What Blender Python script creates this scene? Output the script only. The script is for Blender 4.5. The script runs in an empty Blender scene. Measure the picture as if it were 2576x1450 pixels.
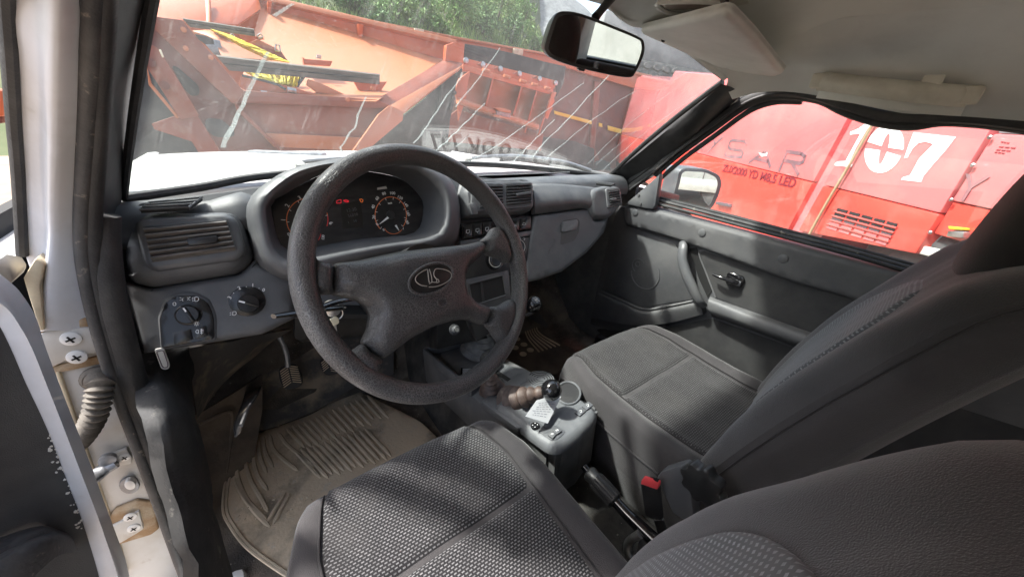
import bpy, bmesh, math, random
from mathutils import Vector, Matrix, noise
from mathutils.geometry import delaunay_2d_cdt
random.seed(7)
V = Vector
SC = bpy.context.scene
COL = SC.collection

# ---------------------------------------------------------------- camera
FPX = 893.0
fF = V((-741, -487, 893)).normalized()
fD = V((-123, 1825, 893)); fD = (fD - fF * fD.dot(fF)).normalized()
fR = fD.cross(fF)
CAMP = V((0, 0, 1.4))
cd = bpy.data.cameras.new('camera'); cam = bpy.data.objects.new('camera', cd); COL.objects.link(cam)
# rows of world axes expressed in picture axes (x right, y down, z forward)
cx = V((fR.x, fF.x, -fD.x)); cy = V((fR.y, fF.y, -fD.y)); cz = V((fR.z, fF.z, -fD.z))
cam.matrix_world = Matrix(((cx.x, -cy.x, -cz.x, CAMP.x), (cx.y, -cy.y, -cz.y, CAMP.y), (cx.z, -cy.z, -cz.z, CAMP.z), (0, 0, 0, 1)))
cd.sensor_width = 36.0
cd.lens = 36.0 * FPX / 2576.0
cd.clip_start = 0.01; cd.clip_end = 600
SC.camera = cam

# ---------------------------------------------------------------- light
SUN_EL, SUN_AZ = math.radians(56), math.radians(-48)      # azimuth from +y (ahead), negative = to the left
w = bpy.data.worlds.new("World"); SC.world = w; w.use_nodes = True
nt = w.node_tree; bg = nt.nodes['Background']
sky = nt.nodes.new('ShaderNodeTexSky'); sky.sky_type = 'NISHITA'; sky.sun_disc = False
sky.sun_elevation = SUN_EL; sky.sun_rotation = SUN_AZ
sky.air_density = 1.0; sky.dust_density = 4.0; sky.ozone_density = 1.0; sky.altitude = 0
hs = nt.nodes.new('ShaderNodeHueSaturation'); hs.inputs['Saturation'].default_value = 0.75
nt.links.new(sky.outputs[0], hs.inputs['Color']); nt.links.new(hs.outputs[0], bg.inputs[0])
bg.inputs[1].default_value = 0.15
sd = bpy.data.lights.new('sun', 'SUN'); sd.energy = 3.3; sd.angle = math.radians(3.2); sd.color = (1, .965, .92)
so = bpy.data.objects.new('sun', sd); COL.objects.link(so)
sdir = V((math.sin(SUN_AZ) * math.cos(SUN_EL), math.cos(SUN_AZ) * math.cos(SUN_EL), math.sin(SUN_EL)))
so.rotation_euler = sdir.to_track_quat('Z', 'Y').to_euler(); so.location = sdir * 30
SC.view_settings.view_transform = 'Standard'; SC.view_settings.look = 'None'
SC.view_settings.exposure = 1.8; SC.view_settings.gamma = 1.0; SC.view_settings.use_curve_mapping = False
SC.render.engine = 'CYCLES'
try:
    SC.cycles.use_denoising = True; SC.cycles.denoiser = 'OPENIMAGEDENOISE'
    SC.cycles.max_bounces = 10; SC.cycles.transparent_max_bounces = 24; SC.cycles.diffuse_bounces = 5
    SC.cycles.caustics_reflective = False; SC.cycles.caustics_refractive = False
except Exception: pass

# ---------------------------------------------------------------- picking points of the place
def ray(u, v):
    return cx * (u - 1288) + cy * (v - 725) + cz * FPX
def AX(u, v, x): d = ray(u, v); return CAMP + d * (x / d.x)
def AY(u, v, y): d = ray(u, v); return CAMP + d * (y / d.y)
def AZ(u, v, z): d = ray(u, v); return CAMP + d * ((z - CAMP.z) / d.z)
def APL(u, v, p0, n): d = ray(u, v); return CAMP + d * ((V(p0) - CAMP).dot(n) / d.dot(n))

class Frame:
    """a flat working plane in the place: origin, two axes and the normal towards the cabin"""
    def __init__(s, o, ex, ey):
        s.o = V(o); s.ex = V(ex).normalized(); s.ey = V(ey); s.ey = (s.ey - s.ex * s.ey.dot(s.ex)).normalized()
        s.n = s.ex.cross(s.ey)
    def uv(s, u, v, h=0.0):
        p = APL(u, v, s.o + s.n * h, s.n) - s.o
        return (p.dot(s.ex), p.dot(s.ey))
    def pt(s, a, b, h=0.0): return s.o + s.ex * a + s.ey * b + s.n * h
    def P(s, u, v, h=0.0): return s.pt(*s.uv(u, v, h), h)
    def L(s, pts, h=0.0): return [s.uv(u, v, h) for u, v in pts]

# ---------------------------------------------------------------- 2-D helpers
def rnd(pts, r, n=4):
    """round the corners of a closed 2-D polygon"""
    out = []; N = len(pts)
    for i in range(N):
        p = V(pts[i]); a = V(pts[i - 1]); b = V(pts[(i + 1) % N])
        ra = min(r, (a - p).length * .48); rb = min(r, (b - p).length * .48)
        A = p + (a - p).normalized() * ra; B = p + (b - p).normalized() * rb
        for k in range(n + 1):
            t = k / n
            q = A * (1 - t) ** 2 + p * 2 * t * (1 - t) + B * t * t
            out.append((q.x, q.y))
    return out
def ell(c, rx, ry, n=28, a0=0.0, rot=0.0):
    o = []
    for k in range(n):
        a = a0 + 2 * math.pi * k / n; x = rx * math.cos(a); y = ry * math.sin(a)
        o.append((c[0] + x * math.cos(rot) - y * math.sin(rot), c[1] + x * math.sin(rot) + y * math.cos(rot)))
    return o
def cr(p0, p1, p2, p3, t):
    return 0.5 * ((2 * p1) + (p2 - p0) * t + (2 * p0 - 5 * p1 + 4 * p2 - p3) * t * t + (3 * p1 - p0 - 3 * p2 + p3) * t ** 3)
def spline(pts, n, closed=False):
    """Catmull-Rom through points (any dimension), n samples per span"""
    P = [V(p) for p in pts]; N = len(P); out = []
    for i in range(N if closed else N - 1):
        if closed: a, b, c, d = P[i - 1], P[i], P[(i + 1) % N], P[(i + 2) % N]
        else:
            b, c = P[i], P[i + 1]; a = P[i - 1] if i else b * 2 - c; d = P[i + 2] if i + 2 < N else c * 2 - b
        for k in range(n): out.append(cr(a, b, c, d, k / n))
    if not closed: out.append(P[-1].copy())
    return out
def polar(pts, c, K):
    """resample a star-shaped closed 2-D polygon at K angles round c"""
    out = []; N = len(pts)
    for k in range(K):
        a = 2 * math.pi * k / K; dx, dy = math.cos(a), math.sin(a); best = 0
        for i in range(N):
            x1, y1 = pts[i][0] - c[0], pts[i][1] - c[1]; x2, y2 = pts[(i + 1) % N][0] - c[0], pts[(i + 1) % N][1] - c[1]
            den = dx * (y2 - y1) - dy * (x2 - x1)
            if abs(den) < 1e-9: continue
            t = (x1 * (y2 - y1) - y1 * (x2 - x1)) / den; s = (x1 * dy - y1 * dx) / den
            if t > 0 and -1e-6 <= s <= 1 + 1e-6: best = max(best, t)
        out.append((c[0] + dx * best, c[1] + dy * best))
    return out
def inside(p, poly):
    c = False; x, y = p; j = len(poly) - 1
    for i in range(len(poly)):
        xi, yi = poly[i]; xj, yj = poly[j]
        if (yi > y) != (yj > y) and x < (xj - xi) * (y - yi) / (yj - yi) + xi: c = not c
        j = i
    return c
def bdist(p, poly):
    b = 1e9; x, y = p
    for i in range(len(poly)):
        x1, y1 = poly[i - 1]; x2, y2 = poly[i]; dx, dy = x2 - x1, y2 - y1
        L = dx * dx + dy * dy; t = 0 if L == 0 else max(0, min(1, ((x - x1) * dx + (y - y1) * dy) / L))
        b = min(b, (x - x1 - t * dx) ** 2 + (y - y1 - t * dy) ** 2)
    return math.sqrt(b)

# ---------------------------------------------------------------- mesh builder
class MB:
    def __init__(s): s.v = []; s.f = []; s.uv = {}
    def add(s, vs, fs, uvs=None):
        o = len(s.v); s.v += [V(p) for p in vs]; s.f += [tuple(i + o for i in f) for f in fs]
        if uvs:
            for i, q in enumerate(uvs): s.uv[o + i] = q
        return s
    def prism(s, pts, vec):
        pts = [V(p) for p in pts]; n = len(pts); vec = V(vec)
        nn = V((0, 0, 0))
        for i in range(n): nn += pts[i - 1].cross(pts[i])
        if nn.dot(vec) > 0: pts = pts[::-1]
        vs = pts + [p + vec for p in pts]
        fs = [tuple(range(n)), tuple(range(2 * n - 1, n - 1, -1))]
        for i in range(n): j = (i + 1) % n; fs.append((i, i + n, j + n, j)[::1])
        return s.add(vs, fs)
    def box(s, c, sz, R=None):
        c = V(c); R = R or Matrix.Identity(3); vs = []
        for x in (-1, 1):
            for y in (-1, 1):
                for z in (-1, 1): vs.append(c + R @ V((x * sz[0] / 2, y * sz[1] / 2, z * sz[2] / 2)))
        return s.add(vs, [(0, 1, 3, 2), (4, 6, 7, 5), (0, 4, 5, 1), (2, 3, 7, 6), (0, 2, 6, 4), (1, 5, 7, 3)])
    def bar(s, a, b, w, h, up=(0, 0, 1)):
        a, b = V(a), V(b); z = (b - a); L = z.length; z.normalize(); x = z.cross(V(up))
        if x.length < 1e-4: x = z.cross(V((1, 0, 0)))
        x.normalize(); y = z.cross(x)
        return s.box((a + b) / 2, (w, h, L), Matrix((x, y, z)).transposed())
    def tube(s, path, r, n=10, closed=False, caps=True, sx=1.0, up=None):
        P = [V(p) for p in path]; N = len(P); rr = r if isinstance(r, (list, tuple)) else [r] * N
        vs = []; fs = []; ref = None
        for i in range(N):
            if closed: t = P[(i + 1) % N] - P[i - 1]
            else: t = P[min(i + 1, N - 1)] - P[max(i - 1, 0)]
            t.normalize()
            if up is not None: ref = t.cross(V(up)).normalized()
            elif ref is None:
                ref = t.cross(V((0, 0, 1)))
                if ref.length < .1: ref = t.cross(V((1, 0, 0)))
                ref.normalize()
            else: ref = (ref - t * ref.dot(t)).normalized()
            b = t.cross(ref)
            for k in range(n):
                a = 2 * math.pi * k / n
                vs.append(P[i] + ref * (rr[i] * sx * math.cos(a)) + b * (rr[i] * math.sin(a)))
        for i in range(N if closed else N - 1):
            j = (i + 1) % N
            for k in range(n): l = (k + 1) % n; fs.append((i * n + k, i * n + l, j * n + l, j * n + k))
        if caps and not closed:
            fs.append(tuple(range(n - 1, -1, -1))); fs.append(tuple((N - 1) * n + k for k in range(n)))
        return s.add(vs, fs)
    def lathe(s, prof, p0, axis, n=20, cap=True):
        """prof: (radius, height along axis)"""
        ax = V(axis).normalized(); x = ax.cross(V((0, 0, 1)))
        if x.length < .05: x = ax.cross(V((1, 0, 0)))
        x.normalize(); y = ax.cross(x); vs = []; fs = []; m = len(prof)
        for r, h in prof:
            for k in range(n):
                a = 2 * math.pi * k / n; vs.append(V(p0) + ax * h + x * (r * math.cos(a)) + y * (r * math.sin(a)))
        for i in range(m - 1):
            for k in range(n): l = (k + 1) % n; fs.append((i * n + k, i * n + l, (i + 1) * n + l, (i + 1) * n + k))
        if cap:
            fs.append(tuple(range(n - 1, -1, -1))); fs.append(tuple((m - 1) * n + k for k in range(n)))
        return s.add(vs, fs)
    def grid(s, rows, closed=False, uv=None):
        m = len(rows); n = len(rows[0]); vs = [p for r in rows for p in r]; fs = []
        for i in range(m - 1):
            for k in range(n if closed else n - 1):
                l = (k + 1) % n; fs.append((i * n + k, i * n + l, (i + 1) * n + l, (i + 1) * n + k))
        return s.add(vs, fs, uv)
    def loft(s, ctrl, nu=4, nv=4, closed=False, uv=False):
        """smooth surface through a control net (rows of points)"""
        rows = [spline(r, nu, closed) for r in ctrl]
        cols = [spline([r[k] for r in rows], nv) for k in range(len(rows[0]))]
        out = [[cols[k][i] for k in range(len(cols))] for i in range(len(cols[0]))]
        q = None
        if uv:
            q = []; 
            for i, r in enumerate(out):
                a = 0
                for k, p in enumerate(r):
                    if k: a += (p - r[k - 1]).length
                    b = sum((out[j][k] - out[j - 1][k]).length for j in range(1, i + 1))
                    q.append((a, b))
        s.grid(out, closed, q); return s
    def slab(s, rows, t):
        """a grid given thickness: rows is a list of rows, t the offset vector or a function of the point"""
        m = len(rows); n = len(rows[0]); f = t if callable(t) else (lambda p: V(t))
        vs = [V(p) for r in rows for p in r]; bk = [p + f(p) for p in vs]; N = m * n; fs = []
        for i in range(m - 1):
            for k in range(n - 1):
                q = (i * n + k, i * n + k + 1, (i + 1) * n + k + 1, (i + 1) * n + k)
                fs.append(q); fs.append(tuple(a + N for a in q[::-1]))
        ring = [k for k in range(n)] + [i * n + n - 1 for i in range(1, m)] + [(m - 1) * n + k for k in range(n - 2, -1, -1)] + [i * n for i in range(m - 2, 0, -1)]
        for i in range(len(ring)):
            a, b = ring[i], ring[(i + 1) % len(ring)]; fs.append((a, a + N, b + N, b))
        return s.add(vs + bk, fs)
    def pillow(s, fr, poly, h, r, base=0.0, step=.008, crown=None, back=True):
        """flat shape with rounded edge, rising h from base over an edge of width r; crown(a,b) adds relief"""
        dense = []; N = len(poly)
        for i in range(N):
            p, q = V(poly[i]), V(poly[(i + 1) % N]); k = max(1, int((q - p).length / step))
            for j in range(k): dense.append(tuple(p.lerp(q, j / k)))
        pts = [V(p) for p in dense]; nb = len(pts)
        # rings that follow the edge give a clean round-over
        cen = V((sum(p[0] for p in dense) / nb, sum(p[1] for p in dense) / nb))
        xs = [p[0] for p in dense]; ys = [p[1] for p in dense]
        extra = []
        for fct in (.12, .35, .65, 1.0):
            d = r * fct
            for i in range(nb):
                t = (V(dense[(i + 1) % nb]) - V(dense[i - 1]))
                if t.length < 1e-9: continue
                t.normalize(); nn = V((-t.y, t.x)) * d
                for sg in (1, -1):
                    q = V(dense[i]) + nn * sg
                    if inside(q, dense) and bdist(q, dense) > d * .93: extra.append(q)
        a = min(xs)
        while a < max(xs):
            b = min(ys)
            while b < max(ys):
                q = (a + random.uniform(-.2, .2) * step, b + random.uniform(-.2, .2) * step)
                if inside(q, dense) and bdist(q, dense) > r * 1.05 + step * .3: extra.append(V(q))
                b += step
            a += step
        keep = pts[:]; cell = {}
        mind = min(step * .35, r * .2)
        for q in extra:
            key = (int(q.x / mind), int(q.y / mind))
            if any((key[0] + i, key[1] + j) in cell for i in (-1, 0, 1) for j in (-1, 0, 1)): continue
            cell[key] = 1; keep.append(q)
        res = delaunay_2d_cdt(keep, [(i, (i + 1) % nb) for i in range(nb)], [], 1, 1e-7)
        vs, fs = res[0], res[2]; out = []
        for q in vs:
            d = min(1.0, bdist((q.x, q.y), dense) / r) if r > 0 else 1
            z = base + h * math.sqrt(max(0, 1 - (1 - d) ** 2)) + (crown(q.x, q.y) * d if crown else 0)
            out.append(fr.pt(q.x, q.y, z))
        ff = []
        for f in fs:
            A, B, C = (vs[i] for i in f[:3])
            ff.append(tuple(f) if (B - A).cross(C - A) > 0 else tuple(f)[::-1])
        s.add(out, ff, [(q.x, q.y) for q in vs])
        if back:   # close underneath
            o = len(s.v); ring = [fr.pt(p[0], p[1], base) for p in dense]; low = [fr.pt(p[0], p[1], base - .004) for p in dense]
            A = sum(dense[i - 1][0] * dense[i][1] - dense[i][0] * dense[i - 1][1] for i in range(nb))
            fs2 = [((i, i + nb, (i + 1) % nb + nb, (i + 1) % nb) if A > 0 else (i, (i + 1) % nb, (i + 1) % nb + nb, i + nb)) for i in range(nb)]
            s.add(ring + low, fs2)
        return s
    def plate(s, fr, poly, h0, h1):
        """a flat prism between two heights above a frame, 2-D outline in frame units"""
        return s.prism([fr.pt(a, b, h1) for a, b in poly], fr.n * (h0 - h1))
    def text(s, txt, fr, a, b, size, h=.0006, d=.0006, rot=0.0, align='CENTER', sx=1.0, mirror=False, bold=0.0):
        cu = bpy.data.curves.new('t', 'FONT'); cu.body = txt; cu.size = size; cu.align_x = align; cu.align_y = 'CENTER'
        cu.extrude = d / 2; cu.resolution_u = 3; cu.offset = bold
        ob = bpy.data.objects.new('t', cu); COL.objects.link(ob)
        me = bpy.data.meshes.new_from_object(ob)
        c, sn = math.cos(rot), math.sin(rot); vs = []
        for v in me.vertices:
            x = v.co.x * sx * (-1 if mirror else 1); y = v.co.y
            vs.append(fr.pt(a + x * c - y * sn, b + x * sn + y * c, h + v.co.z))
        s.add(vs, [tuple(p.vertices) for p in me.polygons])
        bpy.data.objects.remove(ob); bpy.data.curves.remove(cu); bpy.data.meshes.remove(me)
        return s

WL = {}
def finish(name, mb, mat, parent=None, bevel=0.0, seg=2, smooth=40, weld=False, kind=None, label=None, ang=35):
    me = bpy.data.meshes.new(name)
    o0 = WL.get(parent, V((0, 0, 0))) if parent is not None else V((0, 0, 0))
    me.from_pydata([tuple(p - o0) for p in mb.v], [], mb.f)
    if mb.uv:
        ul = me.uv_layers.new(name='UVMap')
        for lp in me.loops: ul.data[lp.index].uv = mb.uv.get(lp.vertex_index, (0, 0))
    if bevel or weld:
        bm = bmesh.new(); bm.from_mesh(me)
        if weld: bmesh.ops.remove_doubles(bm, verts=bm.verts, dist=1e-5)
        if bevel:
            ed = [e for e in bm.edges if len(e.link_faces) == 2 and e.calc_face_angle(0) > math.radians(ang)]
            bmesh.ops.bevel(bm, geom=ed, offset=bevel, segments=seg, affect='EDGES', profile=.5, clamp_overlap=True)
        bm.to_mesh(me); bm.free()
    if smooth:
        me.polygons.foreach_set('use_smooth', [True] * len(me.polygons))
        me.set_sharp_from_angle(angle=math.radians(smooth))
    me.materials.append(mat)
    o = bpy.data.objects.new(name, me); COL.objects.link(o)
    if parent is not None: o.parent = parent
    WL[o] = o0
    if kind: o['kind'] = kind
    if label: o['label'] = label
    return o
def thing(name, label, cat, loc=(0, 0, 0), group=None):
    o = bpy.data.objects.new(name, None); COL.objects.link(o); o.location = loc; o.empty_display_size = .05
    o['label'] = label; o['category'] = cat
    if group: o['group'] = group
    WL[o] = V(loc); return o
def tag(o, label, cat, group=None):
    o['label'] = label; o['category'] = cat
    if group: o['group'] = group
    return o
def copy_tree(o, delta=None, parent=None):
    c = o.copy(); COL.objects.link(c); WL[c] = WL.get(o, V((0, 0, 0))).copy()
    if parent is not None: c.parent = parent
    if delta is not None: c.location = o.location + V(delta); WL[c] = WL[c] + V(delta)
    for ch in list(o.children): copy_tree(ch, None, c)
    return c

# ---------------------------------------------------------------- materials
def nodes(m):
    m.use_nodes = True; t = m.node_tree; return t, t.nodes, t.links, t.nodes['Principled BSDF']
def mat(name, c, rough=.6, c2=None, ns=8.0, nd=6.0, lo=.42, hi=.62, bump=0.0, bs=400.0, metal=0.0, coat=0.0, spec=.5, c3=None, s3=40.0, lo3=.6, hi3=.7, stretch=None, rough2=None, sheen=0.0):
    """paint or plastic: base colour, a second colour in soft patches (dust, wear), a third in specks, and fine relief"""
    m = bpy.data.materials.new(name); t, N, L, B = nodes(m)
    tc = N.new('ShaderNodeTexCoord'); co = tc.outputs['Object']
    if stretch:
        mp = N.new('ShaderNodeMapping'); mp.inputs['Scale'].default_value = stretch; L.new(co, mp.inputs[0]); co = mp.outputs[0]
    B.inputs['Base Color'].default_value = (*c, 1); B.inputs['Roughness'].default_value = rough
    B.inputs['Metallic'].default_value = metal; B.inputs['Coat Weight'].default_value = coat; B.inputs['Coat Roughness'].default_value = .08
    B.inputs['Specular IOR Level'].default_value = spec
    if sheen: B.inputs['Sheen Weight'].default_value = sheen; B.inputs['Sheen Roughness'].default_value = .4
    out = None
    def layer(prev, col, sc, lo, hi):
        n = N.new('ShaderNodeTexNoise'); n.inputs['Scale'].default_value = sc; n.inputs['Detail'].default_value = nd; n.inputs['Roughness'].default_value = .62; L.new(co, n.inputs['Vector'])
        r = N.new('ShaderNodeMapRange'); r.inputs[1].default_value = lo; r.inputs[2].default_value = hi; L.new(n.outputs['Fac'], r.inputs[0])
        x = N.new('ShaderNodeMix'); x.data_type = 'RGBA'; L.new(r.outputs[0], x.inputs[0])
        if prev is None: x.inputs[6].default_value = (*c, 1)
        else: L.new(prev, x.inputs[6])
        x.inputs[7].default_value = (*col, 1); return x.outputs[2], r.outputs[0]
    if c2 is not None:
        out, fac = layer(None, c2, ns, lo, hi)
        if rough2 is not None:
            rr = N.new('ShaderNodeMapRange'); rr.inputs[3].default_value = rough; rr.inputs[4].default_value = rough2; L.new(fac, rr.inputs[0]); L.new(rr.outputs[0], B.inputs['Roughness'])
    if c3 is not None: out, _ = layer(out, c3, s3, lo3, hi3)
    if out is not None: L.new(out, B.inputs['Base Color'])
    if bump:
        n = N.new('ShaderNodeTexNoise'); n.inputs['Scale'].default_value = bs; n.inputs['Detail'].default_value = 3; L.new(co, n.inputs['Vector'])
        b = N.new('ShaderNodeBump'); b.inputs['Strength'].default_value = bump; b.inputs['Distance'].default_value = .002
        L.new(n.outputs['Fac'], b.inputs['Height']); L.new(b.outputs[0], B.inputs['Normal'])
    return m
def glass(name, dirt=.0, tint=(.92, .96, .95), dcol=(.6, .6, .58), streak=False):
    """a clear pane: see-through, Schlick reflection from either face, a film of dust"""
    m = bpy.data.materials.new(name); m.use_nodes = True; t = m.node_tree; N, L = t.nodes, t.links
    for n in list(N): N.remove(n)
    out = N.new('ShaderNodeOutputMaterial'); tr = N.new('ShaderNodeBsdfTransparent'); tr.inputs[0].default_value = (*tint, 1)
    gl = N.new('ShaderNodeBsdfGlossy'); gl.inputs['Roughness'].default_value = 0.0; gl.inputs[0].default_value = (1, 1, 1, 1)
    ge = N.new('ShaderNodeNewGeometry'); dt = N.new('ShaderNodeVectorMath'); dt.operation = 'DOT_PRODUCT'
    L.new(ge.outputs['Normal'], dt.inputs[0]); L.new(ge.outputs['Incoming'], dt.inputs[1])
    ab = N.new('ShaderNodeMath'); ab.operation = 'ABSOLUTE'; L.new(dt.outputs['Value'], ab.inputs[0])
    su = N.new('ShaderNodeMath'); su.operation = 'SUBTRACT'; su.inputs[0].default_value = 1; L.new(ab.outputs[0], su.inputs[1])
    pw = N.new('ShaderNodeMath'); pw.operation = 'POWER'; pw.inputs[1].default_value = 5; L.new(su.outputs[0], pw.inputs[0])
    ma = N.new('ShaderNodeMath'); ma.operation = 'MULTIPLY_ADD'; ma.inputs[1].default_value = .94; ma.inputs[2].default_value = .042; L.new(pw.outputs[0], ma.inputs[0])
    mx = N.new('ShaderNodeMixShader'); L.new(ma.outputs[0], mx.inputs[0]); L.new(tr.outputs[0], mx.inputs[1]); L.new(gl.outputs[0], mx.inputs[2])
    last = mx.outputs[0]
    if dirt:
        tc = N.new('ShaderNodeTexCoord'); df = N.new('ShaderNodeBsdfTranslucent'); df.inputs[0].default_value = (*dcol, 1)
        d2 = N.new('ShaderNodeBsdfDiffuse'); d2.inputs[0].default_value = (*dcol, 1)
        md = N.new('ShaderNodeMixShader'); L.new(df.outputs[0], md.inputs[1]); L.new(d2.outputs[0], md.inputs[2])
        n1 = N.new('ShaderNodeTexNoise'); n1.inputs['Scale'].default_value = 5; n1.inputs['Detail'].default_value = 5; L.new(tc.outputs['Object'], n1.inputs['Vector'])
        n2 = N.new('ShaderNodeTexNoise'); n2.inputs['Scale'].default_value = 150; n2.inputs['Detail'].default_value = 2; L.new(tc.outputs['Object'], n2.inputs['Vector'])
        r2 = N.new('ShaderNodeMapRange'); r2.inputs[1].default_value = .66; r2.inputs[2].default_value = .76; L.new(n2.outputs[0], r2.inputs[0])
        r1 = N.new('ShaderNodeMapRange'); r1.inputs[1].default_value = .3; r1.inputs[2].default_value = .75; r1.inputs[3].default_value = dirt * .5; r1.inputs[4].default_value = dirt * 1.5; L.new(n1.outputs[0], r1.inputs[0])
        ad = N.new('ShaderNodeMath'); ad.operation = 'MULTIPLY_ADD'; ad.inputs[1].default_value = dirt * 2.5; L.new(r2.outputs[0], ad.inputs[0]); L.new(r1.outputs[0], ad.inputs[2])
        fac = ad.outputs[0]
        if streak:   # fine run marks down the pane
            mp = N.new('ShaderNodeMapping'); mp.inputs['Scale'].default_value = (160, 4, 4); mp.inputs['Rotation'].default_value = (0, 0, 0); L.new(tc.outputs['UV'], mp.inputs[0])
            n3 = N.new('ShaderNodeTexNoise'); n3.inputs['Scale'].default_value = 1; n3.inputs['Detail'].default_value = 3; L.new(mp.outputs[0], n3.inputs['Vector'])
            r3 = N.new('ShaderNodeMapRange'); r3.inputs[1].default_value = .58; r3.inputs[2].default_value = .75; L.new(n3.outputs[0], r3.inputs[0])
            a3 = N.new('ShaderNodeMath'); a3.operation = 'MULTIPLY_ADD'; a3.inputs[1].default_value = dirt * 1.6; L.new(r3.outputs[0], a3.inputs[0]); L.new(fac, a3.inputs[2]); fac = a3.outputs[0]
        m2 = N.new('ShaderNodeMixShader'); L.new(fac, m2.inputs[0]); L.new(last, m2.inputs[1]); L.new(md.outputs[0], m2.inputs[2]); last = m2.outputs[0]
    L.new(last, out.inputs[0]); return m
def emis(name, c, s):
    m = bpy.data.materials.new(name); t, N, L, B = nodes(m); B.inputs['Base Color'].default_value = (*c, 1); B.inputs['Emission Color'].default_value = (*c, 1); B.inputs['Emission Strength'].default_value = s; return m
def weave(name, base, dash, bw, rh, kind='brick', rough=.85, dust=None):
    """woven cloth: light stitches in rows on a dark ground, from the cloth's own UV in metres"""
    m = bpy.data.materials.new(name); t, N, L, B = nodes(m); tc = N.new('ShaderNodeTexCoord')
    B.inputs['Roughness'].default_value = rough; B.inputs['Sheen Weight'].default_value = .25; B.inputs['Specular IOR Level'].default_value = .2
    b = N.new('ShaderNodeTexBrick'); b.inputs['Scale'].default_value = 1.0; b.inputs['Brick Width'].default_value = bw; b.inputs['Row Height'].default_value = rh
    b.inputs['Mortar Size'].default_value = rh * .34; b.inputs['Mortar Smooth'].default_value = .25; b.inputs['Color1'].default_value = (*dash, 1); b.inputs['Color2'].default_value = (*[x * .6 for x in dash], 1); b.inputs['Mortar'].default_value = (*base, 1)
    L.new(tc.outputs['UV'], b.inputs['Vector']); col = b.outputs['Color']
    if dust:
        n = N.new('ShaderNodeTexNoise'); n.inputs['Scale'].default_value = 7; n.inputs['Detail'].default_value = 6; L.new(tc.outputs['Object'], n.inputs['Vector'])
        r = N.new('ShaderNodeMapRange'); r.inputs[1].default_value = .5; r.inputs[2].default_value = .8; r.inputs[4].default_value = .5; L.new(n.outputs[0], r.inputs[0])
        x = N.new('ShaderNodeMix'); x.data_type = 'RGBA'; L.new(r.outputs[0], x.inputs[0]); L.new(col, x.inputs[6]); x.inputs[7].default_value = (*dust, 1); col = x.outputs[2]
    L.new(col, B.inputs['Base Color'])
    bp = N.new('ShaderNodeBump'); bp.inputs['Strength'].default_value = .5; bp.inputs['Distance'].default_value = .001; bp.invert = True; L.new(b.outputs['Fac'], bp.inputs['Height']); L.new(bp.outputs[0], B.inputs['Normal'])
    return m
def crackle(name):
    """worn moulded grain: dark skin with paler dust caught in a net of fine creases"""
    m = bpy.data.materials.new(name); t, N, L, B = nodes(m); tc = N.new('ShaderNodeTexCoord')
    vo = N.new('ShaderNodeTexVoronoi'); vo.feature = 'DISTANCE_TO_EDGE'; vo.inputs['Scale'].default_value = 300; 
    nz = N.new('ShaderNodeTexNoise'); nz.inputs['Scale'].default_value = 60; nz.inputs['Detail'].default_value = 3; L.new(tc.outputs['Object'], nz.inputs['Vector'])
    mx = N.new('ShaderNodeMix'); mx.data_type = 'RGBA'; mx.inputs[0].default_value = .012; L.new(tc.outputs['Object'], mx.inputs[6]); L.new(nz.outputs['Color'], mx.inputs[7]); L.new(mx.outputs[2], vo.inputs['Vector'])
    r = N.new('ShaderNodeMapRange'); r.inputs[1].default_value = .03; r.inputs[2].default_value = .13; r.inputs[3].default_value = 1; r.inputs[4].default_value = 0; L.new(vo.outputs['Distance'], r.inputs[0])
    n2 = N.new('ShaderNodeTexNoise'); n2.inputs['Scale'].default_value = 9; n2.inputs['Detail'].default_value = 4; L.new(tc.outputs['Object'], n2.inputs['Vector'])
    r2 = N.new('ShaderNodeMapRange'); r2.inputs[1].default_value = .38; r2.inputs[2].default_value = .62; r2.inputs[3].default_value = .25; L.new(n2.outputs[0], r2.inputs[0])
    mu = N.new('ShaderNodeMath'); mu.operation = 'MULTIPLY'; L.new(r.outputs[0], mu.inputs[0]); L.new(r2.outputs[0], mu.inputs[1])
    c = N.new('ShaderNodeMix'); c.data_type = 'RGBA'; c.inputs[6].default_value = (.062, .062, .065, 1); c.inputs[7].default_value = (.165, .165, .165, 1); L.new(mu.outputs[0], c.inputs[0]); L.new(c.outputs[2], B.inputs['Base Color'])
    B.inputs['Roughness'].default_value = .33
    b = N.new('ShaderNodeBump'); b.inputs['Strength'].default_value = .5; b.inputs['Distance'].default_value = .001; b.invert = True; L.new(r.outputs[0], b.inputs['Height']); L.new(b.outputs[0], B.inputs['Normal'])
    return m
M = {}
M['dash'] = mat('dash plastic', (.078, .081, .087), .48, (.135, .136, .137), 9, lo=.45, hi=.75, bump=.28, bs=900, c3=(.3, .29, .27), s3=160, lo3=.72, hi3=.8)
M['dash2'] = mat('bezel plastic', (.085, .089, .097), .4, (.12, .122, .124), 12, bump=.12, bs=1200)
M['black'] = mat('black plastic', (.016, .016, .017), .38, (.03, .03, .03), 20, bump=.1, bs=900)
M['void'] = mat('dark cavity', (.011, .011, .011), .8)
M['slat'] = mat('dusty slat', (.06, .056, .053), .5, (.14, .122, .108), 25, lo=.4, hi=.6, stretch=(1, 6, 6))
M['gloss'] = mat('gloss black', (.008, .008, .009), .08, coat=.6)
M['piano'] = mat('switch black', (.012, .012, .013), .25)
M['white'] = mat('white paint', (.78, .78, .77), .32, (.7, .69, .67), 4, coat=.5, c3=(.42, .36, .28), s3=9, lo3=.68, hi3=.85)
M['pillarwhite'] = mat('dusty white paint', (.62, .63, .66), .4, (.52, .52, .53), 7, coat=.3, c3=(.4, .37, .33), s3=14, lo3=.66, hi3=.8)
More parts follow.
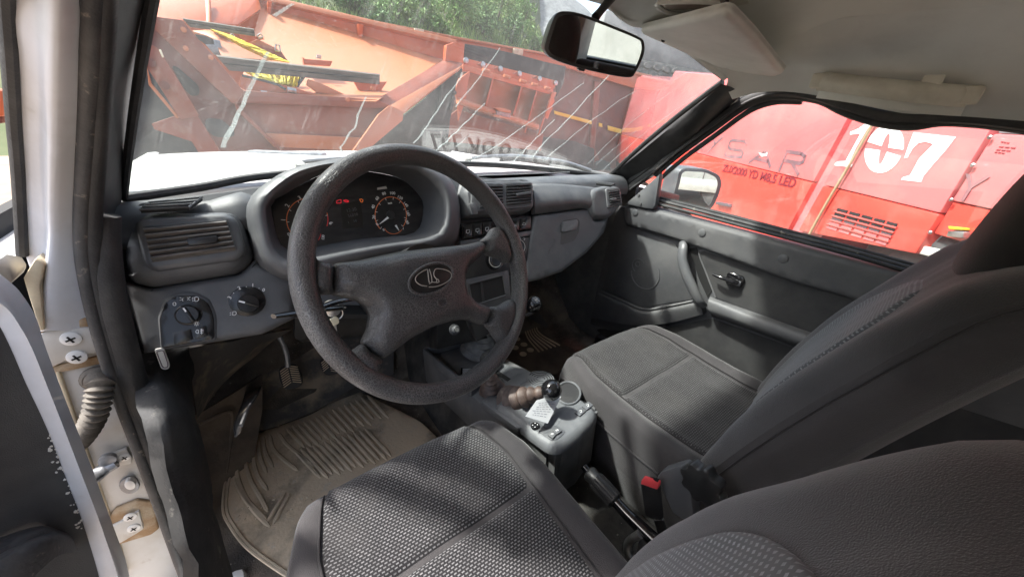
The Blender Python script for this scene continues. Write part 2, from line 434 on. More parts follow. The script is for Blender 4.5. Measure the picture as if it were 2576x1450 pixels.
M['jamb'] = mat('dirty white jamb', (.62, .61, .59), .45, (.5, .46, .4), 9, lo=.4, hi=.75, c3=(.22, .13, .065), s3=11, lo3=.64, hi3=.8)
M['rust'] = mat('rusty seam', (.34, .22, .12), .8, (.52, .44, .33), 22, lo=.4, hi=.65, bump=.5, bs=200)
M['cream'] = mat('old sealant', (.62, .52, .36), .7, (.5, .42, .3), 30, bump=.3, bs=150)
M['rubber'] = mat('weather rubber', (.02, .02, .021), .6, (.05, .049, .048), 16, lo=.45, hi=.75, bump=.3, bs=300)
M['dustyrub'] = mat('dusty rubber', (.032, .032, .034), .6, (.085, .083, .081), 10, lo=.42, hi=.68, bump=.35, bs=260, c3=(.25, .22, .18), s3=60, lo3=.62, hi3=.72)
M['trim'] = mat('pillar trim', (.018, .018, .019), .55, (.04, .04, .04), 14, bump=.2, bs=700)
M['headliner'] = mat('headliner', (.74, .755, .725), .95, (.66, .67, .64), 3, bump=.25, bs=800, c3=(.59, .59, .56), s3=5, lo3=.6, hi3=.8)
M['visor'] = mat('visor vinyl', (.66, .655, .61), .7, (.57, .565, .52), 7, bump=.25, bs=900)
M['greyplast'] = mat('pale grey plastic', (.52, .51, .47), .6, (.43, .42, .39), 10, bump=.15, bs=700)
M['grab'] = mat('grab plastic', (.64, .61, .52), .6, (.52, .49, .41), 14, bump=.15, bs=700)
M['bolster'] = mat('seat cloth', (.031, .0285, .030), .9, (.046, .0425, .044), 6, bump=.5, bs=700, stretch=(1, 1, 1), sheen=.35, c3=(.09, .08, .07), s3=12, lo3=.66, hi3=.85)
M['insert'] = weave('seat insert weave', (.014, .0135, .015), (.175, .172, .176), .0074, .0049, dust=(.075, .07, .067))
M['insert2'] = weave('seat insert weave dusty', (.016, .015, .016), (.095, .092, .093), .0070, .0049, dust=(.06, .055, .05))
M['insertb'] = weave('backrest insert weave', (.06, .062, .066), (.25, .26, .27), .0075, .0062, dust=(.16, .155, .15))
M['headrest'] = mat('headrest cloth', (.016, .014, .015), .9, (.024, .021, .022), 9, bump=.4, bs=900, sheen=.2)
M['mat_r'] = mat('muddy rubber mat', (.22, .185, .14), .85, (.64, .51, .36), 6, nd=10, lo=.37, hi=.5, bump=.6, bs=120, c3=(.55, .48, .39), s3=45, lo3=.58, hi3=.7)
M['buswhite'] = mat('bus white', (.42, .43, .41), .45, (.36, .37, .35), 3)
M['archmud'] = mat('brown mud film', (.15, .115, .085), .85, (.075, .06, .05), 9, nd=8, lo=.42, hi=.62, bump=.5, bs=120)
M['floordirt'] = mat('gritty brown carpet', (.06, .052, .045), .95, (.19, .155, .12), 7, nd=10, lo=.38, hi=.6, bump=.9, bs=260, c3=(.4, .36, .3), s3=140, lo3=.64, hi3=.7)
M['rib'] = mat('muddy mat rib', (.48, .39, .28), .85, (.64, .52, .38), 14, nd=8, lo=.35, hi=.6, bump=.5, bs=160)
M['kick'] = mat('dusty black vinyl', (.026, .027, .028), .78, (.065, .065, .064), 8, nd=8, lo=.42, hi=.72, bump=.35, bs=200, c3=(.22, .21, .19), s3=26, lo3=.64, hi3=.75)
M['bootdark'] = mat('dirty corrugated hose', (.075, .066, .055), .75, (.15, .132, .11), 40, lo=.4, hi=.6, bump=.3, bs=200)
M['toe'] = mat('toe board mud', (.085, .08, .076), .75, (.32, .255, .185), 9, nd=9, lo=.48, hi=.66, bump=.5, bs=120)
M['carpet'] = mat('black carpet', (.034, .033, .032), .95, (.085, .078, .07), 10, nd=8, bump=.9, bs=420, c3=(.4, .37, .32), s3=170, lo3=.69, hi3=.74)
M['console'] = mat('console plastic', (.1, .105, .112), .5, (.16, .165, .17), 8, lo=.42, hi=.7, bump=.18, bs=900, c3=(.32, .3, .27), s3=120, lo3=.68, hi3=.76)
M['consoled'] = mat('console dark', (.105, .108, .112), .55, (.165, .163, .16), 8, bump=.2, bs=900, c3=(.25, .23, .2), s3=150, lo3=.68, hi3=.76)
M['bootbrown'] = mat('brown gaiter', (.055, .036, .029), .55, (.11, .076, .062), 30, bump=.2, bs=300)
M['bootgrey'] = mat('grey gaiter', (.13, .13, .128), .6, (.22, .215, .205), 24, bump=.2, bs=300)
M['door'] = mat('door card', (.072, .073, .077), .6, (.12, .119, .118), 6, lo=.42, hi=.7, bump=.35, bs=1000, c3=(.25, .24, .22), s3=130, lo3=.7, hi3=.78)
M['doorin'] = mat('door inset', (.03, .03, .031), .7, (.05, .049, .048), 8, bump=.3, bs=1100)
M['armrest'] = mat('armrest', (.1, .102, .106), .55, (.14, .14, .14), 8, bump=.2, bs=900)
M['metal'] = mat('bare metal', (.5, .5, .5), .38, (.3, .28, .25), 30, metal=.9)
M['zinc'] = mat('zinc strap', (.3, .31, .33), .45, (.2, .2, .21), 30, metal=.6)
M['chrome'] = mat('mirror silver', (.93, .94, .94), .0, metal=1.0)
M['chrome2'] = mat('mirror silver soft', (.85, .88, .85), .012, metal=1.0)
M['print'] = mat('white print', (.75, .75, .75), .6)
M['gorange'] = mat('gauge orange', (.8, .2, .05), .5)
M['gred'] = mat('gauge red', (.75, .04, .04), .5)
M['gwhite'] = mat('gauge white', (.8, .8, .78), .5)
M['warn'] = emis('warning lamp', (.8, .03, .05), .12)
M['warn2'] = emis('warning lamp amber', (.9, .2, .03), .1)
M['lcd'] = mat('display glass', (.012, .013, .013), .15)
M['lcdd'] = mat('display digits', (.07, .075, .075), .4)
M['gauge'] = mat('dusty gauge lens', (.016, .016, .018), .22, (.035, .035, .036), 12, nd=9, lo=.45, hi=.7, stretch=(1, 4, 4), c3=(.09, .09, .09), s3=50, lo3=.66, hi3=.8)
M['crackle'] = crackle('crackled steering rim')
M['redbtn'] = mat('red button', (.8, .08, .09), .45)
M['paper'] = mat('paper tag', (.6, .61, .63), .7)
M['ink'] = mat('faint print ink', (.12, .13, .2), .7)
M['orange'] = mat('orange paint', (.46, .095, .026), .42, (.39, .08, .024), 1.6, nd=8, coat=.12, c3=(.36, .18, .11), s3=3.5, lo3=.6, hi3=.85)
M['orange2'] = mat('shaded orange paint', (.23, .052, .025), .55, (.18, .044, .025), 1.5, nd=9, c3=(.27, .14, .1), s3=5, lo3=.56, hi3=.78)  # same orange on faces turned from the sun, shade put into the colour
M['orangel'] = mat('pale sunlit orange paint', (.45, .155, .07), .45, (.41, .14, .062), 1.2, nd=7, c3=(.42, .23, .15), s3=2.5, lo3=.6, hi3=.85)  # lighter orange: sunlight on the faces put into the colour, also the pale cover
M['maroon'] = mat('shaded red paint', (.15, .043, .03), .6, (.11, .037, .03), 2, nd=9)  # darkest copy for shaded sides, the shade mixed into the paint
M['wood'] = mat('weathered plank', (.13, .115, .095), .9, (.06, .055, .048), 3, nd=9, stretch=(1, 9, 9), lo=.4, hi=.6, bump=.5, bs=60)
M['yellow'] = mat('yellow bristle', (.75, .62, .04), .7, (.55, .45, .03), 30, stretch=(8, 8, 1))
M['stripe'] = mat('reflective stripe', (.66, .5, .03), .5)
M['blackrub'] = mat('black rubber sheet', (.022, .023, .026), .75, (.05, .05, .052), 3, bump=.3, bs=60)
M['red'] = mat('red paint', (.68, .07, .05), .22, (.62, .06, .045), 1.5, coat=.8, c3=(.6, .17, .14), s3=3, lo3=.5, hi3=.85, bump=.25, bs=3)
M['red2'] = mat('lighter red paint', (.70, .18, .185), .22, (.66, .16, .165), 1.5, coat=.8, c3=(.68, .27, .25), s3=2.2, lo3=.52, hi3=.85, bump=.25, bs=3)
M['redd'] = mat('dark red lettering', (.2, .018, .028), .5)
M['greyl'] = mat('grey lettering', (.1, .075, .085), .5)
M['kays'] = mat('worn grey lettering', (.17, .095, .11), .5, (.3, .13, .14), 9)
M['stencil'] = mat('white stencil paint', (.86, .86, .86), .6)
M['spoil'] = mat('grey spoil', (.2, .205, .21), .95, (.13, .135, .14), 1.2, nd=10, bump=1, bs=6)
M['dirt'] = mat('dirt yard', (.27, .21, .16), .95, (.2, .155, .12), 1.4, nd=10, bump=1, bs=14, c3=(.36, .3, .24), s3=10, lo3=.6, hi3=.7)
M['hill'] = mat('hill soil', (.1, .11, .05), .95, (.06, .085, .03), .5, nd=8, bump=1, bs=3)
M['leaf1'] = mat('leaf', (.12, .23, .05), .65, (.17, .29, .075), 1.3, c3=(.2, .24, .09), s3=.7, lo3=.55, hi3=.7)
M['leaf2'] = mat('leaf dark', (.08, .17, .045), .65, (.12, .22, .06), 1.1)
M['grass'] = mat('hill grass', (.25, .34, .1), .75, (.17, .27, .075), .6, c3=(.26, .27, .11), s3=.4, lo3=.55, hi3=.7)
M['bark'] = mat('bark', (.09, .07, .05), .9)
M['tyre'] = mat('tyre rubber', (.06, .06, .062), .8, (.12, .118, .115), 4, bump=.4, bs=40)
M['wsglass'] = glass('windscreen glass', .042, (.93, .96, .95), streak=True)
M['sglass'] = glass('side glass', .055)
M['droplet'] = glass('dried run mark', .22, dcol=(.62, .64, .64))
M['straw'] = mat('cable tan', (.36, .27, .16), .7)
M['lamp'] = mat('lamp lens', (.3, .25, .22), .2, coat=.5)
M['sticker'] = mat('pale sticker', (.7, .66, .5), .5)
# ================================================================ the car's shell
body = thing('off_road_car', 'white off-road car body around the cabin with grey roof lining and streaked windscreen', 'car', (.5, .5, 0))
def px(fn, *pts): return [fn(*p) for p in pts]

# windscreen
bot = [AY(310, 494, .95), AY(500, 467, 1.02), AY(720, 433, 1.07), AY(1150, 409, 1.09), AY(1400, 426, 1.03), AY(1530, 443, .95)]
top = [AY(396, -90, .60), AY(640, -60, .625), AY(950, -55, .635), AY(1280, -35, .635), AY(1580, 38, .612), AY(1817, 203, .556)]
bot_s = spline(bot, 5); top_s = spline(top, 5)
NW = len(bot_s)
def ws(s, t, off=0.0):
    """point of the windscreen: s across 0..1, t from the foot 0..1"""
    a = s * (NW - 1); i = min(NW - 2, int(a)); f = a - i
    b = bot_s[i].lerp(bot_s[i + 1], f); q = top_s[i].lerp(top_s[i + 1], f)
    return b.lerp(q, t) + V((0, .6, .8)) * (.010 * 4 * t * (1 - t) + off)
rows = [[ws(i / 29, j / 10) for i in range(30)] for j in range(11)]
mb = MB().slab(rows, V((0, .6, .8)) * .005)
nn = 30 * 11
for j in range(11):
    for i in range(30):
        mb.uv[j * 30 + i] = (i / 29, j / 10); mb.uv[nn + j * 30 + i] = (i / 29, j / 10)
screen = finish('windscreen', mb, M['wsglass'], body, smooth=50)
# rubber round the glass
ring = [ws(i / 40, 0, -.004) for i in range(41)]
finish('windscreen_seal', MB().tube(ring, .009, 8), M['rubber'], body)
ring = [ws(1, i / 12, -.003) for i in range(13)]
finish('windscreen_seal', MB().tube(ring, .008, 8), M['rubber'], body)
ring = [ws(0, i / 12, -.003) for i in range(13)]
finish('windscreen_seal', MB().tube(ring, .006, 8), M['rubber'], body)
finish('windscreen_header', MB().tube([p + V((0, -.004, .008)) for p in top_s], .009, 8), M['headliner'], body)

def on_ws(u, v, off=-.0015):
    """where the sight line meets the windscreen"""
    d = ray(u, v).normalized(); lo, hi = .3, 2.2
    best = None
    k = lo
    for step in (.01, .001, .0001):
        bd = 1e9
        a = k if best is not None else lo
        rng = [a + step * i for i in (range(-12, 13) if best is not None else range(190))]
        for q in rng:
            p = CAMP + d * q
            dd = min((p - ws(i / 24, j / 12, off)).length for i in range(25) for j in range(13)) if best is None else None
            if best is None:
                if dd < bd: bd = dd; k = q
            else:
                # signed distance to the local sheet
                s0, t0 = best
                bb = min(((p - ws(s0 + i * .01, t0 + j * .02, off)).length, i, j) for i in range(-4, 5) for j in range(-4, 5))
                if bb[0] < bd: bd = bb[0]; k = q
        p = CAMP + d * k
        if best is None: best = min(((p - ws(i / 24, j / 12, off)).length, i / 24, j / 12) for i in range(25) for j in range(13))[1:]
    s0, t0 = best
    bb = min(((p - ws(s0 + i * .004, t0 + j * .008, off)).length, s0 + i * .004, t0 + j * .008) for i in range(-12, 13) for j in range(-12, 13))
    return ws(bb[1], bb[2], off), (bb[1], bb[2])
# dried run marks of water and mud on the glass
def run_mark(a, b, wd, wob, n=14):
    (s0, t0), (s1, t1) = on_ws(*a)[1], on_ws(*b)[1]
    pts = []; rw = random.uniform(0, 9)
    for i in range(n + 1):
        t = i / n; sx = wob * noise.noise(V((rw, t * 5, 0))) + wob * .5 * noise.noise(V((rw + 5, t * 13, 0)))
        pts.append((s0 + (s1 - s0) * t + sx, t0 + (t1 - t0) * t))
    L_ = []; R_ = []
    for i, (s, t) in enumerate(pts):
        p = ws(s, t, -.0012); ww = wd * (.55 + .6 * abs(noise.noise(V((rw, i * .7, 3)))) + .35 * i / n)
        L_.append(p - V((ww, 0, 0))); R_.append(p + V((ww, 0, 0)))
    return MB().slab([L_, R_], V((0, .6, .8)) * .0006)
marks = [((672, 135), (560, 370), .0042, .006), ((925, 245), (850, 380), .0026, .005), ((1160, 180), (1040, 352), .0024, .004), ((1215, 262), (1085, 395), .003, .005),
         ((1255, 115), (1140, 262), .0016, .003), ((1345, 300), (1180, 412), .0026, .004), ((1390, 300), (1280, 405), .0022, .004), ((1560, 165), (1332, 403), .0026, .005),
         ((1600, 230), (1365, 412), .0017, .004), ((1700, 225), (1480, 412), .0016, .004), ((1785, 205), (1512, 430), .0018, .004), ((735, 5), (690, 42), .0028, .003),
         ((1470, 205), (1345, 300), .0015, .003), ((1180, 330), (1150, 375), .0014, .003), ((1610, 320), (1500, 415), .0013, .003)]
for a, b, wd, wob in marks: finish('run_mark', run_mark(a, b, wd, wob), M['droplet'], body, smooth=0)

# bonnet, wings, scuttle
def bz(x, y): return 1.205 - .045 * (y - 1.1) - .02 * ((x - .5) / .85) ** 4
xs = [-.30 + 1.6 * i / 24 for i in range(25)]
rows = [[V((x, y, bz(x, y))) for x in xs] for y in [1.16 + 1.25 * j / 10 for j in range(11)]]
rows.append([V((x, 2.46, bz(x, 2.4) - .04)) for x in xs]); rows.append([V((x, 2.47, bz(x, 2.4) - .2)) for x in xs])
finish('bonnet', MB().slab(rows, V((0, 0, -.02))), M['white'], body, smooth=60)
for sg in (-1, 1):
    xx = lambda d: .5 + sg * (.80 + d)
    prof = [(.0, 1.175), (.03, 1.172), (.06, 1.15), (.075, 1.1), (.08, .95), (.08, .55)]
    rows = [[V((xx(d), y, z - .03 * max(0, y - 1.1))) for d, z in prof] for y in (.8, 1.1, 1.5, 2.0, 2.4, 2.5)]
    finish('front_wing', MB().slab(rows, V((-sg * .01, 0, -.005))), M['white'], body, smooth=50)
finish('scuttle', MB().slab([[V((x, y, z + .01 - .012 * ((x - .5) / .8) ** 2)) for x in xs] for y, z in ((1.02, 1.19), (1.1, 1.19), (1.17, 1.185))], V((0, 0, -.02))), M['black'], body)
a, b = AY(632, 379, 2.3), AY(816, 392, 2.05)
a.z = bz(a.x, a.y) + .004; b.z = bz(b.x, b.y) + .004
finish('bonnet_strip', MB().bar(a, b, .05, .016), M['zinc'], body, bevel=.004)  # grey bar laid in for a reflection band on the bonnet

# wipers parked at the foot of the glass
for lab, pts in (('left windscreen wiper parked at the foot of the glass above the gauges', [(745, 417), (762, 409), (800, 405), (900, 399), (1010, 396)]), ('right windscreen wiper parked low along the foot of the glass', [(1170, 401), (1260, 394), (1330, 396), (1420, 409), (1486, 430)])):
    t = thing('windscreen_wiper', lab, 'wiper', AY(*pts[0], 1.13), 'windscreen wipers')
    P = spline([AY(u, v - 2, 1.115 if u < 1350 else 1.115 - (u - 1350) * .0006) for u, v in pts], 5)
    finish('wiper_arm', MB().tube(P, .006, 8), M['zinc'], t)
    finish('wiper_blade', MB().tube([p + V((.02, -.006, -.014)) for p in P[4:]], .0045, 6), M['rubber'], t)
    finish('pivot_cap', MB().lathe([(.014, 0), (.013, .012), (.006, .016)], P[0] + V((.01, 0, -.006)), (0, -.3, 1), 16), M['greyplast'], t)
# roof lining
def roofz(x, y):
    u = (x - .52) / .66
    return 1.625 - .09 * abs(u) ** 3.2 - .10 * max(0, (y - .35) / .32) ** 2.4 - .03 * max(0, (-.9 - y) / .5) ** 2
def roofz(x, y): return 1.632 - .085 * min(1.1, abs((x - .52) / .66)) ** 3.0 - .03 * max(0, (-.9 - y) / .5) ** 2
rows = []
xr_ = [-.13 + 1.31 * i / 24 for i in range(25)]
for y in (-1.5, -1.2, -.9, -.6, -.3, 0, .15, .3): rows.append([V((x, y, roofz(x, y))) for x in xr_])
fro = [top_s[0].lerp(top_s[0], 0)] + [top_s[int(round(i * (len(top_s) - 1) / 24))] for i in range(1, 25)]
for t in (.3, .55, .78, .92, 1.0):
    r = []
    for i in range(25):
        a, b = rows[7][i], fro[i] + V((0, -.004, .004)); p = a.lerp(b, t); p.z = b.z + (a.z - b.z) * (1 - t ** 2.2); r.append(p)
    rows.append(r)
finish('roof_lining', MB().slab(rows, V((0, 0, .035))), M['headliner'], body, smooth=60)
rows2 = [[p + V((0, 0, .05)) for p in r] for r in rows]
finish('roof_panel', MB().slab(rows2, V((0, 0, .006))), M['white'], body, smooth=60)

# right-hand cant rail: lining that folds down to the door opening
cr_top = [AX(1830, 195, 1.075), AX(1900, 172, 1.10), AX(2010, 160, 1.12), AX(2300, 175, 1.13), AX(2600, 215, 1.14), V((1.14, -.5, 1.5)), V((1.14, -1.45, 1.47))]
cr_in = [V((p.x - .14, p.y - .03, max(p.z + .03, roofz(p.x - .14, p.y) + .003) if p.y < .3 else p.z + .05)) for p in cr_top]
cr_mid = [AX(1828, 218, 1.105), AX(1900, 208, 1.14), AX(2020, 200, 1.165), AX(2300, 240, 1.175), AX(2600, 275, 1.18), V((1.18, -.5, 1.44)), V((1.18, -1.45, 1.42))]
cr_low = [AX(1842, 250, 1.13), AX(1915, 232, 1.17), AX(2030, 236, 1.19), AX(2300, 290, 1.2), AX(2600, 312, 1.2), V((1.2, -.5, 1.42)), V((1.2, -1.45, 1.4))]
mb = MB(); net = [cr_in, cr_top, cr_mid, cr_low]
g = [spline(r, 5) for r in net]; cols = [spline([r[k] for r in g], 4) for k in range(len(g[0]))]
finish('cant_rail_lining', MB().slab([[c[i] for c in cols] for i in range(len(cols[0]))], V((.02, 0, .02))), M['headliner'], body, smooth=60)
# the left one, mostly out of the picture
finish('cant_rail_lining', MB().slab([[V((-.13, y, 1.535)) for y in (.5, 0, -.7, -1.45)], [V((-.17, y, 1.47)) for y in (.5, 0, -.7, -1.45)], [V((-.19, y, 1.43)) for y in (.45, 0, -.7, -1.45)]], V((-.02, 0, .02))), M['headliner'], body)

# right windscreen pillar
ou = [AY(1533, 447, .94), AY(1620, 375, .80), AY(1720, 293, .67), AY(1819, 212, .55)]
mi = [AY(1556, 462, .915), AY(1652, 390, .76), AY(1752, 303, .63), AY(1846, 222, .53)]
mj = [AY(1568, 476, .90), AY(1660, 414, .755), AY(1760, 330, .635), AY(1858, 240, .545)]
inn = [AY(1562, 494, .905), AY(1668, 428, .77), AY(1790, 330, .645), AY(1872, 262, .57)]
net = [ou, mi, mj, inn]; g = [spline(r, 6) for r in net]; cols = [spline([r[k] for r in g], 4) for k in range(len(g[0]))]
finish('windscreen_pillar_trim', MB().slab([[c[i] for c in cols] for i in range(len(cols[0]))], V((.02, .03, 0))), M['trim'], body, smooth=60)
finish('windscreen_pillar', MB().tube([p + V((.035, .012, 0)) for p in (AY(1568, 476, .90), AY(1660, 414, .755), AY(1760, 330, .635), AY(1858, 240, .545))], .02, 10), M['white'], body)

# left windscreen pillar and door jamb
fr_ = [AY(380, 0, .66), AY(362, 110, .72), AY(345, 220, .79), AY(327, 340, .86), AY(312, 450, .92), AY(304, 520, .93), AY(298, 580, .88)]
md_ = [AY(330, 0, .60), AY(318, 110, .66), AY(304, 220, .73), AY(288, 340, .79), AY(274, 450, .82), AY(266, 520, .82), AY(262, 600, .8)]
bk_ = [AY(268, 0, .565), AY(262, 110, .62), AY(253, 220, .68), AY(243, 340, .73), AY(231, 450, .765), AY(224, 520, .77), AY(222, 600, .76)]
fr_.insert(0, AY(402, -140, .58)); md_.insert(0, AY(345, -140, .53)); bk_.insert(0, AY(275, -140, .49))
for r in (fr_, md_, bk_): r.insert(0, r[0] + (r[0] - r[1]) * .75 + V((.02, 0, 0)))
net = [fr_, md_, bk_]; g = [spline(r, 5) for r in net]; cols = [spline([r[k] for r in g], 4) for k in range(len(g[0]))]
finish('windscreen_pillar_trim', MB().slab([[c[i] for c in cols] for i in range(len(cols[0]))], V((-.015, .03, 0))), M['trim'], body, smooth=60)
wa = [(205, 0), (204, 150), (202, 300), (199, 420), (196, 520), (194, 600), (202, 700), (216, 790), (224, 830)]
wb = [(140, 0), (138, 150), (134, 300), (130, 430), (128, 520), (128, 600), (122, 690), (118, 770), (112, 832)]
wc = [(82, 0), (88, 150), (96, 300), (104, 420), (110, 520), (114, 600), (106, 680), (100, 760), (96, 836)]
wd = [(22, 0), (32, 150), (42, 300), (52, 420), (58, 520), (63, 630), (80, 690), (88, 760), (92, 838)]
yy = [.56, .60, .66, .70, .725, .74, .745, .745, .745]
A0 = [AY(u, v, y) for (u, v), y in zip(wa, yy)]; B0 = [AY(u, v, y - .012) for (u, v), y in zip(wb, yy)]
C0 = [AY(u, v, y + .012) for (u, v), y in zip(wc, yy)]; D0 = [AY(u, v, y + .03) for (u, v), y in zip(wd, yy)]
for r in (A0, B0, C0, D0):
    for k_ in range(3): r.insert(0, r[0] + (r[0] - r[1]) * .9 + V((.006 * k_, -.02 * k_, 0)))
net = [A0, B0, C0, D0]; g = [spline(r, 5) for r in net]; cols = [spline([r[k] for r in g], 5) for k in range(len(g[0]))]
finish('door_pillar', MB().slab([[c[i] for c in cols] for i in range(len(cols[0]))], V((.0, .04, 0))), M['pillarwhite'], body, smooth=60)
path = [AY(u, v, y + .03) for (u, v), y in zip([(8, -140), (13, 0), (24, 150), (34, 300), (44, 420), (50, 520), (56, 640)], [.5, .56, .60, .66, .70, .725, .74])]
finish('pillar_rubber', MB().tube(spline(path, 4), [.0075] * 25, 8, sx=.8), M['rubber'], body)
# weather strip of the doorway: two ridges on a soft base
def strip(pxs, ys, r, sx=1.0, m=M['rubber'], nm='door_seal'):
    P = [AY(u, v, y) for (u, v), y in zip(pxs, ys)]
    if pxs[0][1] < 0: P.insert(0, P[0] + (P[0] - P[1]) * 1.0 + V((.01, -.02, 0)))
    return finish(nm, MB().tube(spline(P, 5), r, 10, sx=sx), m, body)
sl = [(238, -140), (232, 0), (228, 150), (220, 300), (212, 430), (206, 540), (208, 644), (228, 760), (262, 885), (300, 1000), (345, 1120), (396, 1260), (446, 1400), (475, 1480)]
sy = [.50, .56, .60, .66, .70, .725, .735, .735, .73, .725, .715, .71, .70, .70]
strip(sl, sy, .0085, 1.0, M['dustyrub'])
strip([(u + 26, v - 2) for u, v in sl], [y + .004 for y in sy], .0105, 1.0, M['rubber'])
sl2 = [(258, 540), (262, 644), (280, 760), (312, 885), (345, 1000), (380, 1090), (425, 1230), (470, 1370), (500, 1480)]
strip(sl2, [.755, .75, .745, .74, .735, .73, .722, .715, .71], .019, 1.0, M['rubber'], 'sill_trim')
# hinge face of the jamb
JF = Frame((-.25, .748, 1.0), (1, 0, 0), (0, 0, 1))
poly = [(92, 836), (226, 828), (245, 860), (285, 960), (325, 1075), (372, 1205), (425, 1345), (470, 1480), (330, 1490), (250, 1300), (170, 1110), (110, 930)]
finish('door_jamb', MB().plate(JF, JF.L(poly), -.03, 0), M['jamb'], body, bevel=.002)
def jplate(nm, poly, h0, h1, m, bev=.002, par=body, r=0, **k): 
    q = JF.L(rnd(poly, r) if r else poly, h1)
    return finish(nm, MB().plate(JF, q, h0, h1), m, par, bevel=bev, **k)
jplate('rusty_seam', [(94, 828), (228, 796), (240, 812), (235, 826), (100, 852)], -.002, .006, M['rust'], .002)
jplate('rusty_seam', [(112, 926), (262, 892), (270, 912), (118, 944)], -.002, .004, M['rust'], .002)
jplate('seam_sealer', [(138, 936), (150, 934), (236, 1180), (300, 1360), (322, 1440), (300, 1440), (215, 1180)], -.002, .006, M['cream'], .003)
jplate('rusty_seam', [(262, 1318), (290, 1278), (345, 1256), (385, 1262), (400, 1330), (380, 1345), (290, 1372)], -.002, .005, M['rust'], .003)
jplate('seam_sealer', [(58, 700), (88, 650), (112, 664), (100, 720), (112, 830), (100, 834), (70, 740)], -.01, .02, M['cream'], .004)
finish('mirror_bracket', MB().prism(px(AY, (-20, 660, .70), (25, 668, .72), (42, 690, .72), (30, 715, .72), (-20, 735, .70)), V((0, .04, 0))), M['greyplast'], body, bevel=.004)
jplate('grommet', ell((325, 1222), 26, 20, 20), -.001, .006, M['zinc'], .002)
jplate('courtesy_switch', ell((327, 1220), 15, 12, 16), .004, .016, M['white'], .002)
# ---- parts that belong to the floor
FL = Frame((0, .6, .42), (1, 0, 0), (0, 1, 0))
fl = [[V((x, y, z)) for x in [-.34 + i * .06 for i in range(28)]] for y, z in ((-1.4, .45), (-.6, .43), (.2, .42), (.7, .42), (1.02, .425), (1.10, .45), (1.2, .57), (1.32, .74), (1.36, .92), (1.36, 1.08))]
finish('floor_pan', MB().slab(fl, V((0, 0, -.02))), M['floordirt'], body, smooth=30)
# muddy toe board on the driver's side
rows = [[AY(u, v, y) for u, v, y in r] for r in (
    [(600, 1094, 1.075), (690, 1074, 1.075), (785, 1036, 1.075), (895, 972, 1.075), (990, 940, 1.075)],
    [(612, 1040, 1.14), (700, 1020, 1.14), (790, 985, 1.14), (890, 930, 1.14), (990, 890, 1.14)],
    [(630, 960, 1.20), (720, 930, 1.20), (800, 900, 1.20), (890, 870, 1.20), (990, 830, 1.20)],
    [(636, 900, 1.25), (720, 880, 1.25), (800, 852, 1.25), (890, 830, 1.25), (990, 790, 1.25)])]
finish('toe_board', MB().slab(rows, V((0, .02, -.01))), M['toe'], body, smooth=60)
rows = [[AY(u, v, y) for u, v, y in r] for r in (
    [(470, 1058, 1.02), (535, 1020, 1.04), (600, 980, 1.06), (660, 940, 1.08)],
    [(480, 1110, 1.0), (545, 1085, 1.02), (600, 1060, 1.04), (660, 1030, 1.06)],
    [(505, 1200, .95), (550, 1185, .96), (590, 1170, .975), (640, 1150, .99)],
    [(530, 1320, .87), (562, 1305, .88), (590, 1295, .885), (620, 1280, .89)])]
finish('wheel_arch_cover', MB().slab(rows, V((-.01, .03, -.02))), M['archmud'], body, smooth=60)
p4 = px(AY, (502, 1066, 1.01), (574, 1034, 1.03), (586, 1056, 1.025), (578, 1130, 1.0), (562, 1230, .935))
finish('arch_moulding', MB().tube(spline(p4, 4), .005, 6), M['archmud'], body)
# black soft kick trim hanging beside the driver's feet
rows = [[AX(u, v, x) for u, v, x in r] for r in (
    [(346, 878, -.222), (362, 960, -.207), (392, 1060, -.184), (425, 1180, -.188), (462, 1300, -.19), (498, 1460, -.193)],
    [(392, 874, -.200), (405, 960, -.187), (430, 1060, -.17), (462, 1180, -.178), (500, 1300, -.182), (535, 1460, -.186)],
    [(440, 870, -.178), (455, 960, -.172), (475, 1060, -.163), (505, 1180, -.172), (535, 1300, -.178), (570, 1460, -.184)],
    [(474, 868, -.160), (488, 960, -.166), (497, 1050, -.168), (535, 1190, -.176), (548, 1310, -.182), (590, 1460, -.19)])]
g = [spline(r, 4) for r in rows]; cols = [spline([r[k] for r in g], 4) for k in range(len(g[0]))]
for c in cols:
    for i, p in enumerate(c): c[i] = p + V((1, -.4, 0)) * (.007 * noise.noise(p * 14) + .004 * noise.noise(p * 40))
finish('kick_trim', MB().slab([[c[i] for c in cols] for i in range(len(cols[0]))], V((-.02, .02, 0))), M['kick'], body, smooth=70)
rows = [[AY(u, v, y) for u, v, y in r] for r in (
    [(470, 878, .86), (560, 862, .93), (660, 842, 1.0), (735, 830, 1.04)],
    [(480, 935, .87), (545, 925, .95), (620, 900, 1.03), (670, 870, 1.08)],
    [(490, 1000, .88), (520, 990, .96), (560, 960, 1.05), (610, 920, 1.1)],
    [(496, 1056, .88), (506, 1040, .95), (530, 1005, 1.05), (565, 960, 1.1)])]
g = [spline(r, 4) for r in rows]; cols = [spline([r[k] for r in g], 4) for k in range(len(g[0]))]
for c in cols:
    for i, p in enumerate(c): c[i] = p + V((0, -1, 0)) * (.012 * noise.noise(p * 13))
finish('insulation_flap', MB().slab([[c[i] for c in cols] for i in range(len(cols[0]))], V((0, .012, 0))), M['toe'], body, smooth=70)
# bulkhead, sides of the footwells
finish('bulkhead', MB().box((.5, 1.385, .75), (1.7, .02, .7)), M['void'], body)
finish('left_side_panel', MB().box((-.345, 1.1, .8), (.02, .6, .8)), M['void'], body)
finish('right_side_panel', MB().box((1.265, 1.12, .8), (.02, .52, .8)), M['consoled'], body)
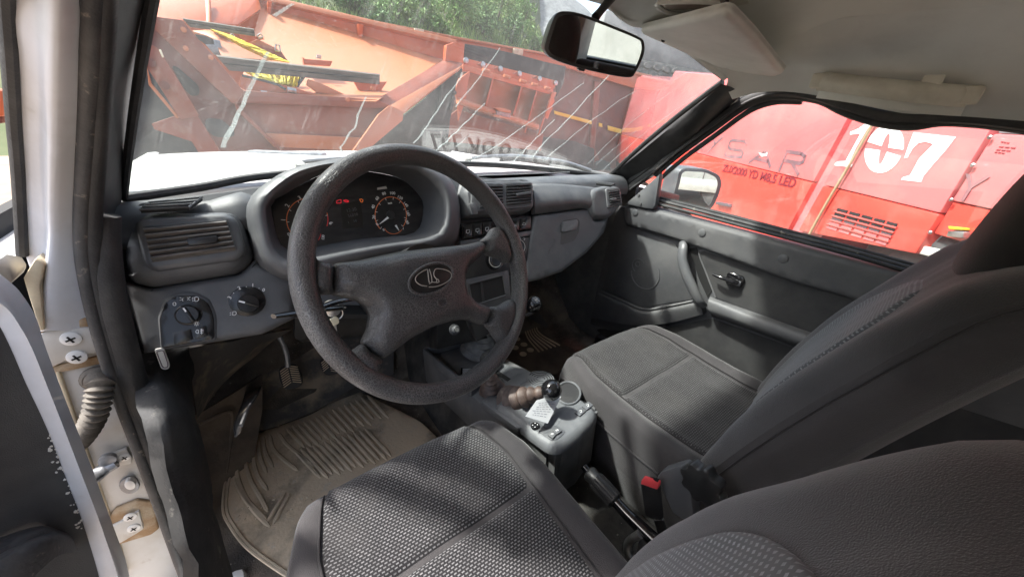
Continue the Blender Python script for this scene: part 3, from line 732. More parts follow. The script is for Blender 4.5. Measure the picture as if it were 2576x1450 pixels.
# tunnel
def tun(y):
    h = .555 + .07 * max(0, (y - .45)) / .6
    return [V((.36, y, .42)), V((.40, y, h - .05)), V((.44, y, h - .01)), V((.52, y, h)), V((.60, y, h - .01)), V((.64, y, h - .05)), V((.68, y, .42))]
rows = [tun(y) for y in (-1.4, -.6, -.2, .1, .3, .5, .8, 1.1, 1.36)]
g = [spline(r, 3) for r in rows]; cols = [spline([r[k] for r in g], 3) for k in range(len(g[0]))]
for c in cols:
    for i, p in enumerate(c): c[i] = p + V((0, 0, .012 * noise.noise(p * 9) + .005 * noise.noise(p * 30)))
finish('tunnel_carpet', MB().slab([[c[i] for c in cols] for i in range(len(cols[0]))], V((0, 0, -.01))), M['carpet'], body, smooth=70)
# sills, floor side on the right, rear of the cabin
finish('sill', MB().box((-.25, -.3, .36), (.14, 2.0, .16)), M['white'], body, bevel=.02)
finish('sill', MB().box((1.27, -.3, .38), (.10, 2.4, .18)), M['black'], body, bevel=.02)
for sx in (-.2, 1.22):
    finish('rear_side_lower', MB().box((sx, -1.0, .80), (.05, 1.1, .72)), M['doorin'], body, bevel=.01)
    finish('rear_side_trim', MB().box((sx + (.03 if sx < 0 else -.02), -1.08, 1.31), (.03, .5, .34)), M['doorin'], body, bevel=.01)
    finish('centre_pillar', MB().prism([(sx, -.42, .44), (sx, -.55, .44), (sx * .9 + .05, -.60, 1.48), (sx * .9 + .05, -.48, 1.48)], V((.05 if sx < 0 else -.05, 0, 0))), M['greyplast'], body, bevel=.006)
    finish('rear_quarter_pillar', MB().prism([(sx, -1.2, .9), (sx, -1.55, .9), (sx * .9 + .05, -1.48, 1.52), (sx * .9 + .05, -1.32, 1.52)], V((.05 if sx < 0 else -.05, 0, 0))), M['greyplast'], body, bevel=.006)
finish('tailgate_lower', MB().box((.51, -1.56, .75), (1.5, .06, .8)), M['black'], body, bevel=.01)
fr0 = [(-.22, -1.58, 1.12), (1.24, -1.58, 1.12), (1.14, -1.46, 1.53), (-.12, -1.46, 1.53)]
for i in range(4): finish('rear_window_frame', MB().bar(fr0[i], fr0[(i + 1) % 4], .07, .05), M['black'], body, bevel=.006)
finish('rear_window', MB().prism(fr0, V((0, .004, 0))), M['sglass'], body)
# ================================================================ dashboard
dash = thing('dashboard', 'dusty black moulded dashboard with air vents, gauges and switches below the windscreen', 'dashboard', (.5, .85, .9))
DF = Frame((0, .86, 1.22), (1, 0, 0), (0, .447, .894))        # the sloping face everything sits on
def panel(nm, poly, h, r, base=0.0, m=None, par=None, step=.01, rr=0, crown=None, **k):
    q = DF.L(rnd(poly, rr) if rr else poly, base + h)
    return finish(nm, MB().pillow(DF, q, h, r, base, step, crown), m or M['dash'], par or dash, smooth=50, weld=True, **k)
def flat(nm, poly, h0, h1, m, par=None, bev=0.0, rr=0, label=None):
    q = DF.L(rnd(poly, rr) if rr else poly, h1)
    return finish(nm, MB().plate(DF, q, h0, h1), m, par or dash, bevel=bev, label=label)
def lathe_on(u, v, prof, m, nm, par=None, fr=DF, n=28, base=0.0):
    c = fr.P(u, v, base)
    return finish(nm, MB().lathe([(max(r, 1e-4), h) for r, h in prof], c, fr.n, n, cap=False), m, par or dash)
def printing(items, m, par, h, nm='lettering'):
    """flat print on the face: (text, u, v, size, rotation) or strokes"""
    mb = MB()
    for it in items:
        if it[0] == 'line':
            pts = [DF.P(u, v, h + .0004) for u, v in it[1]]
            for a, b in zip(pts[:-1], pts[1:]): mb.bar(a, b, it[2], .0005, DF.n)
        else:
            t, u, v, s, rot = it; a, b = DF.uv(u, v, h); mb.text(t, DF, a, b, s, h + .0004, .0004, rot, bold=.0002)
    return finish(nm, mb, m, par, smooth=0, kind='stuff')

# ---- top of the dashboard, from the glass to the face
prof = [(1.12, 1.165), (1.04, 1.192), (.96, 1.216), (.90, 1.22), (.872, 1.212), (.858, 1.196), (.848, 1.178)]
def topx(y): return -.205 if y < 1.0 else -.215
ctrl = []
for y, z in prof:
    r = []
    for i in range(19):
        t = i / 18; x = -.212 + (1.19 + .212) * t
        dy = -.03 * (abs(t - .5) * 2) ** 2.5 if y > 1.0 else 0
        dip = max(0, min(1, (x - .03) / .06)) * max(0, min(1, (.46 - x) / .06)) if y < .95 else 0
        r.append(V((x, y + dy + .05 * dip, z - .006 * (abs(t - .5) * 2) ** 2 - .16 * dip)))
    ctrl.append(r)
g = [spline(r, 3) for r in ctrl]; cols = [spline([r[k] for r in g], 4) for k in range(len(g[0]))]
finish('top_pad', MB().slab([[c[i] for c in cols] for i in range(len(cols[0]))], V((0, .004, -.02))), M['dash'], dash, smooth=70)
# ---- face behind everything
face = [(300, 700), (305, 560), (350, 510), (640, 470), (1150, 440), (1500, 470), (1545, 500), (1520, 585), (1478, 634), (1414, 683), (1322, 711), (1285, 760), (1190, 790), (1100, 800), (900, 800), (735, 800), (660, 838), (352, 888)]
flat('face_panel', face, -.06, -.034, M['dash'], bev=.004)
# ---- left pod with the driver's side vent
pod = [(322, 549), (352, 527), (580, 522), (606, 545), (640, 645), (600, 684), (374, 722), (304, 704), (296, 625)]
panel('vent_pod', pod, .040, .030, -.012, step=.012, rr=26)
bez = [(334, 556), (366, 543), (568, 533), (596, 549), (620, 632), (598, 654), (384, 684), (356, 664)]
panel('vent_bezel', bez, .012, .010, .024, M['dash2'], step=.012, rr=18)
hole = [(360, 572), (569, 553), (593, 627), (383, 657)]
v1 = flat('air_vent', hole, .0366, .0372, M['void'])
def lerp2(a, b, t): return (a[0] + (b[0] - a[0]) * t, a[1] + (b[1] - a[1]) * t)
def slats(par, quad, n, h, m, th=.0022, dp=.010, tilt=.35):
    tl, tr, br, bl = quad
    for i in range(n):
        t = (i + .62) / n
        a, b = DF.P(*lerp2(tl, bl, t), h), DF.P(*lerp2(tr, br, t), h)
        finish('slat', MB().bar(a, b, th, dp, DF.n + DF.ey * tilt), m, par, bevel=.0006, seg=1)
slats(v1, hole, 6, .042, M['slat'], .0042, .010, .6)
finish('vent_frame', MB().tube([DF.P(*p, .0375) for p in hole], .0022, 6, closed=True), M['dash2'], v1)
flat('thumb_tab', [(469, 599), (545, 591), (549, 602), (544, 609), (476, 618), (470, 608)], .036, .052, M['black'], v1, bev=.002)
# ---- side demister slot on top of the pod
TF = Frame((-.1, .93, 1.224), (1, 0, 0), (0, 1, .03))
sl_ = [(352, 527), (374, 509), (508, 496), (474, 521)]
dv = finish('demister_slot', MB().plate(TF, TF.L(sl_, .002), -.004, .002), M['void'], dash)
for t in (.3, .62):
    a, b = TF.P(*lerp2(sl_[0], sl_[1], t), .004), TF.P(*lerp2(sl_[3], sl_[2], t), .004)
    finish('slat', MB().bar(a, b, .004, .005), M['dash2'], dv, bevel=.001)
finish('slot_rim', MB().tube([TF.P(*p, .003) for p in sl_], .002, 6, closed=True), M['dash'], dv)
# ---- lower left panel with light switch and levelling wheel
kp = [(300, 704), (374, 724), (600, 688), (642, 650), (690, 676), (738, 692), (742, 800), (660, 841), (352, 891)]
panel('knee_panel', kp, .016, .012, -.012, step=.014, rr=8)
arch = [(405, 876), (400, 800), (416, 758), (446, 741), (490, 741), (521, 757), (538, 792), (540, 852)]
panel('switch_surround', [(402, 880), (394, 796), (412, 750), (446, 733), (492, 733), (528, 752), (545, 792), (545, 856)], .006, .006, .002, M['dash'], step=.01, rr=8)
lsw = panel('light_switch', arch, .003, .002, .006, M['piano'], step=.012, rr=10)
lathe_on(475, 791, [(.0185, 0), (.0185, .003), (.0175, .004), (.016, .0045), (.0155, .011), (.0145, .0125), (0, .0128)], M['piano'], 'dial', lsw, base=.008)
kb = DF.P(475, 791, .02); kd = (DF.P(497, 822, .02) - DF.P(453, 762, .02)).normalized()
finish('dial_grip', MB().bar(kb - kd * .0145, kb + kd * .0145, .006, .009, DF.n), M['piano'], lsw, bevel=.002)
finish('dial_mark', MB().bar(kb - kd * .0135 + DF.n * .005, kb - kd * .006 + DF.n * .005, .0022, .0006, DF.n), M['print'], lsw)
flat('blank_button', [(434, 838), (480, 827), (485, 853), (438, 866)], .006, .0115, M['piano'], lsw, .001)
flat('fog_lamp_button', [(487, 826), (518, 818), (523, 844), (491, 852)], .006, .0115, M['piano'], lsw, .001)
def ring(u, v, ru, rv, n=14): return [(u + ru * math.cos(2 * math.pi * k / n), v + rv * math.sin(2 * math.pi * k / n)) for k in range(n + 1)]
ln = .0009
printing([('line', ring(439, 764, 4, 4), ln), ('line', ring(461, 753, 3, 3, 8)[2:7], ln), ('line', ring(471, 751, 3, 3, 8)[-3:] + ring(471, 751, 3, 3, 8)[:3], ln), ('line', [(456, 749), (452, 748)], ln), ('line', [(456, 754), (452, 755)], ln), ('line', [(475, 748), (479, 747)], ln), ('line', [(475, 753), (479, 754)], ln),
          ('line', [(490, 747), (490, 757), (496, 757), (500, 753), (499, 748), (494, 746), (490, 747)], ln), ('line', [(487, 748), (483, 749)], ln), ('line', [(487, 752), (483, 753)], ln), ('line', [(487, 756), (484, 757)], ln),
          ], M['print'], lsw, .0092, 'symbol')
printing([('line', ring(494, 813, 3.2, 3.2, 10), ln)] + [('line', [(494 + 4.5 * math.cos(a), 813 + 4.5 * math.sin(a)), (494 + 7 * math.cos(a), 813 + 7 * math.sin(a))], ln) for a in [k * math.pi / 4 for k in range(8)]]
         + [('line', [(499, 829), (499, 838), (494, 837), (492, 833), (495, 829), (499, 829)], ln), ('line', [(503, 828), (512, 829)], ln), ('line', [(503, 832), (512, 833)], ln), ('line', [(503, 836), (511, 837)], ln), ('line', [(507, 826), (507, 840)], ln)], M['print'], lsw, .0118, 'symbol')
lv = lathe_on(623, 757, [(.0285, 0), (.0285, .002), (.027, .0032), (0, .0034)], M['piano'], 'level_wheel', base=.004)
lathe_on(626, 763, [(.0175, 0), (.0172, .009), (.016, .012), (0, .0125)], M['piano'], 'dial', lv, base=.007)
kb = DF.P(626, 763, .021); kd = (DF.P(648, 768, .02) - DF.P(604, 757, .02)).normalized()
finish('dial_grip', MB().bar(kb - kd * .0165, kb + kd * .0165, .005, .008, DF.n), M['piano'], lv, bevel=.002)
finish('dial_mark', MB().bar(kb - kd * .0155 + DF.n * .0045, kb - kd * .006 + DF.n * .0045, .003, .0006, DF.n), M['print'], lv)
printing([('0', 663, 729, .0085, -.5), ('1', 636, 717, .0085, -.2), ('2', 602, 724, .0085, .2), ('3', 578, 748, .0085, .8), ('.', 651, 722, .008, 0), ('.', 619, 718, .008, 0), ('.', 587, 734, .008, 0),
          ('line', [(586, 783), (585, 792), (591, 792), (595, 788), (593, 783), (586, 783)], ln), ('line', [(582, 785), (578, 787)], ln), ('line', [(582, 790), (578, 792)], ln)], M['print'], lv, .0078, 'symbol')

# ---- instrument binnacle: flared hood, funnel and gauges
c0 = (885, 520); K = 64
Gp = [(683, 511), (688, 555), (699, 600), (711, 619), (735, 629), (806, 618), (889, 603), (978, 594), (1031, 589), (1056, 571), (1064, 537), (1064, 507), (1047, 482), (1013, 452), (960, 436), (880, 428), (818, 437), (765, 460), (711, 492)]
Ip = [(668, 520), (672, 570), (684, 620), (704, 645), (735, 658), (807, 644), (889, 628), (978, 613), (1084, 597), (1113, 578), (1124, 546), (1119, 493), (1094, 456), (1058, 429), (1013, 418), (940, 408), (850, 417), (800, 425), (747, 445), (692, 485)]
Op = [(640, 520), (650, 590), (668, 650), (698, 680), (738, 692), (820, 668), (889, 650), (990, 630), (1090, 618), (1128, 594), (1138, 546), (1136, 493), (1120, 452), (1078, 420), (1020, 406), (940, 399), (850, 404), (790, 414), (730, 432), (668, 478)]
Bp = [(612, 540), (630, 620), (645, 668), (690, 700), (740, 712), (820, 690), (900, 672), (1000, 652), (1100, 640), (1150, 610), (1160, 546), (1152, 493), (1130, 452), (1082, 420), (1020, 408), (940, 401), (850, 406), (770, 420), (690, 446), (632, 492)]
def loop(poly, h): 
    q = polar(spline(poly, 4, True), c0, K)
    return [DF.P(a, b, h) for a, b in q]
def mixl(a, b, t, up=0): return [p.lerp(q, t) + DF.n * up for p, q in zip(a, b)]
lB, lO, lI, lG = loop(Bp, -.03), loop(Op, .050), loop(Ip, .052), loop(Gp, -.030)
rows = [lB, mixl(lB, lO, .5, .016), mixl(lB, lO, .85, .008), lO, mixl(lO, lI, .5, .005), lI, mixl(lI, lG, .12, -.004), mixl(lI, lG, .5), lG]
finish('gauge_hood', MB().grid(rows, closed=True), M['dash'], dash, smooth=65)
gl = finish('gauge_panel', MB().pillow(DF, DF.L(polar(spline(Gp, 4, True), c0, K), -.029), .0002, .004, -.0295, .02), M['gauge'], dash, smooth=0)
def pdist(u, v): return DF.uv(u, v, -.029)
def gauge(center, rx, ry, a0, a1, nm, mt, w_=.0016, n=40):
    pts = []
    for k in range(n + 1):
        a = math.radians(a0 + (a1 - a0) * k / n); pts.append(DF.P(center[0] + rx * math.cos(a), center[1] - ry * math.sin(a), -.0285))
    L_ = MB()
    for a, b in zip(pts[:-1], pts[1:]): L_.bar(a, b + (b - a) * .1, w_, .0006, DF.n)
    return finish(nm, L_, mt, gl, smooth=0)
# rev counter (left), speedometer (right), fuel and temperature arcs
sc_, sr = (983, 541), (39.5, 46)
def gpt(c, r, deg, k=1.0): a = math.radians(deg); return (c[0] + r[0] * k * math.cos(a), c[1] - r[1] * k * math.sin(a))
gauge(sc_, *sr, 228, -38, 'dial_ring', M['gorange'])
rc_, rr_ = (773, 552), (52, 53)
gauge(rc_, *rr_, 222, 12, 'dial_ring', M['gorange'])
gauge(rc_, *rr_, 12, -18, 'dial_ring', M['gred'])
gauge((990, 566), 24, 22, 200, 330, 'dial_ring', M['gorange'], .0012, 20)
gauge((762, 578), 46, 48, -12, -32, 'dial_ring', M['gred'], .0012, 8)
mb = MB()
def gtext(t, u, v, size, rot=0):
    a, b = DF.uv(u, v, -.029); mb.text(t, DF, a, b, size, -.0284, .0004, rot, bold=.00015)
angs = [228 - i * 266 / 9 for i in range(10)]
spd = [(0, 949, 564), (20, 941, 546), (40, 939, 520), (60, 949, 499), (80, 966, 487), (100, 987, 486), (120, 1006, 497), (140, 1020, 514), (160, 1026, 536), (180, 1023, 557)]
rots = [.6, 1.25, 1.0, .75, .2, -.1, -.55, -.95, -1.35, -1.25]
for (t, u, v), ro in zip(spd, rots): gtext(str(t), u, v, .0095, ro)
for t, u, v, ro in [('0', 728, 590, .6), ('1', 713, 553, 1.4), ('2', 723, 517, .9), ('3', 754, 498, .35), ('6', 832, 561, -1.2), ('130', 813, 597, 1.3), ('0', 965, 578, .3), ('1', 1014, 575, -.4), ('km/h', 981, 511, 0), ('x1000', 760, 527, 0)]:
    gtext(t, u, v, .005 if t in ('km/h', 'x1000') else .0075 if t in ('130',) or (t in '01' and u > 900) else .0115, ro)
for d in angs:
    p, q = DF.P(*gpt(sc_, sr, d, 1.0), -.0282), DF.P(*gpt(sc_, sr, d, .86), -.0282); mb.bar(p, q, .0009, .0004, DF.n)
for k in range(8):
    d = 222 - k * 35; 
    if d > -20:
        p, q = DF.P(*gpt(rc_, rr_, d, 1.0), -.0282), DF.P(*gpt(rc_, rr_, d, .88), -.0282); mb.bar(p, q, .001, .0004, DF.n)
finish('dial_figures', mb, M['gwhite'], gl, smooth=0, kind='stuff')
def needle(tail, tip, w0, w1):
    a, b = DF.P(*tail, -.026), DF.P(*tip, -.026); d = (b - a).normalized(); s_ = d.cross(DF.n)
    finish('needle', MB().prism([a - s_ * w0, b - s_ * w1, b + s_ * w1, a + s_ * w0], DF.n * .001), M['gwhite'], gl, smooth=0)
needle((981, 543), (955, 563), .0030, .0007); needle((995, 566), (1004, 580), .0026, .0004); needle((762, 578), (738, 590), .0022, .0005)
for u, v in ((983, 541), (773, 552)): lathe_on(u, v, [(.011, 0), (.010, .004), (0, .0045)], M['black'], 'needle_hub', gl, base=-.0288)
flat('display', [(858, 512), (908, 505), (914, 572), (862, 574)], -.029, -.0284, M['lcd'], gl)
mb = MB(); a, b = DF.uv(884, 528, -.0284); mb.text('12:30', DF, a, b, .0105, -.0282, .0003, .12); a, b = DF.uv(888, 541, -.0284); mb.text('56810', DF, a, b, .009, -.0282, .0003, .12); a, b = DF.uv(886, 557, -.0284); mb.text('1    58', DF, a, b, .008, -.0282, .0003, .12)
finish('display_digits', mb, M['lcdd'], gl, smooth=0)
def icon(pts, m, nm='warning_lamp'):
    mb = MB(); P = [DF.P(u, v, -.0282) for u, v in pts]
    for a, b in zip(P, P[1:] + P[:1]): mb.bar(a, b + (b - a) * .06, .0012, .0004, DF.n)
    finish(nm, mb, m, gl, smooth=0)
icon([(847, 505), (850, 505), (850, 503), (858, 502), (858, 510), (847, 511)], M['warn'])
icon([(864, 504), (870, 502), (877, 505), (876, 508), (870, 508), (866, 506)], M['warn']); icon([(865, 505), (875, 506)], M['warn'])
icon([(905, 501), (909, 500), (913, 503), (912, 508), (908, 508)], M['warn2'])
flat('reflected_chip', [(949, 472), (971, 468), (974, 474), (949, 477)], -.029, -.0283, M['greyplast'], gl)  # pale plate painted as a reflection on the gauge lens
# ---- stalks, column shroud, ignition key
sh = V((.235, .70, 1.035))
finish('column_shroud', MB().tube([V((.222, .60, 1.07)), V((.226, .68, 1.03)), V((.232, .80, .965)), V((.236, .9, .93))], [.048, .06, .072, .07], 16), M['black'], dash, bevel=0)
def stalk(pxs, ys, r, nm='stalk'):
    P = spline([AY(u, v, y) for (u, v), y in zip(pxs, ys)], 4); n = len(P)
    return finish(nm, MB().tube(P, [r * (.62 + .5 * i / n) for i in range(n)], 10, sx=1.6), M['gloss'], dash)
stalk([(688, 795), (745, 786), (800, 777), (860, 772)], [.60, .62, .64, .67], .0062)
stalk([(800, 775), (850, 757), (905, 745), (935, 742)], [.60, .62, .645, .66], .0062)
mb = MB(); kf = Frame(AY(840, 790, .66), (1, 0, 0), (0, 0, 1))
# keys
key = thing('car_keys', 'bunch of keys hanging from the ignition behind the steering wheel rim', 'keys', AY(838, 800, .655))
finish('key_head', MB().prism([AY(u, v, .655) for u, v in rnd([(820, 812), (844, 794), (852, 800), (854, 812), (838, 822), (824, 824)], 4)], V((0, .004, 0))), M['sticker'], key, bevel=.001)
finish('key_blade', MB().prism([AY(u, v, .655) for u, v in [(836, 820), (846, 815), (848, 832), (842, 840), (838, 836)]], V((0, .002, 0))), M['metal'], key)
finish('key_ring', MB().tube([kf.pt(*q) for q in ell((0, 0), .016, .014, 20)], .0013, 6, closed=True), M['metal'], key)
finish('lock_barrel', MB().lathe([(.014, 0), (.014, .02), (.008, .024)], AY(832, 770, .68), (0, -1, .1), 16), M['metal'], key)

# ---- centre vents
vb = [(1176, 545), (1170, 480), (1180, 452), (1200, 446), (1322, 444), (1344, 456), (1348, 514), (1342, 530), (1300, 536)]
panel('centre_vent_box', vb, .036, .010, -.012, step=.012, rr=10)
rows = [[DF.P(1172, 456, .02), DF.P(1252, 450, .021), DF.P(1340, 456, .02)], [AY(1170, 440, .90), AY(1250, 437, .90), AY(1332, 440, .90)], [AY(1166, 428, .98), AY(1245, 428, .98), AY(1322, 434, .98)]]
panel('vent_bezel', [(1186, 458), (1336, 455), (1342, 462), (1342, 516), (1336, 522), (1192, 534), (1184, 520)], .005, .004, .022, M['dash2'], rr=8)
for quad, tab in (([(1206, 466), (1264, 464), (1266, 517), (1208, 524)], [(1222, 493), (1240, 491), (1240, 499), (1222, 501)]), ([(1273, 464), (1335, 461), (1336, 510), (1275, 516)], [(1300, 486), (1336, 480), (1336, 487), (1302, 492)])):
    hv = flat('air_vent', quad, .0268, .0274, M['void'])
    slats(hv, quad, 7, .030, M['dash2'], .0016, .008, .5)
    for t in (.25, .5, .75):
        a, b = DF.P(*lerp2(quad[0], quad[1], t), .0278), DF.P(*lerp2(quad[3], quad[2], t), .0278)
        finish('vertical_vane', MB().bar(a, b, .001, .001), M['black'], hv)
    flat('thumb_tab', tab, .028, .037, M['dash2'], hv, .001)
# button beside the vents (half hidden by the rim)
flat('hazard_button', rnd([(1180, 512), (1196, 509), (1204, 538), (1188, 540)], 3), .02, .030, M['dash2'], None, .0015)
# ---- switch row
flat('switch_bar', [(1160, 562), (1336, 541), (1338, 574), (1164, 601)], -.014, -.002, M['piano'], None, .002)
us = [1166, 1190, 1214, 1236, 1260, 1284, 1308]
for i, u in enumerate(us):
    k = (u - 1166) / 166; y0 = 567 - 20 * k; y1 = 596 - 24 * k; wu = 22.5 if i < 6 else 22
    ku = (u + wu - 1166) / 166
    sb = flat('rocker_switch', [(u, y0), (u + wu, 567 - 20 * ku), (u + wu, 596 - 24 * ku), (u + .6, y1)], -.004, .004, M['piano'], None, .0012)
    cu, cv = u + wu / 2, (y0 + y1) / 2 + 1
    if i in (0, 1, 2): printing([('line', [(cu - 4, cv - 4), (cu + 4, cv - 5), (cu + 4, cv + 2), (cu + 1, cv + 2), (cu, cv + 6), (cu - 1, cv + 3), (cu - 4, cv + 3), (cu - 4, cv - 4)], .0008)], M['print'], sb, .0042, 'symbol')
    elif i == 5: printing([('line', [(cu + 4 * math.cos(a), cv + 4 * math.sin(a)), (cu - 4 * math.cos(a), cv - 4 * math.sin(a))], .0007) for a in (.3, 1.35, 2.4)], M['print'], sb, .0042, 'symbol')
    elif i == 6: printing([('line', [(cu - 5, cv + 2), (cu + 4, cv + 1), (cu + 3, cv - 2), (cu - 2, cv - 4), (cu - 5, cv + 2)], .0007)], M['print'], sb, .0042, 'symbol')
flat('trim_strip', [(1158, 606), (1338, 579), (1336, 592), (1160, 620)], -.012, -.002, M['dash2'], None, .002)
flat('heater_panel', [(1164, 622), (1338, 594), (1330, 650), (1300, 690), (1172, 712)], -.012, -.004, M['black'], None, .003)
for u, v, r in ((1304, 620, .019), (1243, 655, .019)):
    hk = lathe_on(u, v, [(r * 1.45, 0), (r * 1.4, .002), (r, .003), (r, .013), (r * .9, .015), (0, .0152)], M['piano'], 'heater_knob', base=-.004)
    a, b = DF.uv(u, v, .004)
    finish('knob_ring', MB().tube([DF.pt(a + q[0], b + q[1], .010) for q in ell((0, 0), r, r, 24)], .0013, 6, closed=True), M['greyplast'], hk)
printing([('line', [(1296, 596), (1300, 600), (1298, 606)], .0009), ('line', [(1306, 594), (1310, 599), (1307, 603)], .0009), ('line', [(1318, 604), (1321, 600), (1316, 597)], .0009)], M['print'], dash, -.002, 'symbol')
# ---- empty radio slot
rs = [(1172, 702), (1280, 678), (1286, 745), (1276, 762), (1180, 792)]
flat('radio_surround', rs, -.014, -.002, M['dash'], None, .004)
fr2 = [(1180, 714), (1264, 692), (1272, 742), (1190, 768)]
rd = flat('radio_slot', fr2, -.004, -.0005, M['void'])
finish('slot_rim', MB().tube([DF.P(*p, .0005) for p in fr2], .0022, 6, closed=True), M['dash2'], rd)
flat('slot_divider', [(1208, 706), (1213, 705), (1220, 757), (1214, 759)], -.002, .0012, M['black'], rd)
flat('stack_base', [(1180, 796), (1280, 764), (1290, 800), (1200, 860)], -.05, -.02, M['black'], None, .004)
# ---- centre stack flank and passenger side
gx = [(1346, 540), (1486, 523), (1494, 554), (1530, 552), (1516, 590), (1476, 636), (1414, 683), (1362, 702), (1322, 711), (1330, 640)]
glb = panel('glovebox_lid', gx, .010, .010, -.006, M['dash'], step=.014, rr=6)
flat('handle_recess', rnd([(1416, 554), (1452, 549), (1459, 556), (1456, 584), (1444, 606), (1410, 616), (1412, 590)], 6), .002, .0045, M['black'], glb)
flat('latch_handle', rnd([(1418, 557), (1452, 551), (1455, 557), (1452, 577), (1415, 584)], 5), .004, .014, M['dash2'], glb, .003)
finish('scratch_mark', MB().tube([DF.P(u, v, .005) for u, v in spline([(1380, 638), (1384, 624), (1391, 614), (1396, 604), (1392, 600)], 4)], .0006, 5), M['armrest'], glb)
rows = [[(1340, 462, .0), (1400, 462, 0), (1470, 468, 0), (1530, 476, 0)], [(1344, 490, .018), (1400, 488, .018), (1465, 490, .016), (1524, 498, .012)], [(1346, 516, .022), (1400, 512, .022), (1460, 508, .02), (1512, 520, .016)], [(1346, 538, .006), (1400, 532, .006), (1462, 524, .004), (1500, 540, .0)]]
mb = MB(); g = [spline([DF.P(u, v, h - .002) for u, v, h in r], 5) for r in rows]; cols = [spline([r[k] for r in g], 4) for k in range(len(g[0]))]
finish('passenger_pad', MB().slab([[c[i] for c in cols] for i in range(len(cols[0]))], DF.n * -.02), M['dash'], dash, smooth=70)
panel('side_pod', [(1486, 476), (1516, 464), (1556, 462), (1568, 476), (1570, 516), (1540, 548), (1496, 552), (1484, 520)], .030, .016, -.012, rr=14)
panel('vent_bezel', [(1524, 473), (1558, 469), (1567, 515), (1529, 525)], .006, .004, .016, M['dash2'], rr=6)
q = [(1531, 480), (1557, 477), (1562, 511), (1535, 517)]
hv = flat('air_vent', q, .0215, .0224, M['void'])
slats(hv, q, 6, .026, M['dash2'], .0016, .008, .4)
flat('thumb_tab', [(1538, 498), (1550, 496), (1552, 502), (1540, 504)], .024, .033, M['dash2'], hv, .001)
sl2_ = [(1500, 461), (1514, 455), (1548, 461), (1536, 466)]
TF2 = Frame((1.0, .9, 1.222), (1, 0, 0), (0, 1, .03))
dv = finish('demister_slot', MB().plate(TF2, TF2.L(sl2_, .001), -.004, .001), M['void'], dash)
for t in (.35, .7): finish('slat', MB().bar(TF2.P(*lerp2(sl2_[0], sl2_[1], t), .002), TF2.P(*lerp2(sl2_[3], sl2_[2], t), .002), .003, .003), M['dash2'], dv)
# left end of the face and the cover beneath the column
finish('end_cap', MB().prism([DF.P(296, 610, .02), DF.P(300, 706, .004), DF.P(352, 890, .002), DF.P(352, 890, -.1), DF.P(300, 706, -.1), DF.P(296, 610, -.1)], V((-.012, 0, 0))), M['dash'], dash, bevel=.004)
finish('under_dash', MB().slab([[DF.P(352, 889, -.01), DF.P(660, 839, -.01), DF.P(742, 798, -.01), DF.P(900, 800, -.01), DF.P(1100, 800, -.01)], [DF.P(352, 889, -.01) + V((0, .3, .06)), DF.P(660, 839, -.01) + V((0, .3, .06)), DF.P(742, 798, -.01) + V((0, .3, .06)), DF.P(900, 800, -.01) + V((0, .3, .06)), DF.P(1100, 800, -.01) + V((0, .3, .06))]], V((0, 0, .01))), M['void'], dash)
finish('lower_cover', MB().slab([[AY(742, 792, .80), AY(850, 800, .80), AY(985, 800, .80)], [AY(742, 850, .81), AY(850, 842, .81), AY(990, 830, .81)], [AY(760, 860, .95), AY(850, 852, .95), AY(990, 838, .95)]], V((0, .01, .01))), M['black'], dash, smooth=50)
# bonnet release under the left end
br = thing('bonnet_release', 'pale grey bonnet release lever hanging under the left end of the dashboard', 'lever', AY(408, 900, .75))
PFr = Frame(AY(408, 905, .745), (1, 0, 0), (0, .2, 1))
finish('pull_tab', MB().plate(PFr, PFr.L(rnd([(388, 878), (412, 874), (427, 916), (426, 926), (416, 930), (405, 927)], 6), .004), 0, .004), M['greyplast'], br, bevel=.001)
finish('tab_rim', MB().tube([PFr.pt(*q, .004) for q in PFr.L(rnd([(393, 884), (411, 880), (423, 916), (421, 924), (409, 924)], 5), .004)], .0009, 5, closed=True), M['greyl'], br)
# number plate lying on the dashboard at the foot of the glass
pl = thing('number_plate', 'white registration plate lying flat on the dashboard, mirrored in the windscreen', 'number plate', (.66, 1.02, 1.232))
NF = Frame((.745, 1.045, 1.208), (-1, .045, .0), (0, -1, .22))
finish('plate_sheet', MB().plate(NF, rnd([(-.26, -.056), (.26, -.056), (.26, .056), (-.26, .056)], .012), 0, .0018), M['print'], pl, bevel=.0005)
mb = MB()
for pts in ([(-.254, -.05), (.254, -.05)], [(.254, -.05), (.254, .05)], [(.254, .05), (-.254, .05)], [(-.254, .05), (-.254, -.05)], [(.115, -.05), (.115, .05)]):
    mb.bar(NF.pt(*pts[0], .0022), NF.pt(*pts[1], .0022), .0014, .0008, NF.n)
for t, a, s in (('У', -.215, .085), ('3', -.150, .105), ('5', -.085, .105), ('9', -.020, .105), ('Р', .040, .085), ('К', .093, .085), ('797', .185, .085)):
    mb.text(t, NF, a, -.005 if len(t) == 1 else .006, s, .0023, .0006, 0, bold=.0016, sx=.8 if t == '797' else .92)
finish('plate_lettering', mb, M['piano'], pl, smooth=0, kind='stuff')
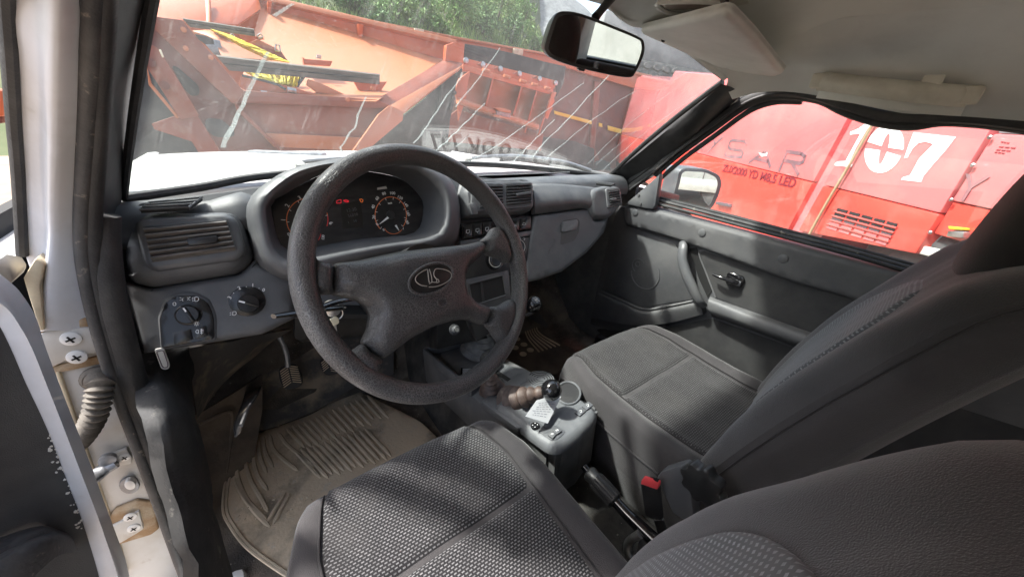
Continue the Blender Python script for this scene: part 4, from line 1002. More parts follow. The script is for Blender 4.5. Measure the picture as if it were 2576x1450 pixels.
# ================================================================ steering wheel
WC = V((.2175, .4807, 1.1707)); tw, ww = .493, .206
wn = V((math.sin(ww) * math.cos(tw), -math.cos(ww) * math.cos(tw), math.sin(tw)))
wex = V((math.cos(ww), math.sin(ww), 0)); wex = (wex - wn * wex.dot(wn)).normalized()
WF = Frame(WC, wex, wn.cross(wex))
wheel = thing('steering_wheel', 'four-spoke black steering wheel with crackled worn grain and an oval ship emblem', 'steering wheel', WC)
RW = .1865
pts = [WF.pt(RW * math.cos(a), RW * math.sin(a), 0) for a in [2 * math.pi * k / 96 for k in range(96)]]
mb = MB(); n = 16; vs = []; fs = []
for k, p in enumerate(pts):
    a = 2 * math.pi * k / 96; rd_ = WF.ex * math.cos(a) + WF.ey * math.sin(a)
    for j in range(n):
        b = 2 * math.pi * j / n
        vs.append(p + rd_ * (.0152 * math.cos(b)) + WF.n * (.0172 * math.sin(b)))
for k in range(96):
    for j in range(n): l = (j + 1) % n; q = (k + 1) % 96; fs.append((k * n + j, q * n + j, q * n + l, k * n + l))
finish('rim', mb.add(vs, fs), M['crackle'], wheel)
def Z3(pts): return [(676.2 + x * .4842, 360.6 + y * .4842) for x, y in pts]
def wp(nm, pts, h, r, base, m, step=.006, crown=None, sp=3):
    q = [(p.x, p.y) for p in spline(Z3(pts), sp, True)] if sp else Z3(pts)
    return finish(nm, MB().pillow(WF, WF.L(q, base + h * .6), h, r, base, step, crown), m, wheel, smooth=60, weld=True)
cc = WF.uv(676.2 + 760 * .4842, 360.6 + 760 * .4842, .01)
def dome(a, b): return .012 * max(0, 1 - ((a - cc[0]) ** 2 + (b - cc[1]) ** 2) / .011)
cover = [(362, 611), (480, 598), (700, 551), (900, 530), (1050, 516), (1122, 498), (1148, 520), (1140, 560), (1110, 590), (1062, 630), (1040, 690), (1050, 765), (1095, 815), (1168, 845), (1172, 890), (1148, 940), (1060, 907), (980, 917), (880, 948), (760, 1012), (680, 1074), (622, 1118), (560, 1082), (516, 1032), (548, 960), (560, 890), (540, 840), (490, 803), (430, 789), (364, 775), (358, 700)]
q = WF.L(rnd(Z3(cover), 7, 3), .012)
finish('hub_cover', MB().pillow(WF, q, .020, .017, -.006, .006, dome), M['crackle'], wheel, smooth=60, weld=True)
q = WF.L(rnd(Z3(cover), 7, 3), .0)
finish('hub_back', MB().plate(WF, q, -.035, -.010), M['black'], wheel, bevel=.006)
for st in ([(238, 560), (275, 590), (300, 606), (357, 611), (353, 700), (359, 774), (300, 774), (262, 796), (232, 790), (225, 680)],
           [(1127, 496), (1165, 468), (1186, 430), (1215, 420), (1262, 500), (1285, 600), (1262, 620), (1225, 588), (1180, 574), (1146, 560), (1152, 520)],
           [(1175, 844), (1225, 840), (1262, 815), (1296, 800), (1300, 900), (1262, 1010), (1225, 1035), (1200, 1000), (1180, 965), (1154, 942), (1178, 890)],
           [(512, 1036), (556, 1086), (618, 1122), (600, 1160), (592, 1200), (600, 1245), (560, 1250), (470, 1190), (400, 1120), (428, 1092), (470, 1068)]):
    q = WF.L(rnd(Z3(st), 7, 3), .010)
    finish('spoke', MB().pillow(WF, q, .020, .015, -.008, .006), M['crackle'], wheel, smooth=60, weld=True)
# emblem: oval rim, sail-boat outline
ec = WF.uv(1087, 700, .033)
em = finish('emblem', MB().plate(WF, ell(ec, .0365, .0185, 40, 0, .06), .018, .0335), M['black'], wheel, bevel=.001)
E1 = MB(); o = [WF.pt(*q, .0335) for q in ell(ec, .039, .0205, 44, 0, .06)]; E1.tube(o, .0022, 6, closed=True)
finish('emblem_surround', E1, M['crackle'], em)
def stroke(pts, r=.0007, h=.0345):
    return MB().tube([WF.P(u, v, h) for u, v in spline(Z3(pts), 4)], r, 5)
for s_ in ([(832, 745), (872, 742), (915, 725), (945, 700), (946, 672), (915, 655), (872, 650), (858, 668), (860, 690), (872, 705), (868, 720), (848, 720), (834, 728)],
           [(824, 652), (796, 665), (766, 690), (764, 715), (790, 735), (822, 740)], [(826, 655), (830, 700), (834, 722)], [(834, 652), (845, 690), (848, 718)], [(872, 722), (884, 718), (880, 706), (868, 702)]):
    finish('emblem_line', stroke(s_), M['greyplast'], em)
hp = WF.uv(676.2 + 890 * .4842, 360.6 + 826 * .4842, .02)
finish('horn_mark', MB().tube([WF.pt(hp[0] + q[0], hp[1] + q[1], .0268) for q in ell((0, 0), .0085, .006, 18)], .0012, 6, closed=True), M['crackle'], wheel)
finish('wheel_boss', MB().lathe([(.045, 0), (.05, .02), (.05, .05)], WC - WF.n * .075, WF.n, 24), M['black'], wheel)

# ================================================================ centre console
CF = Frame((.5, .40, .735), (1, 0, 0), (0, 1, -.13))
con = thing('centre_console', 'dusty grey plastic console between the two front seats with tray, cup holder and window switches', 'console', (.52, .55, .55))
def cflat(nm, poly, h0, h1, m, par=con, bev=0.0, rr=0):
    return finish(nm, MB().plate(CF, CF.L(rnd(poly, rr) if rr else poly, h1), h0, h1), m, par, bevel=bev)
low = [(1062, 880), (1176, 852), (1330, 930), (1500, 1022), (1494, 1060), (1418, 1118), (1388, 1122), (1320, 1080), (1205, 1010), (1110, 930)]
cflat('console_body', low, -.14, -.012, M['consoled'], bev=.006)
# tray with raised walls
tr = [(1062, 884), (1174, 854), (1232, 890), (1290, 935), (1196, 1010), (1110, 928)]
hole_ = [(1098, 882), (1164, 865), (1262, 930), (1182, 968)]
tray = cflat('tray_floor', hole_, -.02, -.010, M['consoled'])
o3 = [CF.P(u, v, .004) for u, v in [(1068, 886), (1172, 857), (1258, 918), (1182, 984)]]
for a, b in zip(o3, o3[1:] + o3[:1]): finish('tray_wall', MB().bar(a, b, .010, .034, CF.n), M['consoled'], con, bevel=.003)
mb = MB(); SF = Frame(CF.P(1182, 935, -.0095), (.86, -.5, 0), (.5, .86, -.11))
for k in range(7): mb.bar(SF.pt(-.022, .017 - k * .0055, .0012), SF.pt(.012 - .004 * (k % 3), .017 - k * .0055, .0012), .0022, .0004, SF.n)
for k in range(4): mb.bar(SF.pt(.014 + .0075 * k, .02, .0012), SF.pt(.014 + .0075 * k, -.02, .0012), .0008, .0004, SF.n)
for k in range(5): mb.bar(SF.pt(.014, .02 - .01 * k, .0012), SF.pt(.037, .02 - .01 * k, .0012), .0008, .0004, SF.n)
st_ = finish('shift_label', MB().plate(SF, [(-.028, -.025), (.04, -.025), (.04, .024), (-.028, .024)], 0, .0009), M['piano'], con)
finish('label_print', mb, M['print'], st_, smooth=0)
# raised rear deck
deck = [(1240, 1020), (1262, 980), (1318, 952), (1350, 938), (1400, 952), (1502, 1022), (1503, 1040), (1460, 1086), (1420, 1114), (1396, 1120), (1374, 1114), (1310, 1068)]
q = CF.L(rnd(deck, 14), .012)
finish('console_deck', MB().pillow(CF, q, .022, .018, -.012, .010), M['console'], con, smooth=60, weld=True)
side = [CF.P(1504, 1034, -.004), CF.P(1462, 1088, -.004), CF.P(1400, 1122, -.004), CF.P(1340, 1090, -.004)]
rows = [side, [p + V((0, -.012, -.17)) for p in side]]
finish('console_end', MB().slab(rows, V((-.01, .02, 0))), M['consoled'], con, smooth=0)
mid = [(1210, 1008), (1300, 938), (1345, 935), (1330, 960), (1270, 985), (1250, 1022), (1320, 1072), (1300, 1076)]
cflat('console_side_band', mid, -.02, .002, M['console'], bev=.004)
band = [(1240, 905), (1330, 930), (1352, 948), (1300, 966), (1266, 960)]
cflat('console_neck', band, -.03, .0, M['console'], bev=.006)
cflat('neck_groove', [(1228, 925), (1236, 920), (1300, 962), (1292, 968)], .0, .0015, M['void'])
# slotted speaker-like grille, cup holder
gp = (1360, 952)
gr = cflat('round_grille', ell(gp, 35, 21, 28, 0, .1), .006, .012, M['console'], bev=.001)
for k, r in enumerate((.3, .5, .7, .88)):
    e = [CF.P(u, v, .0125) for u, v in ell(gp, 35 * r, 21 * r, 30, .4, .1)]
    finish('slot', MB().tube(e[2:13], .0011, 5), M['void'], gr); finish('slot', MB().tube(e[15:29], .0011, 5), M['void'], gr)
cup = (1430, 988)
cp_ = cflat('cup_holder', ell(cup, 29, 27, 26, 0, .3), .0098, .0106, M['rubber'])  # dark disc on the solid deck, its colour gives the shade of a recess
finish('cup_rim', MB().tube([CF.P(*q, .012) for q in ell(cup, 30, 28, 28, 0, .3)], .0032, 6, closed=True), M['console'], cp_)
dip = [(1352, 1040), (1392, 1005), (1420, 1020), (1418, 1045), (1395, 1080), (1372, 1075)]
cflat('coin_recess', dip, .0098, .0104, M['console'], rr=6)
def cswitch(poly, nm='rocker_switch', par=con, h=.013): return cflat(nm, poly, .010, h, M['dash2'], par, .001)
for k in range(2):
    a, b = [(1445, 1036), (1462, 1022), (1475, 1031), (1459, 1045)], [(1463, 1020), (1480, 1008), (1493, 1017), (1476, 1030)]
    s_ = cswitch((a, b)[k], 'seat_heater_switch', con, .014)
    u = sum(p[0] for p in (a, b)[k]) / 4; v = sum(p[1] for p in (a, b)[k]) / 4
    finish('symbol', MB().tube([CF.P(u - 3, v - 1, .0145), CF.P(u + 2, v - 3, .0145), CF.P(u + 3, v + 2, .0145), CF.P(u - 1, v + 3, .0145)], .0009, 5), M['print'], s_)
wsw = [(1326, 1064), (1340, 1054), (1358, 1062), (1372, 1075), (1396, 1068), (1424, 1084), (1402, 1104), (1386, 1106)]
cflat('switch_plate', wsw, .0098, .0112, M['dash2'], bev=.001, rr=4)
jw = cflat('mirror_joystick', ell((1346, 1068), 11, 8, 16), .011, .0165, M['piano'], con, .001)
for (u, v) in ((1340, 1068), (1352, 1067), (1346, 1063), (1346, 1073)): finish('arrow', MB().box(CF.P(u, v, .0168), (.002, .002, .0004)), M['print'], jw)
for poly in ([(1378, 1092), (1388, 1082), (1400, 1090), (1391, 1101)], [(1390, 1082), (1400, 1074), (1414, 1082), (1402, 1090)]):
    s_ = cswitch(poly, 'window_switch', con, .016); u = sum(p[0] for p in poly) / 4; v = sum(p[1] for p in poly) / 4
    finish('symbol', MB().bar(CF.P(u - 3, v, .0163), CF.P(u + 3, v - 2, .0163), .003, .0004, CF.n), M['print'], s_)
# 12 V socket, front of the console
finish('console_front', MB().prism(px(AY, (1100, 812, .80), (1195, 800, .80), (1230, 850, .80), (1172, 862, .80), (1100, 880, .80)), V((0, .06, -.03))), M['black'], con, bevel=.005)
sk = AY(1142, 828, .79)
lz = finish('lighter_socket', MB().lathe([(.016, 0), (.016, .006), (.011, .008), (.011, .02), (.009, .022)], sk, (0, -.9, .45), 18), M['dash2'], con)
finish('lighter_mark', MB().lathe([(.006, 0), (.006, .0005)], sk + V((0, -.9, .45)).normalized() * .0222, (0, -.9, .45), 14), M['greyplast'], lz)

# ---- gear lever and the two transfer levers
def gaiter(P, radii, m, nm, par, folds=6):
    path = spline(P, folds * 2); n = len(path) - 1; rr = []
    for i in range(n + 1):
        t = i / n; r = radii[0] + (radii[1] - radii[0]) * t
        rr.append(r * (1 + .13 * math.sin(i * math.pi)) * (1 + (.10 if i % 4 < 2 else -.07)))
    return finish(nm, MB().tube(path, rr, 22), m, par, smooth=60)
gl_ = thing('gear_lever', 'gear lever with round black knob showing a shift pattern on a ribbed grey gaiter', 'gear lever', CF.P(1215, 868, 0))
b0 = CF.P(1206, 878, .0); kt = AY(1342, 765, .72)
ax = (kt - b0)
prof = []
for i in range(15):
    t = i / 14; prof.append((.060 * (1 - t) + .017 * t + (.005 if i % 3 == 0 else -.003), .085 * t))
gd = V((.06, -.10, .9)).normalized()
finish('gaiter', MB().lathe(prof, b0, gd, 28), M['bootgrey'], gl_, smooth=50)
e0 = b0 + gd * .08
finish('collar', MB().lathe([(.017, 0), (.017, .028), (.013, .03)], b0 + gd * .078, (kt - e0), 16), M['void'], gl_)
finish('stem', MB().tube(spline([e0, e0 + gd * .05 + V((.01, .01, 0)), kt - V((.02, 0, .03)), kt], 4), .006, 8), M['black'], gl_)
kd_ = (CAMP - kt).normalized() * .35 + V((.1, -.25, .7)); kd_.normalize()
kn = finish('knob', MB().lathe([(.0001, -.027)] + [(.026 * math.cos(a), .027 * math.sin(a)) for a in [(-1.4 + 2.4 * k / 12) for k in range(13)]] + [(.012, .0245)], kt, kd_, 24), M['gloss'], gl_)
KF = Frame(kt + kd_ * .0235, (1, .2, 0), kd_.cross(V((1, .2, 0))))
finish('knob_cap', MB().lathe([(.0145, 0), (.014, .0015), (.0001, .003)], kt + kd_ * .0225, kd_, 20), M['black'], kn)
mb = MB()
for xx in (-.005, 0, .005): mb.bar(KF.pt(xx, -.005, .003), KF.pt(xx, .005, .003), .001, .0006, KF.n)
mb.bar(KF.pt(-.005, 0, .003), KF.pt(.005, 0, .003), .001, .0006, KF.n)
for t, x, y in (('1', -.005, .0078), ('2', -.005, -.0078), ('3', 0, .0078), ('4', 0, -.0078), ('5', .005, .0078), ('R', .005, -.0078)): mb.text(t, KF, x, y, .0042, .0028, .0004)
finish('shift_pattern', mb, M['print'], kn, smooth=0)
def transfer(label, base, mid_, tip, r0, r1, knob_uv, knob_z):
    kx = AZ(*knob_uv, knob_z)
    t = thing('transfer_lever', label, 'lever', base)
    P = [base, mid_, tip]; path = spline(P, 12); n = len(path) - 1
    rr = [(r0 + (r1 - r0) * i / n) * (.70, .98, 1.12, 1.0)[i % 4] for i in range(n + 1)]
    finish('gaiter', MB().tube(path, rr, 22), M['bootbrown'], t, smooth=35)
    finish('stem', MB().tube([tip, kx], .006, 8), M['black'], t)
    kn = finish('knob', MB().lathe([(.0001, -.0255)] + [(.0255 * math.cos(a), .0255 * math.sin(a)) for a in [(-1.45 + 2.9 * k / 16) for k in range(17)]] + [(.0001, .0255)], kx, (kx - tip).normalized(), 24), M['gloss'], t)
    return t
transfer('rear transfer lever with glossy black ball knob leaning back from a brown ribbed gaiter', CF.P(1280, 1010, -.012), CF.P(1312, 1000, .03), AZ(1368, 984, .795), .041, .012, (1387, 980), .81)
transfer('front transfer lever half hidden behind the lower rim of the steering wheel', CF.P(1240, 985, -.012), CF.P(1235, 965, .03), CF.P(1232, 940, .07), .036, .014, (1232, 906), .84)
# paper tag hung on the lever
tg = thing('paper_tag', 'small white printed paper tag hanging beneath the glossy black lever knob', 'tag', AZ(1372, 1030, .765))
TGF = Frame(AZ(1370, 1026, .775), (.85, .5, .10), (-.30, .68, .58))
tp = [(1411, 990), (1418, 1002), (1378, 1064), (1322, 1050), (1336, 1020), (1358, 1004)]
tp = [(1412, 996), (1378, 1064), (1322, 1046), (1350, 1006), (1376, 998)]
tagsheet = finish('tag_sheet', MB().plate(TGF, TGF.L(tp, .0008), 0, .0008), M['paper'], tg)
mb = MB(); random.seed(3)
for k in range(7):
    t = (k + .9) / 8.2
    a = lerp2((1354, 1010), (1326, 1046), t); b = lerp2((1404, 1002), (1378, 1058), t)
    s0 = random.uniform(.04, .2)
    while s0 < .86:
        L0 = random.uniform(.05, .16); e0_ = min(.93, s0 + L0)
        mb.bar(TGF.P(*lerp2(a, b, s0), .0011), TGF.P(*lerp2(a, b, e0_), .0011), .0008, .0003, TGF.n); s0 = e0_ + .05
finish('tag_print', mb, M['ink'], tg, smooth=0, kind='stuff')

# ---- handbrake
hb = thing('handbrake', 'black handbrake lever with ribbed grip standing on the carpeted tunnel', 'handbrake', (.56, .15, .6))
h0, h1, h2, h3 = AX(1466, 1168, .515), AX(1484, 1190, .515), AX(1550, 1262, .515), AX(1660, 1372, .515)
finish('release_button', MB().lathe([(.0085, 0), (.0085, .02), (.007, .022)], h1, (h0 - h1), 16), M['gloss'], hb, bevel=.001)
ax = (h2 - h1); Lh = ax.length
finish('grip', MB().lathe([(.015, -.004), (.0185, 0), (.0165, .012), (.0185, .018), (.0195, Lh * .5), (.018, Lh - .004), (.014, Lh)], h1, ax, 24), M['black'], hb)
axn = ax.normalized(); hx = axn.cross(V((0, 0, 1))).normalized(); hy = hx.cross(axn)
for k in range(14):
    a = 2 * math.pi * k / 14; d = hx * math.cos(a) + hy * math.sin(a)
    finish('grip_rib', MB().tube([h1 + axn * .02 + d * .0185, h1 + axn * (Lh * .5) + d * .0195, h2 - axn * .006 + d * .018], .0024, 5), M['black'], hb)
finish('lever_arm', MB().tube([h2 - axn * .002, h2 + axn * .03, h3, h3 + (h3 - h2) * .3], [.0125, .013, .016, .017], 14), M['gloss'], hb)
# bracket and litter behind it
bk = thing('bracket', 'bent pale metal seat bracket beside the foot of the handbrake', 'bracket', AZ(1590, 1380, .6))
finish('bent_tube', MB().tube(spline([AX(1610, 1342, .50), AX(1582, 1362, .49), AX(1580, 1390, .485), AX(1600, 1412, .49), AX(1640, 1440, .50), AX(1680, 1470, .51)], 4), .0085, 10), M['metal'], bk)
finish('bracket_plate', MB().slab([[AX(1612, 1340, .515), AX(1640, 1368, .52)], [AX(1600, 1395, .50), AX(1650, 1420, .51)]], V((0, 0, -.006))), M['zinc'], bk)
pw = thing('paper_scrap', 'scrap of crumpled white paper on the black tunnel carpet', 'paper', AX(1545, 1350, .52))
rows = [[AX(1537 + 9 * i, 1346 + 5 * j - 2 * i, .515 + .004 * ((i + j) % 2)) for i in range(3)] for j in range(3)]
finish('paper_sheet', MB().slab(rows, V((.0, .001, -.001))), M['print'], pw, smooth=0)
# ---- seat-belt buckle
bu = thing('seat_belt_buckle', 'seat belt buckle with a bright red button standing beside the passenger seat', 'buckle', AX(1650, 1260, .66))
top4 = [AX(1612, 1207, .536), AX(1622, 1193, .541), AX(1666, 1206, .551), AX(1655, 1223, .548)]
finish('red_button', MB().prism(top4, V((.004, 0, -.02))), M['redbtn'], bu, bevel=.003)
finish('button_slot', MB().prism([p + V((0, 0, .0008)) for p in [top4[1].lerp(top4[3], .25).lerp(top4[2], .1), top4[1].lerp(top4[2], .35), top4[1].lerp(top4[2], .85), top4[2].lerp(top4[3], .3).lerp(top4[0], .15)]], V((0, 0, -.002))), M['void'], bu)
finish('buckle_body', MB().prism([p.lerp((top4[0] + top4[2]) / 2, -.06) + V((.002, 0, -.012)) for p in top4], V((.028, -.02, -.11))), M['black'], bu, bevel=.005)
finish('buckle_stalk', MB().bar((top4[0] + top4[2]) / 2 + V((.04, -.02, -.12)), (top4[0] + top4[2]) / 2 + V((.08, -.06, -.25)), .03, .02), M['black'], bu)

# ================================================================ front seats
seat = thing('front_seat', 'driver seat in the foreground with dark grey bolsters and light-stitched cushion centre', 'seat', (.155, .1, .42), 'front seats')
SX = .155
def cush(s, t):
    """seat cushion: s -1..1 across, t 0 (back) .. 1 (front lip) .. 1.35 (down the front)"""
    tt = min(t, 1.0)
    y = .06 + .47 * tt - .012 * s * s * (tt ** 2)
    wdt = .250 + .012 * math.sin(math.pi * tt) - .035 * max(0, tt - .75) / .25
    x = SX + s * wdt
    a = abs(s)
    z = .742 + .018 * tt - .012 * math.sin(math.pi * min(1, tt * 1.1))
    bol = math.exp(-((a - .80) / .13) ** 2) * .020 * (1 - .55 * tt ** 3)
    z += bol
    q_ = V((s * 1.9, t * 3.2, 4)); z += .0045 * noise.noise(q_) + .0018 * noise.noise(q_ * 3.1)
    if a > .86:
        k = (a - .86) / .14; z -= .13 * k * k; x -= math.copysign(.012 * k * k, s)
    k2 = max(0, (tt - .88) / .12); z -= .022 * k2 * k2
    if t > 1:
        d = (t - 1) / .35; y += .030 * math.sin(d * math.pi) * (1 - .3 * a) - .02 * d; z -= .15 * d
    return V((x, y, z))
S_ = [-1 + 2 * i / 56 for i in range(57)]; T_ = [i / 30 for i in range(31)] + [1 + .35 * i / 9 for i in range(1, 10)]
rows = [[cush(s, t) for s in S_] for t in T_]
uv = [(s * .25, t * .5) for t in T_ for s in S_]
mb = MB(); mb.grid(rows, uv=uv)
ring_ = [rows[-1][i] for i in range(len(S_))]
finish('cushion', mb, M['bolster'], seat, smooth=60)
skirt = [[cush(-1, t) for t in T_], [cush(-1, t) + V((.004, 0, -.07)) for t in T_]]
for sg in (-1, 1):
    a = [cush(sg, t) for t in T_[:34]]; finish('side_skirt', MB().slab([a, [p + V((-sg * .006, 0, -.085)) for p in a]], V((-sg * .008, 0, 0))), M['bolster'], seat, smooth=50)
def s_lim(t, sg): return sg * (.675 + (.02 if sg > 0 else .05) * t) if t < .94 else sg * (.675 + .05 * .94 - (t - .94) * .6)
def quilt(t0, t1, nm, m):
    R = []; uv = []; nt_, ns_ = 26, 44
    for j in range(nt_ + 1):
        t = t0 + (t1 - t0) * j / nt_; r = []
        lo, hi = -.66 - .05 * min(t, 1), .66 + .02 * min(t, 1)
        for i in range(ns_ + 1):
            s = lo + (hi - lo) * i / ns_; p = cush(s, t); n_ = (cush(s + .01, t) - cush(s - .01, t)).cross(cush(s, t + .01) - cush(s, t - .01)).normalized()
            e = min(i, ns_ - i) / ns_ * .33; e2 = min(j, nt_ - j) / nt_ * abs(t1 - t0) * .47; d = min(1, min(e, e2) / .012)
            r.append(p + n_ * (-.002 + .0095 * math.sqrt(max(0, 1 - (1 - d) ** 2)))); uv.append((p.x, (p.y if t <= 1 else p.y - (p.z - .75))))
        R.append(r)
    mb = MB(); mb.grid(R, uv=uv)
    return finish(nm, mb, m, seat, smooth=60)
quilt(.02, .555, 'cushion_centre', M['insert']); quilt(.565, 1.12, 'cushion_centre', M['insert'])
for sg in (-1, 1):
    P = []
    for k in range(20):
        t = .02 + 1.05 * k / 19; P.append(cush((-.66 - .05 * min(t, 1) - .012) if sg < 0 else (.66 + .02 * min(t, 1) + .012), t) + V((0, 0, .003)))
    finish('seam_piping', MB().tube(P, .0018, 6), M['headrest'], seat)
    P = [cush(sg * .955, t) + V((sg * .002, 0, .003)) for t in [i / 24 for i in range(25)]] + [cush(sg * .955, 1 + .3 * i / 6) for i in range(1, 7)]
    finish('edge_piping', MB().tube(P, .0026, 6), M['bolster'], seat)
finish('seat_frame', MB().box((SX, .28, .575), (.40, .42, .13)), M['black'], seat, bevel=.02)
finish('seat_pedestal', MB().box((SX, .25, .47), (.34, .36, .10)), M['void'], seat, bevel=.01)
# backrest
def back(s, h):
    """front skin of the backrest: s -1..1 across, h 0..1 up"""
    z = .66 + .62 * h
    yc = .152 - .03 * h - .185 * h ** 1.9
    wdt = .236 + .022 * math.sin(math.pi * min(1, h * 1.25)) - .030 * max(0, (h - .80) / .20) ** 2
    a = abs(s); y = yc - .036 * (1 - math.exp(-((1 - a) / .36) ** 2)) * (1 - .45 * h)
    y += .004 * noise.noise(V((s * 1.7, h * 3, 8))) + .0018 * noise.noise(V((s * 6, h * 9, 3)))
    if a > .66: k = (a - .66) / .34; y -= .046 * k ** 2 * (.35 + .65 * math.sin(math.pi * min(1, h * .78 + .1)))
    if h > .9: k = (h - .9) / .1; y -= .03 * k * k
    return V((SX + s * wdt, y, z - .0 + (.0 if a < .5 else -.014 * ((a - .5) / .5) ** 2 * h ** 3)))
H_ = [i / 34 for i in range(35)]
rows = [[back(s, h) for s in S_] for h in H_]
# close round the sides, the top and the rear
def rear(s, h):
    p = back(s, h); return V((SX + (p.x - SX) * .93, .050 - .03 * h - .155 * h ** 1.6 - .075 * (1 - .6 * s ** 4), p.z - .005))
mb = MB(); mb.grid(rows, uv=[(s * .25, h * .6) for h in H_ for s in S_])
finish('backrest', mb, M['bolster'], seat, smooth=60)
finish('backrest_rear', MB().grid([[rear(s, h) for s in S_] for h in H_]), M['bolster'], seat, smooth=60)
for sg in (-1, 1):
    A = [back(sg, h) for h in H_]; D = [rear(sg, h) for h in H_]
    Bm = [p.lerp(q, .33) + V((sg * .014, 0, 0)) for p, q in zip(A, D)]; Cm = [p.lerp(q, .7) + V((sg * .012, 0, 0)) for p, q in zip(A, D)]
    g = [A, Bm, Cm, D]; cols = [spline([r[k] for r in g], 4) for k in range(len(A))]
    finish('backrest_side', MB().slab([[c[i] for c in cols] for i in range(len(cols[0]))], V((-sg * .004, 0, 0))), M['bolster'], seat, smooth=60)
    finish('side_piping', MB().tube([p.lerp(q, .12) + V((sg * .0065, 0, 0)) for p, q in zip(A, D)], .0018, 6), M['headrest'], seat)
tp_ = [[back(s, 1).lerp(rear(s, 1), k / 5) + V((0, 0, .018 * math.sin(math.pi * k / 5))) for s in S_] for k in range(6)]
finish('backrest_top', MB().slab(tp_, V((0, 0, -.004))), M['bolster'], seat, smooth=60)
R = []; uv = []
for j in range(31):
    h = .10 + .76 * j / 30; hw = .55 * (1 - max(0, (j / 30 - .72) / .28) ** 2.2 * .75); r = []
    for i in range(33):
        s = -hw + 2 * hw * i / 32; p = back(s, h); d = min(1, min(min(i, 32 - i) / 32 * hw, min(j, 30 - j) / 30 * .4) / .03)
        r.append(p + V((0, 1, .25)) * (-.002 + .008 * math.sqrt(max(0, 1 - (1 - d) ** 2)))); uv.append((p.x, p.z))
    R.append(r)
mb = MB(); mb.grid(R, uv=uv); finish('backrest_centre', mb, M['insertb'], seat, smooth=60)
# headrest
hc = V((SX, -.135, 1.385))
ctrl = []
for j in range(11):
    a = -math.pi / 2 + math.pi * j / 10; r = []
    for k in range(20):
        b = 2 * math.pi * k / 20; ca, cb, sb_ = math.cos(a), math.cos(b), math.sin(b)
        sq = lambda v, e: math.copysign(abs(v) ** e, v)
        r.append(hc + V((.128 * sq(ca, .6) * sq(cb, .7), .058 * sq(ca, .6) * sq(sb_, .8) - .02 * math.sin(a), .125 * sq(math.sin(a), .75))))
    ctrl.append(r)
mb = MB(); mb.loft(ctrl, 3, 3, closed=True)
finish('headrest', mb, M['headrest'], seat, smooth=70)
for sg in (-1, 1): finish('headrest_post', MB().tube([V((SX + sg * .06, -.12, 1.20)), V((SX + sg * .06, -.13, 1.30))], .007, 8), M['metal'], seat)
# recliner cover and hand wheel on the inner side are built once and copied with the seat
passenger = copy_tree(seat, (.712, .062, 0))
passenger['label'] = 'passenger seat by the far door with plain black headrest and dust marks on the cushion'
for ch in list(passenger.children):
    if ch.name.split('.')[0] == 'headrest': ch.location = ch.location + V((.004, .022, -.07))
    if ch.name.split('.')[0] in ('headrest', 'headrest_post', 'backrest', 'backrest_rear', 'backrest_side', 'backrest_top', 'backrest_centre', 'side_piping'):
        ch.rotation_euler.z = .085; ch.location = ch.location + V((.004, -.010, 0))
    if ch.name.startswith('cushion_centre'): ch.data = ch.data.copy(); ch.data.materials[0] = M['insert2']
# hinge cover and scalloped hand wheel at the passenger seat's near side
rc = [AX(u, v, .570) for u, v in [(1650, 1200), (1664, 1184), (1716, 1168), (1742, 1190), (1735, 1215), (1745, 1300), (1720, 1310), (1690, 1290)]]
hcov = finish('recliner_cover', MB().prism([p - V((0, 0, 0)) for p in rc], V((.03, 0, 0))), M['dash'], passenger, bevel=.006)
hwc = AX(1760, 1222, .548)
sc2 = []
for k in range(48):
    a = 2 * math.pi * k / 48; r = .036 + .004 * math.cos(a * 8); sc2.append(hwc + V((0, r * math.cos(a), r * math.sin(a))))
finish('recliner_wheel', MB().prism(sc2, V((.025, 0, 0))), M['black'], passenger, bevel=.003)
for p in (hcov,): pass
# rear bench, seen in gaps and in the mirror
rb = thing('rear_bench', 'black rear bench seat behind the two front seats', 'bench', (.5, -.8, .45))
finish('bench_cushion', MB().box((.5, -.78, .64), (1.2, .5, .18)), M['bolster'], rb, bevel=.05, seg=4)
finish('bench_back', MB().box((.5, -1.18, .93), (1.2, .16, .52), Matrix.Rotation(.25, 3, 'X')), M['bolster'], rb, bevel=.05, seg=4)
# seat belts on the centre pillars
for sx, lab in ((-.1, 'black seat belt hanging on the driver side pillar'), (1.12, 'black seat belt hanging on the passenger side pillar')):
    sb = thing('seat_belt', lab, 'seat belt', (sx, -.48, 1.3))
    sg = 1 if sx < .5 else -1
    finish('webbing', MB().slab([[V((sx, -.46, 1.36)), V((sx + .0, -.41, 1.36))], [V((sx - sg * .04, -.45, .95)), V((sx - sg * .04, -.40, .95))], [V((sx - sg * .06, -.45, .55)), V((sx - sg * .06, -.40, .55))]], V((sg * .0015, 0, 0))), M['greyl'], sb)
    finish('belt_guide', MB().box((sx, -.435, 1.37), (.02, .07, .04)), M['black'], sb, bevel=.006)

